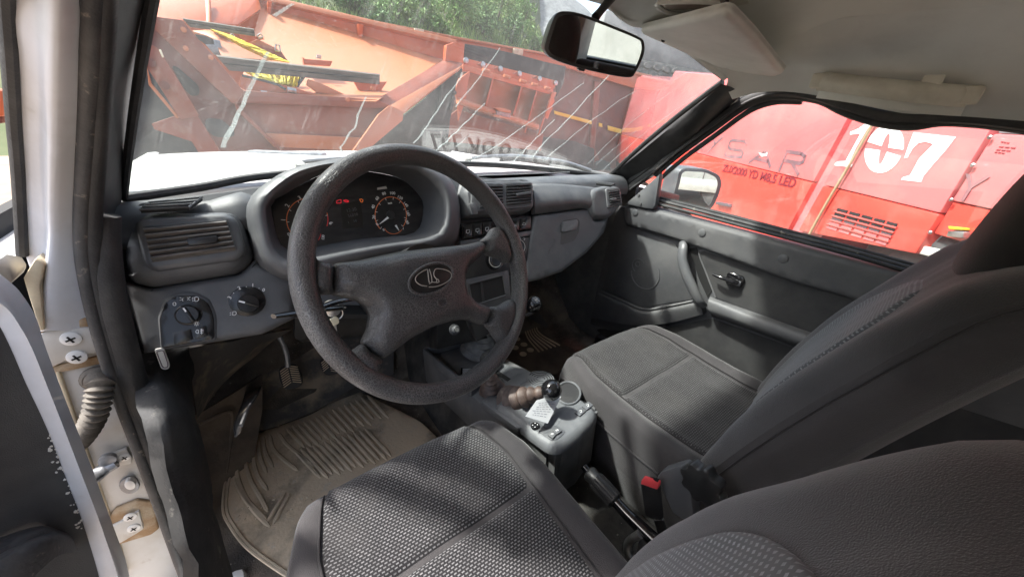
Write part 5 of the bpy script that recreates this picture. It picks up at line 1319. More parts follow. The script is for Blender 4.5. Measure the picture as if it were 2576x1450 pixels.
# ================================================================ driver's floor mat and pedals
MF = Frame((0, .85, .447), (1, 0, 0), (0, 1, 0))
fm = thing('floor_mat', 'muddy ribbed rubber floor mat with a turned-up corner in the driver footwell', 'floor mat', (.0, .85, .44))
Z6 = lambda pts: [(450.8 + x * .4228, 837.2 + y * .4228) for x, y in pts]
edge = Z6([(345, 612), (560, 562), (780, 482), (1040, 332), (1200, 402), (1440, 522), (1560, 640), (1500, 1000), (1200, 1480), (700, 1480), (560, 1392), (400, 1272), (300, 1142), (262, 1050), (272, 900), (312, 740)])
q = MF.L(rnd(edge, 18), .006)
finish('mat_sheet', MB().pillow(MF, q, .006, .004, 0, .02, lambda a, b: .004 * noise.noise(V((a * 9, b * 9, 0)))), M['mat_r'], fm, smooth=60, weld=True)
lip = spline([(p[0], p[1]) for p in Z6([(345, 612), (312, 740), (272, 900), (262, 1050), (300, 1142), (400, 1272), (560, 1392), (700, 1480)])], 5)
for dd in (0, 9): finish('mat_lip', MB().tube([MF.P(u + dd, v - dd * .3, .007) for u, v in lip], .0035, 6), M['rib'], fm)
flap = [[AX(u, v, x) for u, v, x in r] for r in (
    [(594, 1096, -.11), (592, 1062, -.115), (612, 1010, -.118), (628, 950, -.12), (640, 903, -.122)],
    [(604, 1088, -.095), (610, 1050, -.095), (630, 1000, -.10), (644, 950, -.105), (650, 905, -.112)],
    [(606, 1070, -.08), (625, 1025, -.075), (648, 990, -.08), (662, 950, -.09), (664, 922, -.10)])]
g = [spline(r, 5) for r in flap]; cols = [spline([r[k] for r in g], 4) for k in range(len(g[0]))]
finish('turned_up_corner', MB().slab([[c[i] for c in cols] for i in range(len(cols[0]))], V((.002, .004, 0))), M['toe'], fm, smooth=60)
finish('mat_lip', MB().tube([p for p in g[2]], .003, 6), M['dustyrub'], fm)
finish('mat_lip', MB().tube([p for p in g[0]], .0025, 6), M['dustyrub'], fm)
ribs = [[(362, 640), (344, 760), (350, 860), (400, 980), (460, 1050), (520, 1112)], [(400, 632), (395, 760), (430, 880), (490, 985), (528, 1060)], [(440, 626), (442, 740), (470, 850), (528, 935)],
        [(472, 620), (482, 730), (520, 830)], [(500, 612), (512, 700), (560, 800)], [(540, 604), (562, 690), (640, 765), (705, 815)], [(590, 592), (640, 660), (720, 725), (800, 792)],
        [(632, 945), (580, 1030), (524, 1122)], [(656, 955), (610, 1040), (560, 1135)], [(540, 1150), (450, 1060), (370, 950), (330, 850)]]
for k in range(15):
    t = k / 14; x0 = 640 + 480 * t; y0 = 566 - 196 * t; L0 = 105 + 10 * (k % 3)
    ribs.append([(x0, y0), (x0 + L0 * .5, y0 + L0 * .53), (x0 + L0, y0 + L0 * 1.06)])
for k in range(13):
    t = k / 12; x0 = 690 + 420 * t; y0 = 700 - 130 * t; L0 = 150 + 12 * (k % 2)
    ribs.append([(x0, y0), (x0 + L0 * .5, y0 + L0 * .53), (x0 + L0, y0 + L0 * 1.06)])
for k in range(0): ribs.append([(640 + 45 * k, 560 - 16 * k + 40), (690 + 45 * k, 640 - 16 * k), (720 + 45 * k, 690 - 14 * k)])
for r in ribs:
    P = [MF.P(u, v, .0075) for u, v in spline(Z6(r), 4)]
    finish('rib', MB().tube(P, [.0042 * (1 if 0 < i < len(P) - 1 else .4) for i in range(len(P))], 6, sx=1.3), M['rib'], fm)
# crumbs of dried mud
random.seed(11); mb = MB()
for k in range(330):
    u, v = 600 + 420 * random.random(), 980 + 330 * random.random(); p = MF.P(u, v, .008)
    if not inside(MF.uv(u, v, .006), q): continue
    r = random.uniform(.0012, .0052); mb.add([p + V((random.uniform(-r, r), random.uniform(-r, r), random.uniform(0, r))) for _ in range(4)], [(0, 1, 2), (0, 2, 3), (0, 3, 1), (1, 3, 2)])
finish('mud_crumbs', mb, M['rib'], fm, smooth=0, kind='stuff')
def pedal(label, pad, arm, y, cell=6):
    c = AY(*pad[0], y); t = thing('pedal', label, 'pedal', c)
    PF_ = Frame(AY(sum(p[0] for p in pad) / len(pad), sum(p[1] for p in pad) / len(pad), y), (1, -.05, 0), (0, .55, .83))
    q2 = PF_.L(rnd(pad, 10), .006)
    finish('pad', MB().pillow(PF_, q2, .008, .006, -.004, .008), M['blackrub'], t, smooth=60, weld=True)
    xs_ = [p[0] for p in q2]; ys_ = [p[1] for p in q2]; x0, x1, y0, y1 = min(xs_), max(xs_), min(ys_), max(ys_); cxm = (x0 + x1) / 2
    for sg in (-1, 1):
        k = y0 + .006
        while k < y1 - .002:
            a = (cxm + sg * .002, k + .010); b = (cxm + sg * (x1 - x0) * .40, k)
            if inside(a, q2) and inside(b, q2): finish('tread_bar', MB().bar(PF_.pt(*a, .0048), PF_.pt(*b, .0048), .0028, .0025, PF_.n), M['rib'], t)
            k += .0072
    finish('arm', MB().tube(spline([AY(u, v, y + d) for u, v, d in arm], 4), .0075, 8), M['zinc'], t)
pedal('clutch pedal with herringbone rubber pad, left of the steering column', [(699, 928), (716, 916), (745, 914), (760, 940), (763, 964), (748, 976), (716, 981), (703, 958)], [(724, 922, .012), (722, 895, .02), (712, 864, .03), (697, 835, .04)], 1.10)
pedal('brake pedal with muddy pad, mostly hidden behind the left of the steering wheel', [(802, 905), (835, 892), (852, 920), (850, 940), (822, 945), (808, 930)], [(826, 900, .012), (815, 870, .02), (800, 840, .03)], 1.12)
# passenger floor: mat and toe board
pm = thing('floor_mat', 'dusty ribbed rubber mat on the passenger floor, partly under the passenger seat', 'floor mat', (.9, .95, .44))
PF2 = Frame((.9, .95, .448), (1, 0, 0), (0, 1, 0))
pe = [(1300, 790), (1345, 808), (1372, 840), (1450, 880), (1400, 940), (1300, 930), (1225, 860), (1240, 820)]
finish('mat_sheet', MB().pillow(PF2, PF2.L(rnd(pe, 8), .006), .006, .004, 0, .02), M['archmud'], pm, smooth=60, weld=True)
for k in range(6):
    t = k / 5; P = [PF2.P(u, v, .0075) for u, v in spline([lerp2((1318, 818), (1345, 800 + 8), t), lerp2((1328, 850), (1358, 838), t), lerp2((1356, 884), (1408, 868), t)], 5)]
    finish('rib', MB().tube(P, .004, 6), M['rib'], pm)
for u, v in ((1300, 852), (1318, 866), (1334, 880), (1296, 874), (1316, 890)):
    finish('round_stud', MB().lathe([(.016, 0), (.016, .002), (.012, .0025)], PF2.P(u, v, .006), (0, 0, 1), 14), M['rib'], pm)
rows = [[AY(u, v, y) for u, v, y in r] for r in ([(1330, 800, 1.12), (1420, 845, 1.06), (1500, 870, 1.0)], [(1340, 740, 1.22), (1430, 760, 1.2), (1500, 760, 1.15)], [(1340, 690, 1.3), (1430, 670, 1.3), (1520, 650, 1.22)])]
g = [spline(r, 5) for r in rows]; cols = [spline([r[k] for r in g], 4) for k in range(len(g[0]))]
finish('toe_board', MB().slab([[c[i] for c in cols] for i in range(len(cols[0]))], V((0, .02, 0))), M['toe'], body, smooth=60)
# ================================================================ passenger door
pd = thing('passenger_door', 'closed passenger door with black trim card, grab handle, armrest and side mirror', 'car door', (1.22, .35, .5))
XF = Frame((1.20, .4, 1.0), (0, -1, 0), (0, 0, 1))     # normal points into the cabin (-x)
def dp(nm, poly, h0, h1, m, par=pd, bev=.0, rr=0, **k):
    return finish(nm, MB().plate(XF, XF.L(rnd(poly, rr) if rr else poly, h1), h0, h1), m, par, bevel=bev, **k)
def dpil(nm, poly, h, r, base, m, par=pd, rr=0, step=.014):
    return finish(nm, MB().pillow(XF, XF.L(rnd(poly, rr) if rr else poly, base + h), h, r, base, step), m, par, smooth=50, weld=True)
card = [(1560, 520), (1648, 522), (2330, 700), (2700, 800), (2700, 1300), (1900, 1010), (1650, 870), (1484, 815), (1500, 730), (1540, 560)]
dp('trim_card', card, -.03, -.004, M['door'], bev=.003)
# top rail
rail = [(1562, 524), (1580, 512), (1650, 527), (1900, 592), (2304, 698), (2600, 775), (2600, 880), (2290, 800), (1990, 712), (1760, 628), (1700, 606), (1568, 566)]
dpil('door_rail', rail, .022, .014, -.004, M['door'])
for u, v in ((1598, 534), (1766, 585), (1970, 650), (2216, 731)):
    c = XF.P(u, v, .018); finish('screw_cap', MB().lathe([(.0125, 0), (.0125, .0018), (.0115, .0024), (.0001, .0024)], c, XF.n, 20), M['dash2'], pd)
# corner triangle
dp('mirror_corner', [(1571, 513), (1592, 496), (1660, 436), (1648, 516), (1642, 527), (1620, 524)], .0, .026, M['dash2'], bev=.006)
for u, v in ((1607, 490), (1611, 512)):
    s_ = finish('corner_screw', MB().lathe([(.006, 0), (.006, .002), (.0001, .0025)], XF.P(u, v, .026), XF.n, 14), M['dash2'], pd)
    finish('screw_head', MB().lathe([(.003, 0), (.003, .0006)], XF.P(u, v, .0285), XF.n, 10), M['metal'], s_)
# window sill strips and glass
def along(pts, off, r, nm, m, sx=1.0):
    return finish(nm, MB().tube(spline([XF.P(u, v, off) for u, v in pts], 4), r, 8, sx=sx), m, pd)
along([(1652, 512), (1780, 545), (1950, 590), (2120, 635), (2312, 690), (2520, 745)], .0, .0055, 'sill_strip', M['rubber'])
along([(1656, 503), (1790, 538), (1960, 583), (2130, 628), (2318, 682), (2520, 738)], -.012, .006, 'sill_strip', M['dustyrub'])
along([(1658, 497), (1795, 531), (1965, 576), (2135, 621), (2322, 674), (2520, 730)], -.026, .0055, 'sill_strip', M['rubber'])
dp('sill_end_clip', [(2296, 704), (2300, 688), (2330, 690), (2326, 712)], .0, .012, M['gloss'], bev=.003)
gp_ = [(1660, 505), (1668, 440), (1760, 350), (1880, 255), (1960, 232), (2100, 240), (2600, 290), (2600, 740)]
finish('door_glass', MB().prism([XF.P(u, v, -.03) for u, v in gp_], V((.004, 0, 0))), M['sglass'], pd)
finish('quarter_bar', MB().tube([XF.P(1648, 520, -.012), XF.P(1660, 436, -.012), XF.P(1667, 412, -.012)], .007, 8), M['black'], pd)
# door frame rubber, sagging along the top
top_px = [(1560, 490), (1585, 470), (1640, 430), (1700, 378), (1790, 312), (1850, 268), (1890, 246), (1940, 233), (2000, 233), (2060, 243), (2120, 262), (2200, 287), (2280, 297), (2360, 296), (2440, 298), (2520, 306), (2620, 318)]
along(top_px, -.004, .011, 'door_frame_seal', M['rubber'], .8)
along([(u - 2, v - 6) for u, v in top_px], -.024, .020, 'door_frame', M['trim'], 1.0)
along([(u + 8, v + 10 + (10 if 2080 < u < 2300 else 0)) for u, v in top_px[2:]], -.014, .010, 'door_frame_seal', M['rubber'], .9)
along([(u + 18, v + 22) for u, v in top_px[2:9]], -.024, .008, 'door_frame_seal', M['trim'], .8)
along([(u + 4, v + 3) for u, v in top_px[:9]], .002, .004, 'door_frame_seal', M['dustyrub'])
# speaker field with round embossing
dp('speaker_field', [(1578, 566), (1700, 612), (1712, 640), (1740, 720), (1746, 752), (1620, 772), (1515, 724), (1550, 590)], -.006, -.001, M['door'], bev=.003)
def arc(c, r, a0, a1, rr_, nm, m=M['dash2']):
    cc_ = XF.uv(*c, .0); pts = [XF.pt(cc_[0] + r * math.cos(a), cc_[1] + r * math.sin(a), .0) for a in [math.radians(a0 + (a1 - a0) * k / 30) for k in range(31)]]
    finish(nm, MB().tube(pts, rr_, 6), m, pd)
arc((1622, 688), .062, -170, 40, .0022, 'speaker_ring', M['armrest']); arc((1606, 668), .028, 40, 250, .0014, 'speaker_ring'); arc((1604, 664), .010, 0, 359, .0015, 'speaker_ring')
# ledge of the map pocket
rows = [[XF.P(u, v, h) for u, v, h in r] for r in (
    [(1508, 728, .0), (1560, 750, .0), (1620, 775, .0), (1680, 768, .0), (1750, 752, .0)],
    [(1506, 733, .020), (1558, 757, .022), (1618, 783, .024), (1682, 775, .024), (1760, 758, .022)],
    [(1502, 745, .024), (1556, 768, .026), (1616, 794, .028), (1684, 786, .028), (1764, 768, .026)],
    [(1492, 800, .014), (1550, 812, .016), (1610, 818, .018), (1680, 812, .018), (1768, 790, .018)])]
g = [spline(r, 5) for r in rows]; cols = [spline([r[k] for r in g], 3) for k in range(len(g[0]))]
finish('map_pocket', MB().slab([[c[i] for c in cols] for i in range(len(cols[0]))], V((.02, 0, 0))), M['door'], pd, smooth=40)
along([(1508, 730), (1560, 752), (1619, 777), (1682, 769), (1756, 754)], .020, .0045, 'pocket_edge', M['armrest'])
# grab handle
gh = spline([XF.P(u, v, h) for u, v, h in [(1716, 612, .0), (1718, 622, .028), (1717, 655, .040), (1728, 692, .044), (1744, 728, .042), (1758, 756, .034), (1770, 768, .016)]], 4)
finish('grab_handle', MB().tube(gh, [.011 + .002 * math.sin(math.pi * i / (len(gh) - 1)) for i in range(len(gh))], 12, sx=1.35, up=(1, 0, 0)), M['dash2'], pd)
dp('handle_shadow_patch', [(1734, 624), (1752, 622), (1764, 650), (1792, 730), (1780, 748), (1758, 700)], -.004, -.002, M['void'])  # flat dark plate painting the shadow behind the grab handle
# recessed upper field of the card with rim
inset = [(1760, 634), (1776, 630), (2020, 706), (2290, 800), (2400, 850), (2400, 990), (2040, 838), (1800, 748), (1780, 700)]
dp('card_inset', inset, -.004, .0015, M['doorin'], rr=10)
along([(1800, 748), (1778, 690), (1759, 640), (1768, 630), (1800, 638), (2020, 706), (2290, 800)], .002, .0026, 'inset_rim', M['armrest'])
# armrest
rows = [[XF.P(u, v, h) for u, v, h in r] for r in (
    [(1786, 746, .0), (1900, 786, .0), (2030, 832, .0), (2200, 890, .0)],
    [(1783, 752, .030), (1896, 794, .040), (2022, 840, .042), (2190, 900, .042)],
    [(1780, 768, .036), (1890, 812, .050), (2010, 856, .052), (2180, 918, .052)],
    [(1786, 786, .030), (1894, 826, .040), (2004, 866, .042), (2180, 932, .042)],
    [(1790, 794, .0), (1896, 832, .0), (2000, 872, .0), (2180, 940, .0)])]
g = [spline(r, 5) for r in rows]; cols = [spline([r[k] for r in g], 4) for k in range(len(g[0]))]
finish('armrest', MB().slab([[c[i] for c in cols] for i in range(len(cols[0]))], V((.004, 0, 0))), M['armrest'], pd, smooth=50)
# inner release
ib = dp('release_bezel', [(1828, 688), (1836, 684), (1868, 695), (1872, 704), (1864, 722), (1856, 725), (1826, 714), (1824, 704)], .001, .010, M['gloss'], bev=.003)
lv_ = spline([XF.P(u, v, h) for u, v, h in [(1856, 712, .014), (1838, 706, .022), (1812, 697, .026), (1794, 690, .022)]], 4)
finish('release_lever', MB().tube(lv_, [.0075, .0075, .0072, .007, .0066, .0062, .006, .0058, .0056, .0054, .0052, .005, .0046][:len(lv_)], 10), M['gloss'], ib)
finish('release_plate', MB().plate(XF, XF.L([(1848, 704), (1864, 708), (1860, 720), (1846, 715)], .0125), .008, .0125), M['zinc'], ib, bevel=.001)
# lower part of the door in the dark
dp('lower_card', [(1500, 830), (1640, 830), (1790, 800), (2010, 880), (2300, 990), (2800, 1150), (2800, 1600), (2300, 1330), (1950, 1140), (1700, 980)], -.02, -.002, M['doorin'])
along([(1690, 905), (1800, 975), (1900, 1040), (1990, 1095)], .004, .006, 'card_edge', M['black'])
# exterior side mirror
SF2 = Frame((1.43, .79, 1.2), (.895, -.44, 0), (0, 0, 1))
so_ = [(1708, 430), (1722, 421), (1776, 424), (1812, 440), (1818, 462), (1808, 494), (1794, 522), (1776, 534), (1714, 520), (1694, 506), (1692, 496), (1702, 462)]
sm = finish('side_mirror', MB().plate(SF2, SF2.L(rnd(so_, 10), .0), -.10, 0), M['dash2'], pd, bevel=.008)
sg_ = [(1715, 436), (1724, 430), (1774, 433), (1802, 446), (1806, 464), (1798, 490), (1786, 516), (1772, 524), (1716, 512), (1700, 502), (1700, 494), (1710, 462)]
finish('mirror_glass', MB().plate(SF2, SF2.L(rnd(sg_, 8), .001), -.002, .001), M['chrome'], sm, smooth=0)
finish('mirror_arm', MB().bar(SF2.P(1705, 505, -.05), V((1.235, .78, 1.16)), .05, .05), M['black'], sm, bevel=.01)

# ================================================================ roof fittings
vz = thing('sun_visor', 'grey padded sun visor folded up above the passenger side of the windscreen', 'sun visor', (.9, .5, 1.58))
vo_ = [AY(1610, 62, .60), AY(1840, 2, .335), AY(1905, 60, .345), AY(1988, 154, .385), AY(1960, 178, .42), AY(1872, 197, .49), AY(1813, 192, .545), AY(1732, 133, .575), AY(1650, 85, .592)]
vn = (vo_[1] - vo_[0]).cross(vo_[4] - vo_[0]).normalized(); vn = vn if vn.z < 0 else -vn
VFr = Frame(sum(vo_, V()) / len(vo_), (vo_[4] - vo_[0]), vn.cross(vo_[4] - vo_[0]))
pv = [((p - VFr.o).dot(VFr.ex), (p - VFr.o).dot(VFr.ey)) for p in vo_]
if (pv[1][0] - pv[0][0]) * (pv[4][1] - pv[0][1]) - (pv[1][1] - pv[0][1]) * (pv[4][0] - pv[0][0]) < 0: pv = pv[::-1]
finish('visor_pad', MB().pillow(VFr, rnd(pv, .02), .009, .010, .0, .015), M['visor'], vz, smooth=60, weld=True)
finish('visor_back', MB().plate(VFr, rnd(pv, .02), -.006, 0), M['visor'], vz)
vp = AY(1667, 81, .575)
finish('visor_clip', MB().box(vp + V((0, 0, .004)), (.05, .03, .022)), M['greyplast'], vz, bevel=.006)
finish('clip_hole', MB().lathe([(.006, 0), (.006, .001)], vp + VFr.n * .0145 + V((-.004, -.012, 0)), (-.3, -.9, -.25), 12), M['void'], vz)
finish('clip_ring', MB().tube([vp + V((0, -.016, .004)) + V((.020 * math.cos(a), 0, .011 * math.sin(a))) for a in [2 * math.pi * k / 20 for k in range(20)]], .004, 6, closed=True), M['greyplast'], vz)
# left visor / roof console bulge at the top of the picture
oc = thing('roof_console', 'pale grey moulded roof console with a dark recess above the rear-view mirror', 'roof console', AY(1700, 20, .5))
ctrl = [[AY(u, v, y) for u, v, y in r] for r in (
    [(1508, -60, .52), (1520, -4, .56), (1560, 20, .585), (1600, 34, .58), (1680, 30, .53), (1780, 6, .46), (1870, -12, .40)],
    [(1516, -40, .535), (1530, 12, .575), (1562, 42, .60), (1606, 58, .595), (1690, 46, .54), (1790, 20, .47), (1880, 2, .41)],
    [(1524, -20, .56), (1536, 22, .595), (1566, 52, .62), (1608, 68, .615), (1692, 54, .56), (1794, 28, .49), (1884, 8, .43)])]
ctrl.insert(0, [p + V((0, -.16, .03)) for p in ctrl[0]]); ctrl.append([p + V((0, .03, .04)) for p in ctrl[-1]])
g = [spline(r, 5) for r in ctrl]; cols = [spline([r[k] for r in g], 4) for k in range(len(g[0]))]
finish('console_shell', MB().slab([[c[i] for c in cols] for i in range(len(cols[0]))], V((0, 0, .008))), M['visor'], oc, smooth=70)
rr_ = [AY(1640, -8, .50), AY(1660, 16, .525), AY(1700, 24, .515), AY(1760, 18, .47), AY(1790, 0, .44), AY(1760, -10, .44)]
finish('lamp_recess', MB().prism([p + V((0, -.016, -.010)) for p in rr_], V((0, .004, .006))), M['lamp'], oc, bevel=.003)
finish('recess_rim', MB().tube(spline([p + V((0, -.017, -.011)) for p in rr_], 4, True), .004, 6, closed=True), M['visor'], oc)
finish('lamp_rib', MB().tube([AY(1800, 22, .448), AY(1832, 2, .425)], .0025, 6), M['greyl'], oc)
# roof grab handle
rg = thing('roof_grab_handle', 'worn beige grab handle on the roof lining above the passenger window', 'grab handle', AX(2250, 225, 1.13))
GA, GB = AX(2062, 203, 1.135), AX(2440, 240, 1.145)
hp_ = spline([GA, AX(2100, 206, 1.118), AX(2250, 224, 1.108), AX(2380, 236, 1.116), GB], 6)
mb = MB(); mb.slab([[p + V((0, 0, .016)) for p in hp_], [p + V((-.010, 0, .006)) for p in hp_], [p + V((-.010, 0, -.010)) for p in hp_], [p + V((0, 0, -.020)) for p in hp_]], V((.014, 0, .002)))
finish('grip', mb, M['grab'], rg, smooth=50)
for p, dy in ((hp_[1], 0), (hp_[-2], 0)):
    finish('end_cap', MB().box(p + V((.002, 0, .0)), (.026, .038, .030)), M['grab'], rg, bevel=.004)
finish('coat_hook', MB().box(AX(2335, 222, 1.112) + V((.004, 0, .008)), (.012, .030, .03)), M['grab'], rg, bevel=.004)
finish('handle_base', MB().slab([[p + V((.022, 0, .010)) for p in hp_], [p + V((.018, 0, -.034)) for p in hp_]], V((.008, 0, 0))), M['headliner'], rg, smooth=50)
# rear-view mirror
mn = V((-.52, -.84, -.15)).normalized()
RMF = Frame(AY(1500, 100, .50), V((.90, -.40, 0)), V((0, 0, 1)))
ex_ = V((.84, -.52, .0)).normalized(); ey_ = mn.cross(ex_); RMF = Frame(AY(1500, 100, .50), ex_, ey_)
rm = thing('rear_view_mirror', 'black rear-view mirror on a thin stem below the roof console', 'mirror', AY(1500, 100, .50))
Zm = lambda pts: [(1288 + x * .25, y * .25) for x, y in pts]
mo = Zm([(520, 112), (700, 138), (1000, 250), (1270, 365), (1335, 430), (1328, 560), (1245, 735), (1190, 780), (1000, 758), (660, 680), (420, 598), (335, 520), (332, 440), (390, 250), (440, 150)])
q = RMF.L([(p.x, p.y) for p in spline(mo, 3, True)], .0)
finish('mirror_case', MB().plate(RMF, q, -.030, 0), M['black'], rm, bevel=.006)
finish('case_back', MB().plate(RMF, [(a * .86 - .012, b * .84) for a, b in q], -.044, -.026), M['dash2'], rm, bevel=.006)
mi_ = Zm([(540, 150), (700, 172), (1000, 285), (1255, 392), (1300, 440), (1295, 540), (1225, 712), (1180, 745), (1000, 725), (680, 650), (440, 565), (372, 505), (375, 440), (430, 262), (470, 180)])
q = RMF.L([(p.x, p.y) for p in spline(mi_, 3, True)], .0008)
finish('mirror_glass', MB().plate(RMF, q, -.001, .0008), M['chrome'], rm, smooth=0)
finish('dip_tab', MB().plate(RMF, RMF.L(Zm([(665, 678), (742, 698), (732, 722), (672, 712)]), -.004), -.02, -.004), M['black'], rm, bevel=.002)
s0 = RMF.P(1498, 44, -.03); s1 = AY(1536, -2, .535)
finish('stem', MB().tube([s0, s0.lerp(s1, .3), s1 + (s1 - s0) * .4], [.0075, .0065, .0085], 10), M['black'], rm)

# ================================================================ driver's door, standing open
dd = thing('driver_door', 'opened driver door edge with white paint, scuffed black card and hinge parts', 'car door', (-.3, .6, .5))
OF = Frame((-.24, .60, 1.0), (.75, .66, 0), (0, 0, 1))
wl = [(-30, 790), (0, 816), (33, 878), (75, 975), (128, 1089), (184, 1236), (217, 1325), (255, 1450), (262, 1500)]
wr = [(-30, 715), (0, 738), (28, 766), (67, 827), (95, 911), (161, 1078), (222, 1228), (272, 1361), (306, 1450), (318, 1500)]
a = spline([OF.P(u, v, .010) for u, v in wl], 4); b = spline([OF.P(u, v, .004) for u, v in wr], 4)
n_ = min(len(a), len(b)); a = a[:n_]; A2 = [b[int(i * (len(b) - 1) / (n_ - 1))] for i in range(n_)]
md2 = [p.lerp(q, .5) + OF.n * .014 for p, q in zip(a, A2)]; dk = [q + V((.0, .03, 0)) for q in A2]
finish('door_edge', MB().slab([a, md2, A2, dk], V((-.005, .01, 0))), M['pillarwhite'], dd, smooth=60)
cardp = wl[:-1] + [(250, 1500), (-60, 1500), (-60, 780)]
ci = [OF.P(u, v, .0) for u, v in wl]; co_ = [p + V((-.60, -.53, 0)) * 1.0 for p in ci]
cm = [p + V((-.05, -.045, 0)) - OF.n * .016 for p in ci]
finish('trim_card', MB().slab([ci, cm, co_], V((-.01, .012, 0))), M['doorin'], dd, smooth=60)
rid = [[OF.P(u, v, h) for u, v, h in r] for r in ([(-40, 1392, .0), (60, 1352, .01), (128, 1335, .012), (176, 1345, .004)], [(-40, 1430, .05), (60, 1378, .05), (132, 1350, .04), (184, 1356, .01)], [(-40, 1520, .06), (60, 1470, .06), (140, 1400, .045), (196, 1385, .01)])]
g = [spline(r, 4) for r in rid]; cols = [spline([r[k] for r in g], 3) for k in range(len(g[0]))]
finish('card_ridge', MB().slab([[c[i] for c in cols] for i in range(len(cols[0]))], V((-.01, .015, 0))), M['dustyrub'], dd, smooth=60)
random.seed(5); mb = MB()
for k in range(34):
    t = random.random(); u, v = lerp2((128, 1092), (217, 1328), t); u -= random.random() ** 2 * 22 + 2; p = OF.P(u, v, .004)
    r = random.uniform(.0007, .0021); mb.prism([p + OF.ex * (r * math.cos(a_) * random.uniform(.6, 1.2)) + OF.ey * (r * math.sin(a_) * random.uniform(.6, 1.4)) for a_ in [k2 * math.pi / 3 for k2 in range(6)]], OF.n * .0012)
finish('paint_scrapes', mb, M['jamb'], dd, smooth=0, kind='stuff')
# hinges
def screw(u, v, rad, h, par):
    c = JF.P(u, v, h); s_ = finish('screw', MB().lathe([(rad, 0), (rad * .95, .002), (rad * .6, .0035), (.0001, .0036)], c, JF.n, 18), M['white'], par)
    for a_ in (.3, .3 + math.pi / 2): 
        d = JF.ex * math.cos(a_) + JF.ey * math.sin(a_); finish('screw_slot', MB().bar(c - d * rad * .5 + JF.n * .0037, c + d * rad * .5 + JF.n * .0037, rad * .22, .0006, JF.n), M['void'], s_)
hg = jplate('hinge_leaf', [(84, 846), (118, 834), (240, 822), (252, 852), (262, 884), (180, 900), (116, 932), (96, 890)], .0, .010, M['jamb'], .003, dd)
for p in ((179, 851), (194, 897)): screw(*p, .0115, .010, dd)
hg2 = jplate('hinge_leaf', [(262, 1332), (300, 1314), (350, 1284), (362, 1330), (344, 1342), (286, 1376)], .0, .010, M['jamb'], .003, dd)
for p in ((328, 1298), (337, 1326)): screw(*p, .0095, .010, dd)
# corrugated wiring boot
P = spline([JF.P(u, v, h) for u, v, h in [(252, 948, .004), (252, 966, .03), (248, 1000, .04), (240, 1040, .045), (222, 1078, .04), (200, 1108, .03), (178, 1126, .02)]], 12)
rr2 = [.0155 * (1 - .18 * i / (len(P) - 1)) * (1.0 + .15 * math.sin(i * 2 * math.pi / 4)) for i in range(len(P))]
finish('wiring_boot', MB().tube(P, rr2, 18), M['bootdark'], dd, smooth=50)
finish('boot_collar', MB().lathe([(.022, 0), (.022, .006), (.018, .01)], P[0], JF.n, 20), M['bootdark'], dd)
# check strap
cs0, cs1 = JF.P(314, 1146, .006), JF.P(268, 1158, .02)
jplate('strap_bracket', [(262, 1150), (318, 1128), (332, 1150), (330, 1166), (300, 1172), (270, 1180)], .0, .008, M['jamb'], .002, dd)
screw(314, 1148, .008, .008, dd)
finish('strap_pin', MB().lathe([(.011, 0), (.011, .008), (.008, .009)], JF.P(272, 1150, .012), JF.n, 18), M['zinc'], dd)
finish('check_strap', MB().tube(spline([JF.P(292, 1160, .012), JF.P(262, 1178, .016), JF.P(236, 1200, .03), JF.P(214, 1216, .05)], 5), .009, 10, sx=1.5), M['zinc'], dd)
# ================================================================ outside: ground and slopes
def struct(nm, mb, m, **k):
    o = finish(nm, mb, m, **k); o['kind'] = 'structure'; return o
xs = [-60 + 5 * i for i in range(41)]; ys = [-40 + 4 * j for j in range(40)]
rows = [[V((x, y, .06 * noise.noise(V((x * .2, y * .2, 0))))) for x in xs] for y in ys]
struct('ground', MB().grid(rows), M['dirt'], smooth=60)
def hillz(x, y):
    b = max(0, y - 13.0)
    k = 1 / (1 + math.exp((x - (.86 * y - 1.0)) / 3.2))
    return (.50 * b + .0035 * b * b) * (.18 + .82 * k) + .35 * noise.noise(V((x * .25, y * .25, 2))) + .8 * noise.noise(V((x * .08, y * .08, 5)))
xs = [-45 + 1.6 * i for i in range(72)]; ys = [12 + 1.2 * j for j in range(34)]
struct('hillside', MB().grid([[V((x, y, hillz(x, y) - .1)) for x in xs] for y in ys]), M['hill'], smooth=80)
def heapz(x, y): 
    d = math.hypot((x - 44) / 1.0, (y - 78) / 1.0); return max(-1, 34 - .62 * d) + 1.2 * noise.noise(V((x * .12, y * .12, 0))) + .5 * noise.noise(V((x * .4, y * .4, 0)))
xs = [-20 + 2.2 * i for i in range(60)]; ys = [40 + 2.2 * j for j in range(40)]
struct('spoil_heap', MB().grid([[V((x, y, heapz(x, y))) for x in xs] for y in ys]), M['spoil'], smooth=80)
# grass on the slope
random.seed(21); mb = MB(); n = 0
def seen(p, m=40):
    r = p - CAMP; z = r.dot(fF.__class__((cx.z, 0, 0))) if 0 else None
    X_ = r.dot(cx); Y_ = r.dot(cy); Z_ = r.dot(cz)
    if Z_ < .1: return False
    u, v = 1288 + FPX * X_ / Z_, 725 + FPX * Y_ / Z_
    return 640 - m < u < 1560 + m and -60 - m < v < 260
while n < 26000:
    x, y = random.uniform(-12, 34), 13.2 + 26 * random.random() ** 1.4
    p = V((x, y, hillz(x, y) - .12))
    if not seen(p): 
        n += .15; continue
    h = random.uniform(.12, .5) * (.7 + .6 * noise.noise(V((x * .5, y * .5, 9)))); a = random.uniform(0, 6.28); w_ = random.uniform(.02, .05) * (y / 14) ** .5
    d = V((math.cos(a), math.sin(a), 0)) * w_; t = V((random.uniform(-.2, .2), random.uniform(-.25, .05), abs(h) + .06))
    mb.add([p - d, p + d, p + t], [(0, 1, 2)]); n += 1
o = finish('hill_grass', mb, M['grass'], smooth=0); o['kind'] = 'stuff'
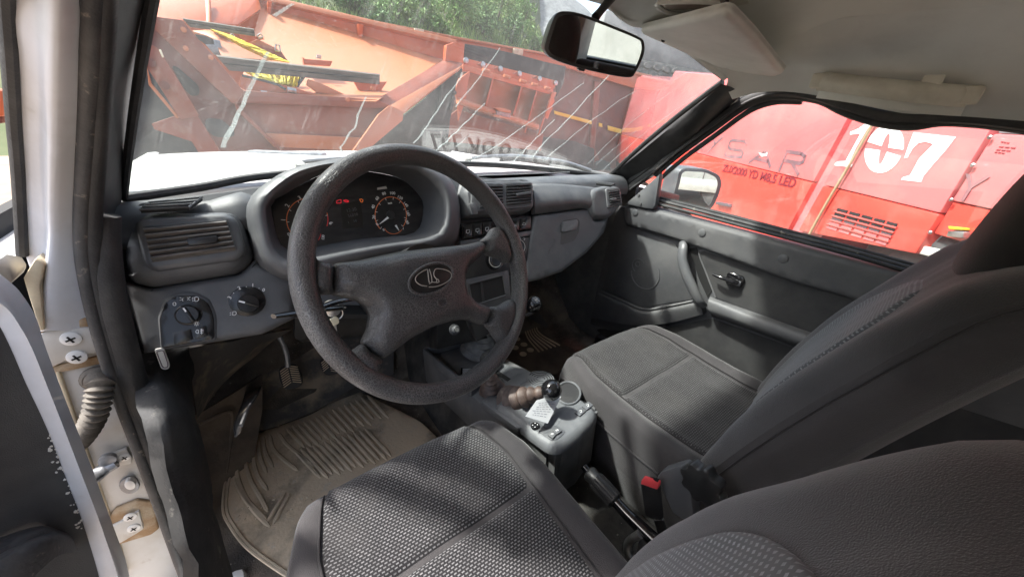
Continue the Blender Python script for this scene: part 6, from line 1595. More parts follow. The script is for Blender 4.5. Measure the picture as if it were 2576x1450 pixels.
def bush(x, y, h, wd, label, lm, nl):
    z = hillz(x, y) - .15; t = thing('bush', label, 'bush', (x, y, z), 'bushes on the slope')
    mb = MB()
    for k in range(4):
        a = random.uniform(0, 6.28); mb.tube(spline([V((x, y, z)), V((x + .2 * math.cos(a) * wd, y + .2 * math.sin(a) * wd, z + h * .4)), V((x + .5 * math.cos(a) * wd, y + .4 * math.sin(a) * wd, z + h * .8))], 3), [.05, .045, .04, .035, .03, .02, .01], 5)
    finish('stem', mb, M['bark'], t)
    mb = MB(); cl = []
    for k in range(16):
        a, b = random.uniform(0, 6.28), random.uniform(.15, 1); r = random.random() ** .6
        cl.append((V((x + wd * r * math.cos(a) * (1.1 - b * .5), y + wd * .8 * r * math.sin(a) * (1.1 - b * .5), z + h * (b * (1 - .35 * r)))), random.uniform(.22, .42) * wd))
    for k in range(nl):
        c, r = random.choice(cl); d = V((random.gauss(0, 1), random.gauss(0, 1), random.gauss(0, .8))).normalized() * r * random.uniform(.5, 1.05)
        p = c + d; s_ = random.uniform(.035, .085) * (y / 15) ** .5
        u_ = V((random.gauss(0, 1), random.gauss(0, 1), random.gauss(0, 1))).normalized(); v_ = u_.cross(V((random.gauss(0, 1), random.gauss(0, 1), random.gauss(0, 1)))).normalized()
        mb.add([p - u_ * s_ * 1.6, p + v_ * s_ * .6, p + u_ * s_ * 1.6, p - v_ * s_ * .6], [(0, 1, 2, 3)])
    finish('foliage', mb, lm, t, smooth=0)
spots = [(1290, 85, 15, 1.9, 1.5), (1215, 66, 18, 2.3, 1.6), (1150, 30, 22, 2.6, 1.8), (1060, 20, 20, 1.7, 1.4), (1340, 110, 14.5, 1.6, 1.2), (1000, 18, 25, 2.4, 1.9), (1250, 30, 25, 3.0, 2.2), (900, 5, 22, 1.8, 1.5), (1100, 55, 16, 1.0, .9), (1310, 55, 20, 2.4, 1.7), (960, 40, 16.5, .9, .9), (1180, 5, 28, 3.2, 2.3)]
labs = ['leafy bush low on the slope just left of the rear-view mirror', 'rounded bush right above the orange rail, second from the mirror', 'taller bush higher on the slope above the end of the orange hopper', 'bush in the middle of the slope above the hopper rim', 'low bush partly hidden by the rear-view mirror case', 'bush near the top edge left of the middle of the slope', 'wide bush below the grey spoil heap', 'leftmost bush on the slope, at the top edge of the windscreen', 'small bush just behind the orange dump body rail', 'dense dark bush beside the foot of the grey heap', 'small bush close above the hopper rim on the left', 'highest bush on the slope against the grey heap']
def on_hill(u, v, y):
    d = ray(u, v); best = None
    for k in range(200):
        yy_ = 13 + k * .15; p = CAMP + d * (yy_ / d.y)
        if p.z < hillz(p.x, p.y): return p
    return CAMP + d * (y / d.y)
for (u, v, y, h, wd), lab in zip(spots, labs):
    p = on_hill(u, v + 24, y); k = p.y / 18
    bush(p.x, p.y, h * .62 * k, wd * .6 * k, lab, M['leaf2' if int(u) % 3 == 0 else 'leaf1'], 1500)
st = thing('stake', 'thin bare stake standing in the grass above the orange rail', 'stake', on_hill(1124, 84, 15))
p = on_hill(1124, 84, 15); finish('stick', MB().tube([p - V((0, 0, .1)), p + V((.02, 0, .62))], .022, 6), M['bark'], st)

# ================================================================ orange hopper of a road machine
hop = thing('orange_hopper', 'large orange steel hopper with ribs, open top and wooden planks laid inside', 'hopper', (-.5, 5, 0))
Z1 = lambda pts: [(257.6 + x * .375, y * .375) for x, y in pts]
Z2 = lambda pts: [(322 + x * .2221, y * .2221) for x, y in pts]
def ply(nm, pts, y, m, par=hop, t=.02, bev=.004, dy=None, z=Z1):
    """a steel plate: outline at distance y (or one distance per corner), real thickness behind"""
    P = z(pts) if z else pts; ysl = y if isinstance(y, (list, tuple)) else [y] * len(P)
    vs = [AY(u, v, yy_) for (u, v), yy_ in zip(P, ysl)]
    if isinstance(y, (list, tuple)) and len(vs) > 4 or isinstance(y, (list, tuple)):
        c = sum(vs, V()) / len(vs); nrm = V((0, 0, 0))
        for i in range(len(vs)): nrm += (vs[i - 1] - c).cross(vs[i] - c)
        nrm.normalize()
        if nrm.y < 0: nrm = -nrm
        return finish(nm, MB().prism(vs, nrm * t), m, par, bevel=bev)
    return finish(nm, MB().prism(vs, V((0, t, 0))), m, par, bevel=bev)
rows = []
for j in range(9):
    t = j / 8; a = lerp2((1066, 40), (905, 640), t); b = lerp2((2300, 392), (1835, 680), t); ya, yb = 7.4 - 2.3 * t, 6.4 - 1.5 * t
    rows.append([AY(*Z1([lerp2(a, b, i / 12)])[0], (ya + (yb - ya) * i / 12) + .35 * (t * (1 - t))) for i in range(13)])
finish('far_wall', MB().slab(rows, V((0, .02, -.01))), M['orangel'], hop, smooth=60)
ra, rb_ = AY(*Z1([(1000, -20)])[0], 7.45), AY(*Z1([(2372, 296)])[0], 6.25)
finish('top_rail', MB().bar(ra, rb_, .16, .07, (0, .3, 1)), M['orangel'], hop, bevel=.006)
ply('rail_skirt', [(1000, -30), (2350, 300), (2296, 402), (1066, 62), (990, 20)], [7.42, 6.3, 6.32, 7.4, 7.45], M['orange'])
for (x0, y0), (x1, y1), (x2, y2), yd in (((1108, 6), (1138, 10), (1128, 112), 7.15), ((1715, 158), (1752, 166), (1738, 290), 6.72), ((2330, 296), (2360, 296), (2320, 400), 6.2)):
    a = AY(*Z1([(x0, y0)])[0], yd); b = AY(*Z1([(x1, y1)])[0], yd); c = AY(*Z1([(x2, y2)])[0], yd + .1)
    finish('rail_gusset', MB().prism([a, b, c, c + V((-.03, 0, 0))], V((.0, .22, 0))), M['orange'], hop, bevel=.003)
ply('end_plate', [(2310, 302), (2362, 283), (2432, 290), (2420, 422), (2300, 412)], 6.0, M['orange'], t=.10)
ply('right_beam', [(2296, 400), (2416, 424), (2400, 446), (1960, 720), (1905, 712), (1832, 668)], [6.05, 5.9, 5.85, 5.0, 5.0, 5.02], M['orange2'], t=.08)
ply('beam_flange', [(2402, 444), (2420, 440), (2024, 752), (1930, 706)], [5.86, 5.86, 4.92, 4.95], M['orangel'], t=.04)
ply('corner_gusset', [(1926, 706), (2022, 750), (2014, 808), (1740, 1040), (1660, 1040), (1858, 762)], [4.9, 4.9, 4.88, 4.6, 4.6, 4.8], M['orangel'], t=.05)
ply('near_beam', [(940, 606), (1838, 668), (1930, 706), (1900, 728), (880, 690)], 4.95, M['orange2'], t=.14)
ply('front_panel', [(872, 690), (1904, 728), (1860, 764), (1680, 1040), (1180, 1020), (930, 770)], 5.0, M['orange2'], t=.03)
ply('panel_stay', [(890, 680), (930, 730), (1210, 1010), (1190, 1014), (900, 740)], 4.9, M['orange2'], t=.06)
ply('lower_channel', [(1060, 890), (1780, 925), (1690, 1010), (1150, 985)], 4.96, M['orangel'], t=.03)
ply('left_wall', [(200, -40), (1070, -60), (1070, 58), (912, 164), (700, 160), (532, 136), (200, 110)], [6.6, 7.5, 7.4, 6.6, 6.2, 6.0, 6.0], M['orange'], t=.02)
ply('floor_plate', [(480, 100), (900, 30), (1110, 40), (1010, 660), (900, 660)], 7.6, M['orange'])
ply('wall_rib', [(688, -30), (716, -30), (722, 150), (700, 150)], [6.55, 6.55, 6.1, 6.1], M['orangel'], t=.05)
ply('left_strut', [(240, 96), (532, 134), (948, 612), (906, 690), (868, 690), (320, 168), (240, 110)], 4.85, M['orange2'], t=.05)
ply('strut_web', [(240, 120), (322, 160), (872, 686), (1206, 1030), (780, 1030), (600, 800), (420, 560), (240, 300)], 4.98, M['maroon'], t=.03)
def hole(pts, y, par=hop, z=Z1): return ply('web_opening', rnd(pts, 30, 3), y, M['blackrub'], par, .012, .002, z=z)
hole([(462, 440), (500, 446), (646, 574), (654, 636), (600, 648), (540, 590)], 4.965); hole([(690, 792), (800, 800), (890, 880), (880, 920), (760, 920), (690, 870)], 4.965)
ply('support_arm', [(262, 300), (340, 306), (384, 336), (524, 560), (650, 774), (600, 790), (520, 800), (400, 606), (262, 396)], 4.7, M['orange2'], t=.05)
ply('arm_edge', [(296, 440), (330, 560), (520, 790), (500, 796), (310, 570)], 4.72, M['orangel'], t=.02)
for x, y_ in ((322, 420), (417, 572)):
    c = AY(*Z1([(x, y_)])[0], 4.69); finish('bolt_hole', MB().lathe([(.035, 0), (.035, .012), (.02, .014)], c, (0, -1, 0), 12), M['maroon'], hop)
for x, y_ in ((545, 200), (560, 325), (727, 385), (1645, 668), (1810, 590)):
    c = AY(*Z1([(x, y_)])[0], 4.84); finish('bolt', MB().lathe([(.022, 0), (.022, .012), (.012, .016)], c, (0, -1, 0), 8), M['orangel'], hop)
ply('arm_foot', [(330, 830), (480, 780), (640, 776), (800, 1030), (650, 1030), (600, 950), (350, 868)], 4.75, M['orange2'], t=.05)
ply('dark_backing', [(150, 330), (330, 330), (700, 640), (900, 760), (1000, 1080), (150, 1080)], 5.3, M['blackrub'], t=.05)  # flat black sheets filling the dark gaps behind strut and panel
ply('dark_backing', [(660, 800), (1220, 960), (1500, 1040), (640, 1060)], 5.4, M['blackrub'], t=.05)
ply('marker_strip', [(378, 334), (392, 330), (414, 384), (402, 388)], 4.68, M['sticker'], t=.01)
# planks laid across, brush and tin inside: things of their own
def plank(lab, top_, bot_, y):
    t = thing('plank', lab, 'plank', AY(*Z1([top_[0]])[0], y), 'weathered planks in the hopper')
    rows = [[AY(*q, y + .03) for q in Z1([lerp2(*top_, k / 8) for k in range(9)])], [AY(*q, y) for q in Z1([lerp2(*lerp_pair(top_, bot_, .12), k / 8) for k in range(9)])], [AY(*q, y) for q in Z1([lerp2(*bot_, k / 8) for k in range(9)])]]
    finish('board', MB().slab(rows, V((0, .05, .0))), M['wood'], t, smooth=30)
    a, b = lerp_pair(top_, bot_, .55); finish('split', MB().tube([AY(*q, y - .001) for q in Z1([lerp2(a, b, k / 6) for k in range(7)])], [.004, .007, .003, .006, .008, .004, .003], 5), M['void'], t)
def lerp_pair(p, q, t): return lerp2(p[0], q[0], t), lerp2(p[1], q[1], t)
plank('upper weathered plank lying across the back of the orange hopper', ((532, 120), (1018, 194)), ((588, 178), (1024, 242)), 5.75)
plank('long weathered plank lying across the front of the orange hopper', ((760, 368), (1862, 496)), ((852, 472), (1860, 566)), 5.15)
ply('plank_bracket', [(1690, 552), (1910, 548), (1832, 668), (1750, 664)], 5.3, M['orange'], t=.04)
ply('plank_bracket', [(920, 230), (1040, 246), (1092, 262), (950, 290)], 5.9, M['orange'], t=.04)
ply('cross_frame', [(990, 285), (1040, 262), (1160, 320), (1196, 345), (1250, 415), (1230, 412), (1150, 372)], 5.85, M['orangel'], t=.04)
ply('cross_frame', [(1010, 300), (1150, 372), (1244, 412), (1200, 345)], 5.82, M['orange2'], t=.02)
ply('side_box', [(1344, 384), (1360, 396), (1544, 410), (1530, 444), (1352, 432)], 5.6, M['orange'], t=.1)
for pts, y_ in (([(1160, 325), (1164, 300), (1186, 304), (1196, 345), (1160, 340)], 5.8), ([(1040, 240), (1060, 226), (1078, 248), (1050, 260)], 5.9), ([(1436, 385), (1440, 372), (1466, 376), (1462, 390)], 5.58), ([(860, 240), (870, 222), (882, 240), (878, 258)], 5.9)):
    P = [AY(*q, y_ - .02) for q in Z1(pts)]
    finish('latch', MB().tube(P, .012, 6, closed=True), M['metal'], hop)
bru = thing('sweeper_brush', 'yellow bristle roller brush lying inside the orange hopper', 'brush', AY(*Z1([(1000, 330)])[0], 5.6))
random.seed(4); mb = MB(); mb2 = MB()
def bris(mb, quad, n, y0, y1):
    a, b, c, d = quad
    for k in range(n):
        t = k / n; p, q = lerp2(a, b, t), lerp2(d, c, t); y_ = y0 + random.uniform(-.05, .05); j = random.uniform(-.12, .15)
        q = lerp2(p, q, 1 + j); mb.tube([AY(*Z1([p])[0], y_), AY(*Z1([q])[0], y1 + random.uniform(-.06, .06))], .011, 3, caps=False)
bris(mb, ((730, 200), (1150, 400), (1250, 418), (860, 240)), 130, 5.62, 5.72)
bris(mb2, ((960, 480), (1330, 506), (1300, 578), (1060, 535)), 110, 5.28, 5.2)
finish('bristles', mb, M['yellow'], bru, smooth=0, kind='stuff'); finish('bristles', mb2, M['yellow'], bru, smooth=0, kind='stuff')
ply('brush_end_cap', [(1296, 572), (1340, 510), (1362, 520), (1316, 586)], 5.2, M['black'], bru, .05)
ply('brush_core', [(740, 204), (1240, 412), (1100, 404), (940, 330)], 5.78, M['yellow'], bru, .05)
ply('brush_core', [(970, 492), (1335, 512), (1300, 574), (1150, 556)], 5.36, M['yellow'], bru, .05)
cov = thing('brush_cover', 'pale sloping cover plate beside the yellow brush in the hopper', 'cover', AY(*Z1([(800, 300)])[0], 5.5))
ply('cover_sheet', [(600, 206), (690, 198), (740, 200), (940, 322), (1112, 402), (800, 378), (750, 262), (700, 236)], [5.7, 5.7, 5.7, 5.5, 5.35, 5.3, 5.5, 5.6], M['orangel'], cov, .02)
tin = thing('metal_trough', 'grey galvanised trough lying under the planks in the orange hopper', 'trough', AY(*Z1([(700, 300)])[0], 5.5))
ply('trough_side', [(618, 228), (690, 240), (744, 262), (752, 300), (690, 296), (640, 262)], 5.42, M['blackrub'], tin, .03)
ply('trough_face', [(690, 296), (752, 300), (744, 262), (790, 272), (812, 372), (752, 368)], 5.40, M['zinc'], tin, .03)
mw = thing('machine_frame', 'red-orange machine frame with hose and clamps below the long plank', 'machine part', AY(*Z1([(1100, 580)])[0], 5.1))
ply('frame_plate', [(930, 504), (1100, 545), (1300, 590), (1445, 638), (960, 604), (916, 580)], 5.12, M['orange'], mw, .06)
ply('frame_plate', [(1380, 530), (1470, 560), (1640, 640), (1440, 622), (1370, 570)], 5.15, M['orangel'], mw, .05)
finish('hose', MB().tube([AY(*q, 5.05) for q in Z1([(936, 506), (1080, 540), (1180, 570), (1230, 600)])], .014, 6), M['blackrub'], mw)
finish('clamp', MB().tube([AY(*q, 5.04) for q in Z1([(1240, 600), (1300, 612)])], .028, 8), M['metal'], mw)
finish('sticker', MB().prism([AY(*q, 5.06) for q in Z1([(1062, 606), (1100, 610), (1112, 622), (1066, 620)])], V((0, .01, 0))), M['print'], mw)

# ================================================================ orange dump body behind, with yellow stripe
dump = thing('dump_body', 'orange dump body with shaded dark side, yellow stripe and rail, behind the hopper', 'dump truck', (4, 8, 0))
Z5 = lambda pts: [(1094.8 + x * .2354, 96.6 + y * .2354) for x, y in pts]
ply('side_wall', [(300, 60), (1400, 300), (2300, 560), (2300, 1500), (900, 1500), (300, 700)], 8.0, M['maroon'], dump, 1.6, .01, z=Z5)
ply('top_rail', [(-820, -215), (280, -2), (1190, 164), (2320, 402), (2320, 590), (1400, 312), (330, 66), (-820, -160)], 7.9, M['orange'], dump, .14, .01, z=Z5)
ply('rail_lip', [(-820, -225), (280, -10), (1190, 154), (2320, 392), (2320, 420), (1190, 176), (280, 12), (-820, -200)], 7.82, M['orangel'], dump, .10, .006, z=Z5)
for x, y_ in ((892, 145), (-170, -68)):
    ply('rail_clip', [(x - 48, y_ - 42), (x + 52, y_ - 26), (x + 44, y_ + 38), (x - 52, y_ + 20)], 7.78, M['rib'], dump, .06, z=Z5)
for pts in ([(1708, 455), (1770, 470), (1705, 1180), (1760, 1300), (1700, 1360), (1640, 1340), (1655, 1180)], [(2110, 560), (2150, 570), (2000, 1150), (1960, 1140)]):
    ply('side_post', pts, 7.92, M['orange2'], dump, .08, z=Z5)
for pts in ([(1270, 772), (1672, 880), (1672, 918), (1275, 808)], [(1750, 902), (1786, 910), (1786, 950), (1748, 940)], [(1845, 930), (1995, 972), (1985, 1016), (1845, 980)]):
    ply('yellow_stripe', pts, 7.905, M['stripe'], dump, .01, .001, z=Z5)
ply('chassis', [(-1200, 700), (1500, 1100), (1700, 1180), (1700, 1700), (-1200, 1700)], 7.75, M['blackrub'], dump, .15, z=Z5)  # black box put in for the dark shade below the dump body
ply('wheel_guard', [(1650, 1360), (1800, 1300), (1870, 1330), (1880, 1500), (1640, 1500)], 7.8, M['blackrub'], dump, .2, z=Z5)
# bolted tail flap in front of it
fl2 = thing('hinged_flap', 'orange ribbed tail flap with bolts, pipe and black rubber sheet', 'flap', AY(1250, 250, 6.4))
ply('rubber_sheet', [(318, 58), (560, 98), (842, 162), (1160, 246), (1398, 300), (1372, 480), (1300, 620), (1290, 460), (296, 216)], 6.9, M['blackrub'], fl2, .03, z=Z5)
ply('upper_flange', [(300, 206), (1318, 458), (1248, 566), (286, 304)], 6.7, M['orange'], fl2, .04, z=Z5)
for x, y_ in ((325, 236), (505, 280), (693, 326), (897, 378), (1112, 432), (1284, 478)):
    c = AY(*Z5([(x, y_)])[0], 6.69); finish('bolt', MB().lathe([(.05, 0), (.05, .03), (.03, .036)], c, (0, -1, .1), 8), M['metal'], fl2)
for x, y_ in ((450, 280), (630, 325), (835, 378), (1040, 425)):
    ply('flange_gusset', [(x, y_), (x + 48, y_ - 30), (x + 44, y_ + 6)], 6.66, M['orange2'], fl2, .03, .002, z=Z5)
a, b = AY(*Z5([(284, 312)])[0], 6.6), AY(*Z5([(1246, 580)])[0], 6.6)
finish('hinge_rail', MB().bar(a, b, .09, .10), M['orange'], fl2, bevel=.01)
for t in (.18, .4, .58, .72, .88): finish('hinge_knuckle', MB().tube([a.lerp(b, t) + V((0, -.06, .05)), a.lerp(b, t + .07) + V((0, -.06, .05))], .03, 8), M['orangel'], fl2)
rows = []
for j in range(7):
    t = j / 6; p, q = lerp2((366, 352), (262, 720), t), lerp2((1236, 590), (1088, 985), t)
    rows.append([AY(*Z5([lerp2(p, q, i / 12)])[0], 6.62 + .30 * math.sin(math.pi * min(1, t * .9 + .12)) * .8) for i in range(13)])
finish('curved_sheet', MB().slab(rows, V((0, .02, 0))), M['orangel'], fl2, smooth=60)
for (x0, y0), (x1, y1) in (((360, 350), (250, 770)), ((612, 416), (512, 800)), ((920, 506), (806, 900)), ((1082, 546), (952, 1010)), ((1240, 588), (1094, 1040))):
    P = [AY(*Z5([(x0, y0)])[0], 6.55), AY(*Z5([(x1, y1)])[0], 6.55)]
    P2 = [AY(*Z5([(x1 + 8, y1)])[0], 7.0), AY(*Z5([(x0 + 8, y0)])[0], 7.0)]
    finish('rib', MB().prism([P[0], P[1], P2[0], P2[1]], V((.03, 0, 0))), M['orange'], fl2, bevel=.004)
ply('end_plate', [(368, 350), (250, 440), (210, 570), (240, 660), (252, 880), (330, 640)], 6.5, M['orange'], fl2, .04, z=Z5)
ply('toothed_edge', [(1252, 572), (1300, 578), (1270, 640), (1278, 670), (1250, 720), (1256, 750), (1226, 800), (1205, 860), (1172, 852)], 6.5, M['orange'], fl2, .04, z=Z5)
finish('cross_pipe', MB().tube([AY(*Z5([(240, 664)])[0], 6.5), AY(*Z5([(1096, 946)])[0], 6.5)], .055, 12), M['orangel'], fl2)
ply('latch_plate', [(640, 745), (700, 738), (812, 768), (808, 800), (690, 780)], 6.38, M['orangel'], fl2, .1, z=Z5)
ply('latch_body', [(656, 772), (808, 796), (804, 850), (664, 828)], 6.42, M['zinc'], fl2, .1, z=Z5)
ply('latch_plate', [(618, 820), (650, 812), (808, 850), (806, 870), (640, 838)], 6.38, M['orangel'], fl2, .1, z=Z5)
ply('lower_sheet', [(240, 760), (1090, 1010), (1160, 1020), (1130, 1200), (100, 1100), (110, 860)], 7.0, M['orange2'], fl2, .03, z=Z5)
rf = thing('rubber_flap', 'black rubber flap edged with bolts hanging between the hopper and the ribbed flap', 'flap', AY(1110, 250, 6.2))
ply('flap_sheet', [(200, 330), (262, 300), (296, 330), (232, 470), (206, 600), (196, 700), (160, 870), (120, 1250), (-600, 1250), (-560, 1000), (-100, 640), (60, 440)], 6.1, M['blackrub'], rf, .05, z=Z5)
for x, y_ in ((262, 352), (240, 400), (205, 580), (188, 640), (182, 680), (176, 710), (166, 742)):
    c = AY(*Z5([(x, y_)])[0], 6.09); finish('bolt', MB().lathe([(.035, 0), (.035, .02), (.02, .026)], c, (0, -1, 0), 8), M['dustyrub'], rf)
ply('flap_fold', [(70, 470), (110, 440), (120, 560), (40, 780), (0, 800), (50, 640)], 6.05, M['blackrub'], rf, .03, z=Z5)

# ================================================================ giant tyre and grey heap behind the red machine
ty = thing('giant_tyre', 'huge grey mining tyre with hexagonal tread blocks behind the red machine', 'tyre', AY(1700, 150, 9))
TY = Frame(AY(1690, 170, 9.0), AY(1800, 192, 8.2) - AY(1620, 150, 9.6), (0, .25, 1))
wall = [(1526, 26), (1512, 78), (1500, 130), (1600, 146), (1700, 164), (1840, 196), (1900, 210), (1900, 30), (1700, 10)]
finish('side_wall', MB().plate(TY, TY.L(wall, 0), -1.2, 0), M['spoil'], ty, bevel=.02)
finish('tread_band', MB().plate(TY, TY.L([(1500, 128), (1600, 146), (1700, 164), (1840, 196), (1840, 300), (1500, 230)], .05), -.6, .05), M['tyre'], ty, bevel=.01)
mbh = MB(); hexes = []
for r in range(3):
    for k in range(13):
        u, v = 1560 + k * 24 + (r % 2) * 12, 141 + k * 5.0 + r * 20 + (r % 2) * 2.5 + 8
        hx_ = [(u + 11.5 * math.cos(a_), v + 10 * math.sin(a_)) for a_ in [math.pi / 6 + k2 * math.pi / 3 for k2 in range(6)]]
        hexes.append(hx_); finish('tread_block', MB().plate(TY, TY.L(hx_, .13), .04, .13), M['tyre'], ty, bevel=.012, seg=1)

# ================================================================ red road machine alongside
RS = 1.9 / 1.44
RFp = CAMP + (V((2.84, .96, 1.25)) - CAMP) * RS
RF = Frame(RFp, (-.677, -.736, 0), (0, 0, 1))
red = thing('red_machine', 'big red road machine parked alongside, numbered 107 in white stencil paint', 'truck', (4, 2, 0))
def rp(nm, pts, h0, h1, m, par=red, bev=.0, rr=0):
    return finish(nm, MB().plate(RF, RF.L(rnd(pts, rr) if rr else pts, h1), h0, h1), m, par, bevel=bev)
ZR = lambda pts: [(1867.6 + x * .4441, y * .4441) for x, y in pts]
xr = RF.uv(2620, 400)[0]; xl = RF.uv(1603, 195)[0]; xl2 = RF.uv(1535, 430)[0]
ztop = RF.uv(1798, 187)[1]; zmid = RF.uv(1700, 375)[1]
def zb(u): return RF.uv(u, 0)
s1 = RF.uv(2143, 280)[0]; s2 = RF.uv(2440, 425)[0]
bnd = [RF.uv(1690, 372), RF.uv(2365, 537)]
def bz_(x): t = (x - bnd[0][0]) / (bnd[1][0] - bnd[0][0]); return bnd[0][1] + (bnd[1][1] - bnd[0][1]) * t
def rpoly(nm, q, h0, h1, m, par=red, bev=.0): return finish(nm, MB().plate(RF, q, h0, h1), m, par, bevel=bev)
zlo = .35 - RFp.z
A1 = [RF.uv(1603, 196), RF.uv(1616, 189), RF.uv(1686, 202), RF.uv(1697, 178), RF.uv(1800, 187)]
seam1 = [RF.uv(2143, 280), RF.uv(1979, 586)]
def sx1(z): t = (z - seam1[0][1]) / (seam1[1][1] - seam1[0][1]); return seam1[0][0] + (seam1[1][0] - seam1[0][0]) * t
seam2 = [RF.uv(2503, 311), RF.uv(2307, 635)]
def sx2(z): t = (z - seam2[0][1]) / (seam2[1][1] - seam2[0][1]); return seam2[0][0] + (seam2[1][0] - seam2[0][0]) * t
ztop2 = max(A1[4][1], RF.uv(2300, 240)[1]) + .1
left_low = RF.uv(1535, 430)
xL = lambda z: A1[0][0] + (left_low[0] - A1[0][0]) * (z - A1[0][1]) / (left_low[1] - A1[0][1])
rpoly('upper_panel', A1[::1] + [(sx1(ztop2) - .02, A1[4][1] + .02), (sx1(bz_(sx1(0))) - .012, bz_(sx1(0))), (xL(bz_(-1.5)), bz_(-1.5))], -2.1, .0, M['red2'], bev=.02)
rpoly('lower_panel', [(xL(bz_(-1.5)), bz_(-1.5) - .002), (sx1(bz_(0)) - .012, bz_(sx1(0)) - .002), (sx1(zlo) - .012, zlo), (xL(zlo), zlo)], -2.1, .0, M['red'], bev=.012)
rpoly('recessed_strip', [(sx1(ztop2) - .03, ztop2), (sx1(ztop2) + .30, ztop2), (sx1(zlo) + .30, zlo), (sx1(zlo) - .03, zlo)], -2.0, -.035, M['red2'])
x2 = lambda z: sx1(z) + .10
rpoly('upper_panel', [(x2(ztop2), ztop2), (sx2(ztop2) - .006, ztop2), (sx2(bz_(1.0)) - .006, bz_(sx2(0))), (x2(bz_(0)), bz_(x2(0)))], -2.1, .0, M['red2'], bev=.012)
rpoly('lower_panel', [(x2(bz_(0)), bz_(x2(0)) - .002), (sx2(bz_(1.0)) - .006, bz_(sx2(0)) - .002), (sx2(RF.uv(2307, 640)[1]) - .006, RF.uv(2307, 640)[1]), (x2(RF.uv(2307, 640)[1] - .14), RF.uv(2307, 640)[1] - .14)], -2.1, .0, M['red'], bev=.012)
xe = sx2(0) + 1.1
rpoly('rear_panel', [(sx2(ztop2), RF.uv(2520, 336)[1]), (xe, RF.uv(2576, 352)[1]), (xe, RF.uv(2450, 520)[1]), (sx2(RF.uv(2390, 505)[1]), RF.uv(2390, 505)[1])], -2.1, -.012, M['red2'], bev=.008)
rpoly('rear_lower', [(sx2(RF.uv(2390, 505)[1]), RF.uv(2390, 505)[1] - .002), (xe, RF.uv(2450, 520)[1] - .002), (xe, RF.uv(2410, 606)[1]), (sx2(RF.uv(2350, 590)[1]), RF.uv(2350, 590)[1])], -2.1, -.02, M['red'], bev=.008)
rpoly('rear_glazing', [(sx2(ztop2), ztop2), (xe, ztop2), (xe, RF.uv(2576, 350)[1]), (sx2(ztop2), RF.uv(2520, 334)[1])], -2.0, -.03, M['zinc'])
zf = RF.uv(2300, 640)[1]
rpoly('chassis', [(sx2(zf) - .4, zf), (xe, RF.uv(2410, 610)[1]), (xe, zlo - .2), (xL(zlo), zlo - .2), (xL(zlo), zlo), (sx2(zf) - .4, zlo)], -1.9, -.10, M['blackrub'])
rp('chassis_rail', [(2300, 612), (2440, 650), (2440, 672), (2290, 632)], -.08, -.02, M['greyplast'], bev=.004)
rp('sill_rail', [(1976, 584), (2100, 626), (2098, 640), (1974, 598)], -.02, .012, M['zinc'], bev=.003)
for u in (1600, 2600):
    c = RF.pt(RF.uv(u, 400)[0], .52 - RFp.z, -.05); finish('wheel', MB().lathe([(.25, -.3), (.5, -.3), (.52, -.2), (.52, -.02), (.48, 0), (.25, -.04)], c, RF.n, 28), M['tyre'], red)
# bolts along the seam, cable
for u, v in ((2492, 345), (2449, 415), (2395, 502), (2342, 584)):
    finish('seam_bolt', MB().lathe([(.009, 0), (.009, .006), (.005, .010)], RF.P(u, v, .0), RF.n, 10), M['metal'], red)
finish('cable', MB().tube(spline([RF.P(u, v, .02) for u, v in [(2222, 262), (2207, 290), (2168, 360), (2128, 430), (2086, 500), (2052, 560), (2024, 612)]], 4), .009, 8), M['straw'], red)
# grille of 5 x 5 openings
gq = ZR([(535, 1172), (888, 1265), (815, 1395), (465, 1292)])
for i in range(5):
    for j in range(5):
        c4 = [lerp2(lerp2(gq[0], gq[1], (i + a_) / 5), lerp2(gq[3], gq[2], (i + a_) / 5), (j + b_) / 5) for a_, b_ in ((.08, .14), (.90, .14), (.90, .86), (.08, .86))]
        o = rp('grille_slot', c4, .0, .004, M['void' if j < 2 else 'greyl' if j == 2 else 'red2'])  # lower rows take paler colours, painting the reflection in the slots
for j in range(1, 5): finish('grille_bar', MB().tube([RF.P(*lerp2(gq[0], gq[3], j / 5), .006), RF.P(*lerp2(gq[1], gq[2], j / 5), .006)], .006, 6), M['red'], red)
# lettering
mb = MB()
ZL = lambda pts: [(1610 + x * .375, y * .375) for x, y in pts]
A_ = [(735, 1085), (828, 1022), (846, 1026), (872, 1115)]; K_ = [(236, 835), (165, 960)]
LET = [[[(555, 920), (503, 967), (455, 1022)], [(490, 925), (503, 967)]], [[(712, 966), (700, 948), (622, 940), (604, 948), (592, 984), (606, 1000), (678, 1010), (690, 1026), (680, 1054), (578, 1048), (570, 1032)]],
       [A_, [(772, 1062), (858, 1084)]], [[(936, 1138), (986, 1016), (1084, 1030), (1106, 1050), (1094, 1084), (1070, 1096), (966, 1076)], [(1020, 1090), (1060, 1166)]],
       [[(x - 455, y - 112) for x, y in A_], [(317, 950), (403, 972)]], [K_, [(290, 850), (200, 900), (240, 975)]]]
for L0 in LET:
    mb = MB()
    for st_ in L0:
        P = [RF.P(u, v, .0015) for u, v in ZL(st_)]
        for a_, b_ in zip(P, P[1:]): d_ = (b_ - a_).normalized() * .011; mb.bar(a_ - d_, b_ + d_, .028, .003, RF.n)
    finish('maker_letter', mb, M['kays'], red, smooth=0)
mb = MB(); p0, p1 = RF.uv(1820, 423), RF.uv(2002, 462)
W0 = p1[0] - p0[0]
cu = bpy.data.curves.new('t', 'FONT'); cu.body = 'ZUX2000 YD M8,5 LED'; cu.size = 1; oo = bpy.data.objects.new('t', cu); COL.objects.link(oo)
mm = bpy.data.meshes.new_from_object(oo); w1 = max(v.co.x for v in mm.vertices); bpy.data.objects.remove(oo); bpy.data.meshes.remove(mm); bpy.data.curves.remove(cu)
sz = W0 / w1 / 1.3
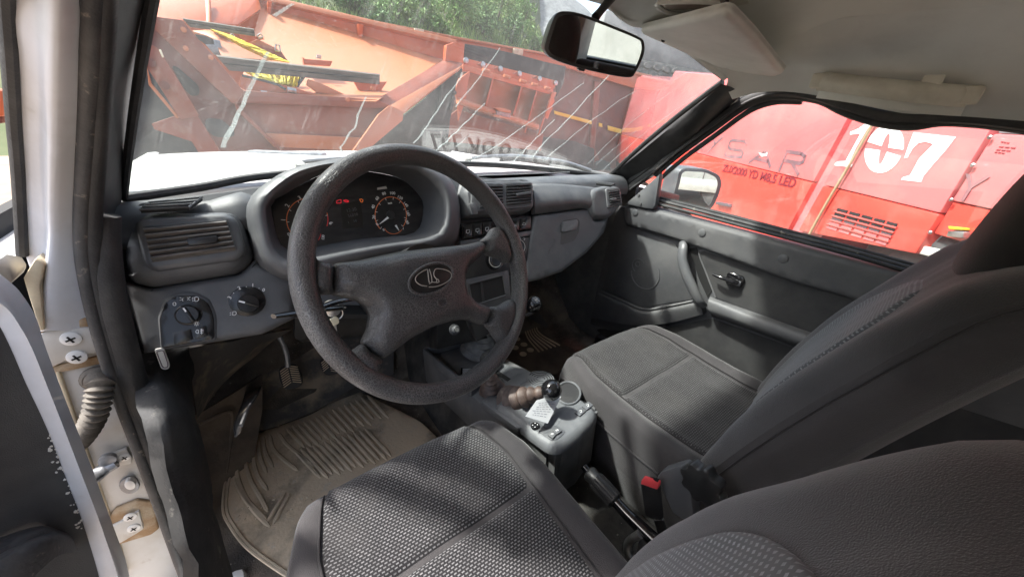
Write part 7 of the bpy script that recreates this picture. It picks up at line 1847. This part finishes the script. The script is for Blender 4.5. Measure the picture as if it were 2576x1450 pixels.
mb.text('ZUX2000 YD M8,5 LED', RF, p0[0], p0[1] + .0, sz, .003, .002, math.atan2(p1[1] - p0[1], W0), 'LEFT', sx=1.3, bold=.0025)
finish('model_lettering', mb, M['redd'], red, smooth=0, kind='stuff')
a_, b_ = RF.uv(2432, 477); mb = MB(); mb.text('Y', RF, a_, b_, .17, -.008, .002); finish('maker_lettering', mb, M['kays'], red, smooth=0)
mb = MB()
for k, (x, y_, L0) in enumerate(((1466, 800, 50), (1455, 828, 100), (1440, 845, 85), (1430, 858, 60))):
    for i in range(3):
        q = ZR([(x + i * L0 / 3, y_ + i * 3), (x + (i + .75) * L0 / 3, y_ + i * 3 + 2), (x + (i + .75) * L0 / 3 - 3, y_ + i * 3 + 8), (x + i * L0 / 3 - 3, y_ + i * 3 + 6)]); mb.plate(RF, RF.L(q, -.010), -.012, -.010)
finish('notice_lettering', mb, M['redd'], red, smooth=0, kind='stuff')
finish('letter_chip', MB().plate(RF, RF.L([(1908, 384), (1924, 388), (1930, 382), (1928, 392), (1916, 394)], .006), .003, .006), M['print'], red)
# stencilled number 107
def sten(nm, pts, par=red): return finish(nm, MB().plate(RF, RF.L(ZR(pts), .003), .0005, .003), M['stencil'], par, smooth=0)
one = sten('number_stencil', [(736, 690), (722, 690), (692, 702), (662, 726), (610, 748), (610, 762), (668, 758), (584, 912), (540, 914), (524, 928), (524, 936), (614, 946), (622, 936), (606, 914), (640, 840), (700, 740)])
def q0(a0, a1):
    c = (802, 844); pts = []
    def e(deg, rx, ry): 
        a_ = math.radians(deg); x, y_ = rx * math.cos(a_), -ry * math.sin(a_); return (c[0] + x * .97 - y_ * .30, c[1] + x * .22 + y_ * .95)
    for k in range(13): pts.append(e(a0 + (a1 - a0) * k / 12, 104, 140))
    for k in range(13): pts.append(e(a1 - (a1 - a0) * k / 12, 20, 92))
    return pts
for a0, a1 in ((8, 88), (92, 172), (188, 268), (272, 352)): sten('number_stencil', q0(a0, a1))
sten('number_stencil', [(970, 750), (1208, 776), (1150, 852), (1080, 930), (1022, 1000), (1010, 1030), (898, 1018), (908, 1004), (950, 992), (1000, 900), (1082, 816), (1040, 804), (1000, 808), (962, 842), (934, 892), (916, 896), (946, 810)])
ov = rp('side_latch', [(2384, 568), (2420, 572), (2420, 578), (2386, 576)], -.02, .015, M['stripe'], bev=.003)
rp('latch_body', [(2384, 580), (2424, 582), (2422, 598), (2380, 594)], -.02, .012, M['metal'], bev=.003)
rp('hand_hold', [(1800, 506), (1832, 512), (1832, 520), (1800, 514)], .0, .04, M['greyl'], bev=.004)
# ================================================================ white bus behind, seen in the mirrors
bus = thing('white_bus', 'white bus standing behind the car, seen only in the mirrors', 'bus', (1.4, -5.2, 0))
finish('bus_body', MB().box((1.4, -6.3, 1.55), (6.4, 2.2, 2.5)), M['buswhite'], bus, bevel=.12, seg=4)
for x in (1.72, 2.75): finish('panel_gap', MB().box((x, -5.199, 1.4), (.014, .012, 1.9)), M['greyl'], bus)
finish('bus_handle', MB().box((1.62, -5.19, 1.62), (.26, .03, .05)), M['greyl'], bus, bevel=.006)
finish('bus_handle', MB().box((1.72, -5.19, 1.50), (.16, .03, .05)), M['greyl'], bus, bevel=.006)
for i, x in enumerate((2.20, 2.40, 2.60)): finish('tail_lamp', MB().lathe([(.085, 0), (.085, .02), (.06, .035), (.0001, .04)], (x, -5.19, 1.08), (0, 1, 0), 20), M['lamp'] if i == 0 else M['gorange'] if i == 1 else M['gred'], bus)
finish('lamp_panel', MB().box((2.40, -5.195, 1.08), (.72, .016, .28)), M['greyplast'], bus, bevel=.01)
finish('skirt', MB().box((1.4, -5.19, .42), (6.2, .02, .22)), M['greyplast'], bus, bevel=.004)
for x in (-.6, 3.2): finish('bus_wheel', MB().lathe([(.2, -.2), (.42, -.2), (.42, 0), (.2, .01)], (x, -5.22, .42), (0, 1, 0), 24), M['tyre'], bus)
fo = thing('orange_barrier', 'orange steel beam lying on the dirt at the far left', 'barrier', AY(-10, 290, 7))
finish('beam', MB().prism([AY(-60, 215, 7), AY(6, 228, 7), AY(10, 292, 7), AY(-60, 300, 7)], V((0, .3, 0))), M['orange'], fo, bevel=.02)
finish('beam_foot', MB().prism([AY(-60, 294, 7.05), AY(8, 290, 7.05), AY(6, 310, 7.05), AY(-60, 316, 7.05)], V((0, .3, 0))), M['maroon'], fo, bevel=.02)
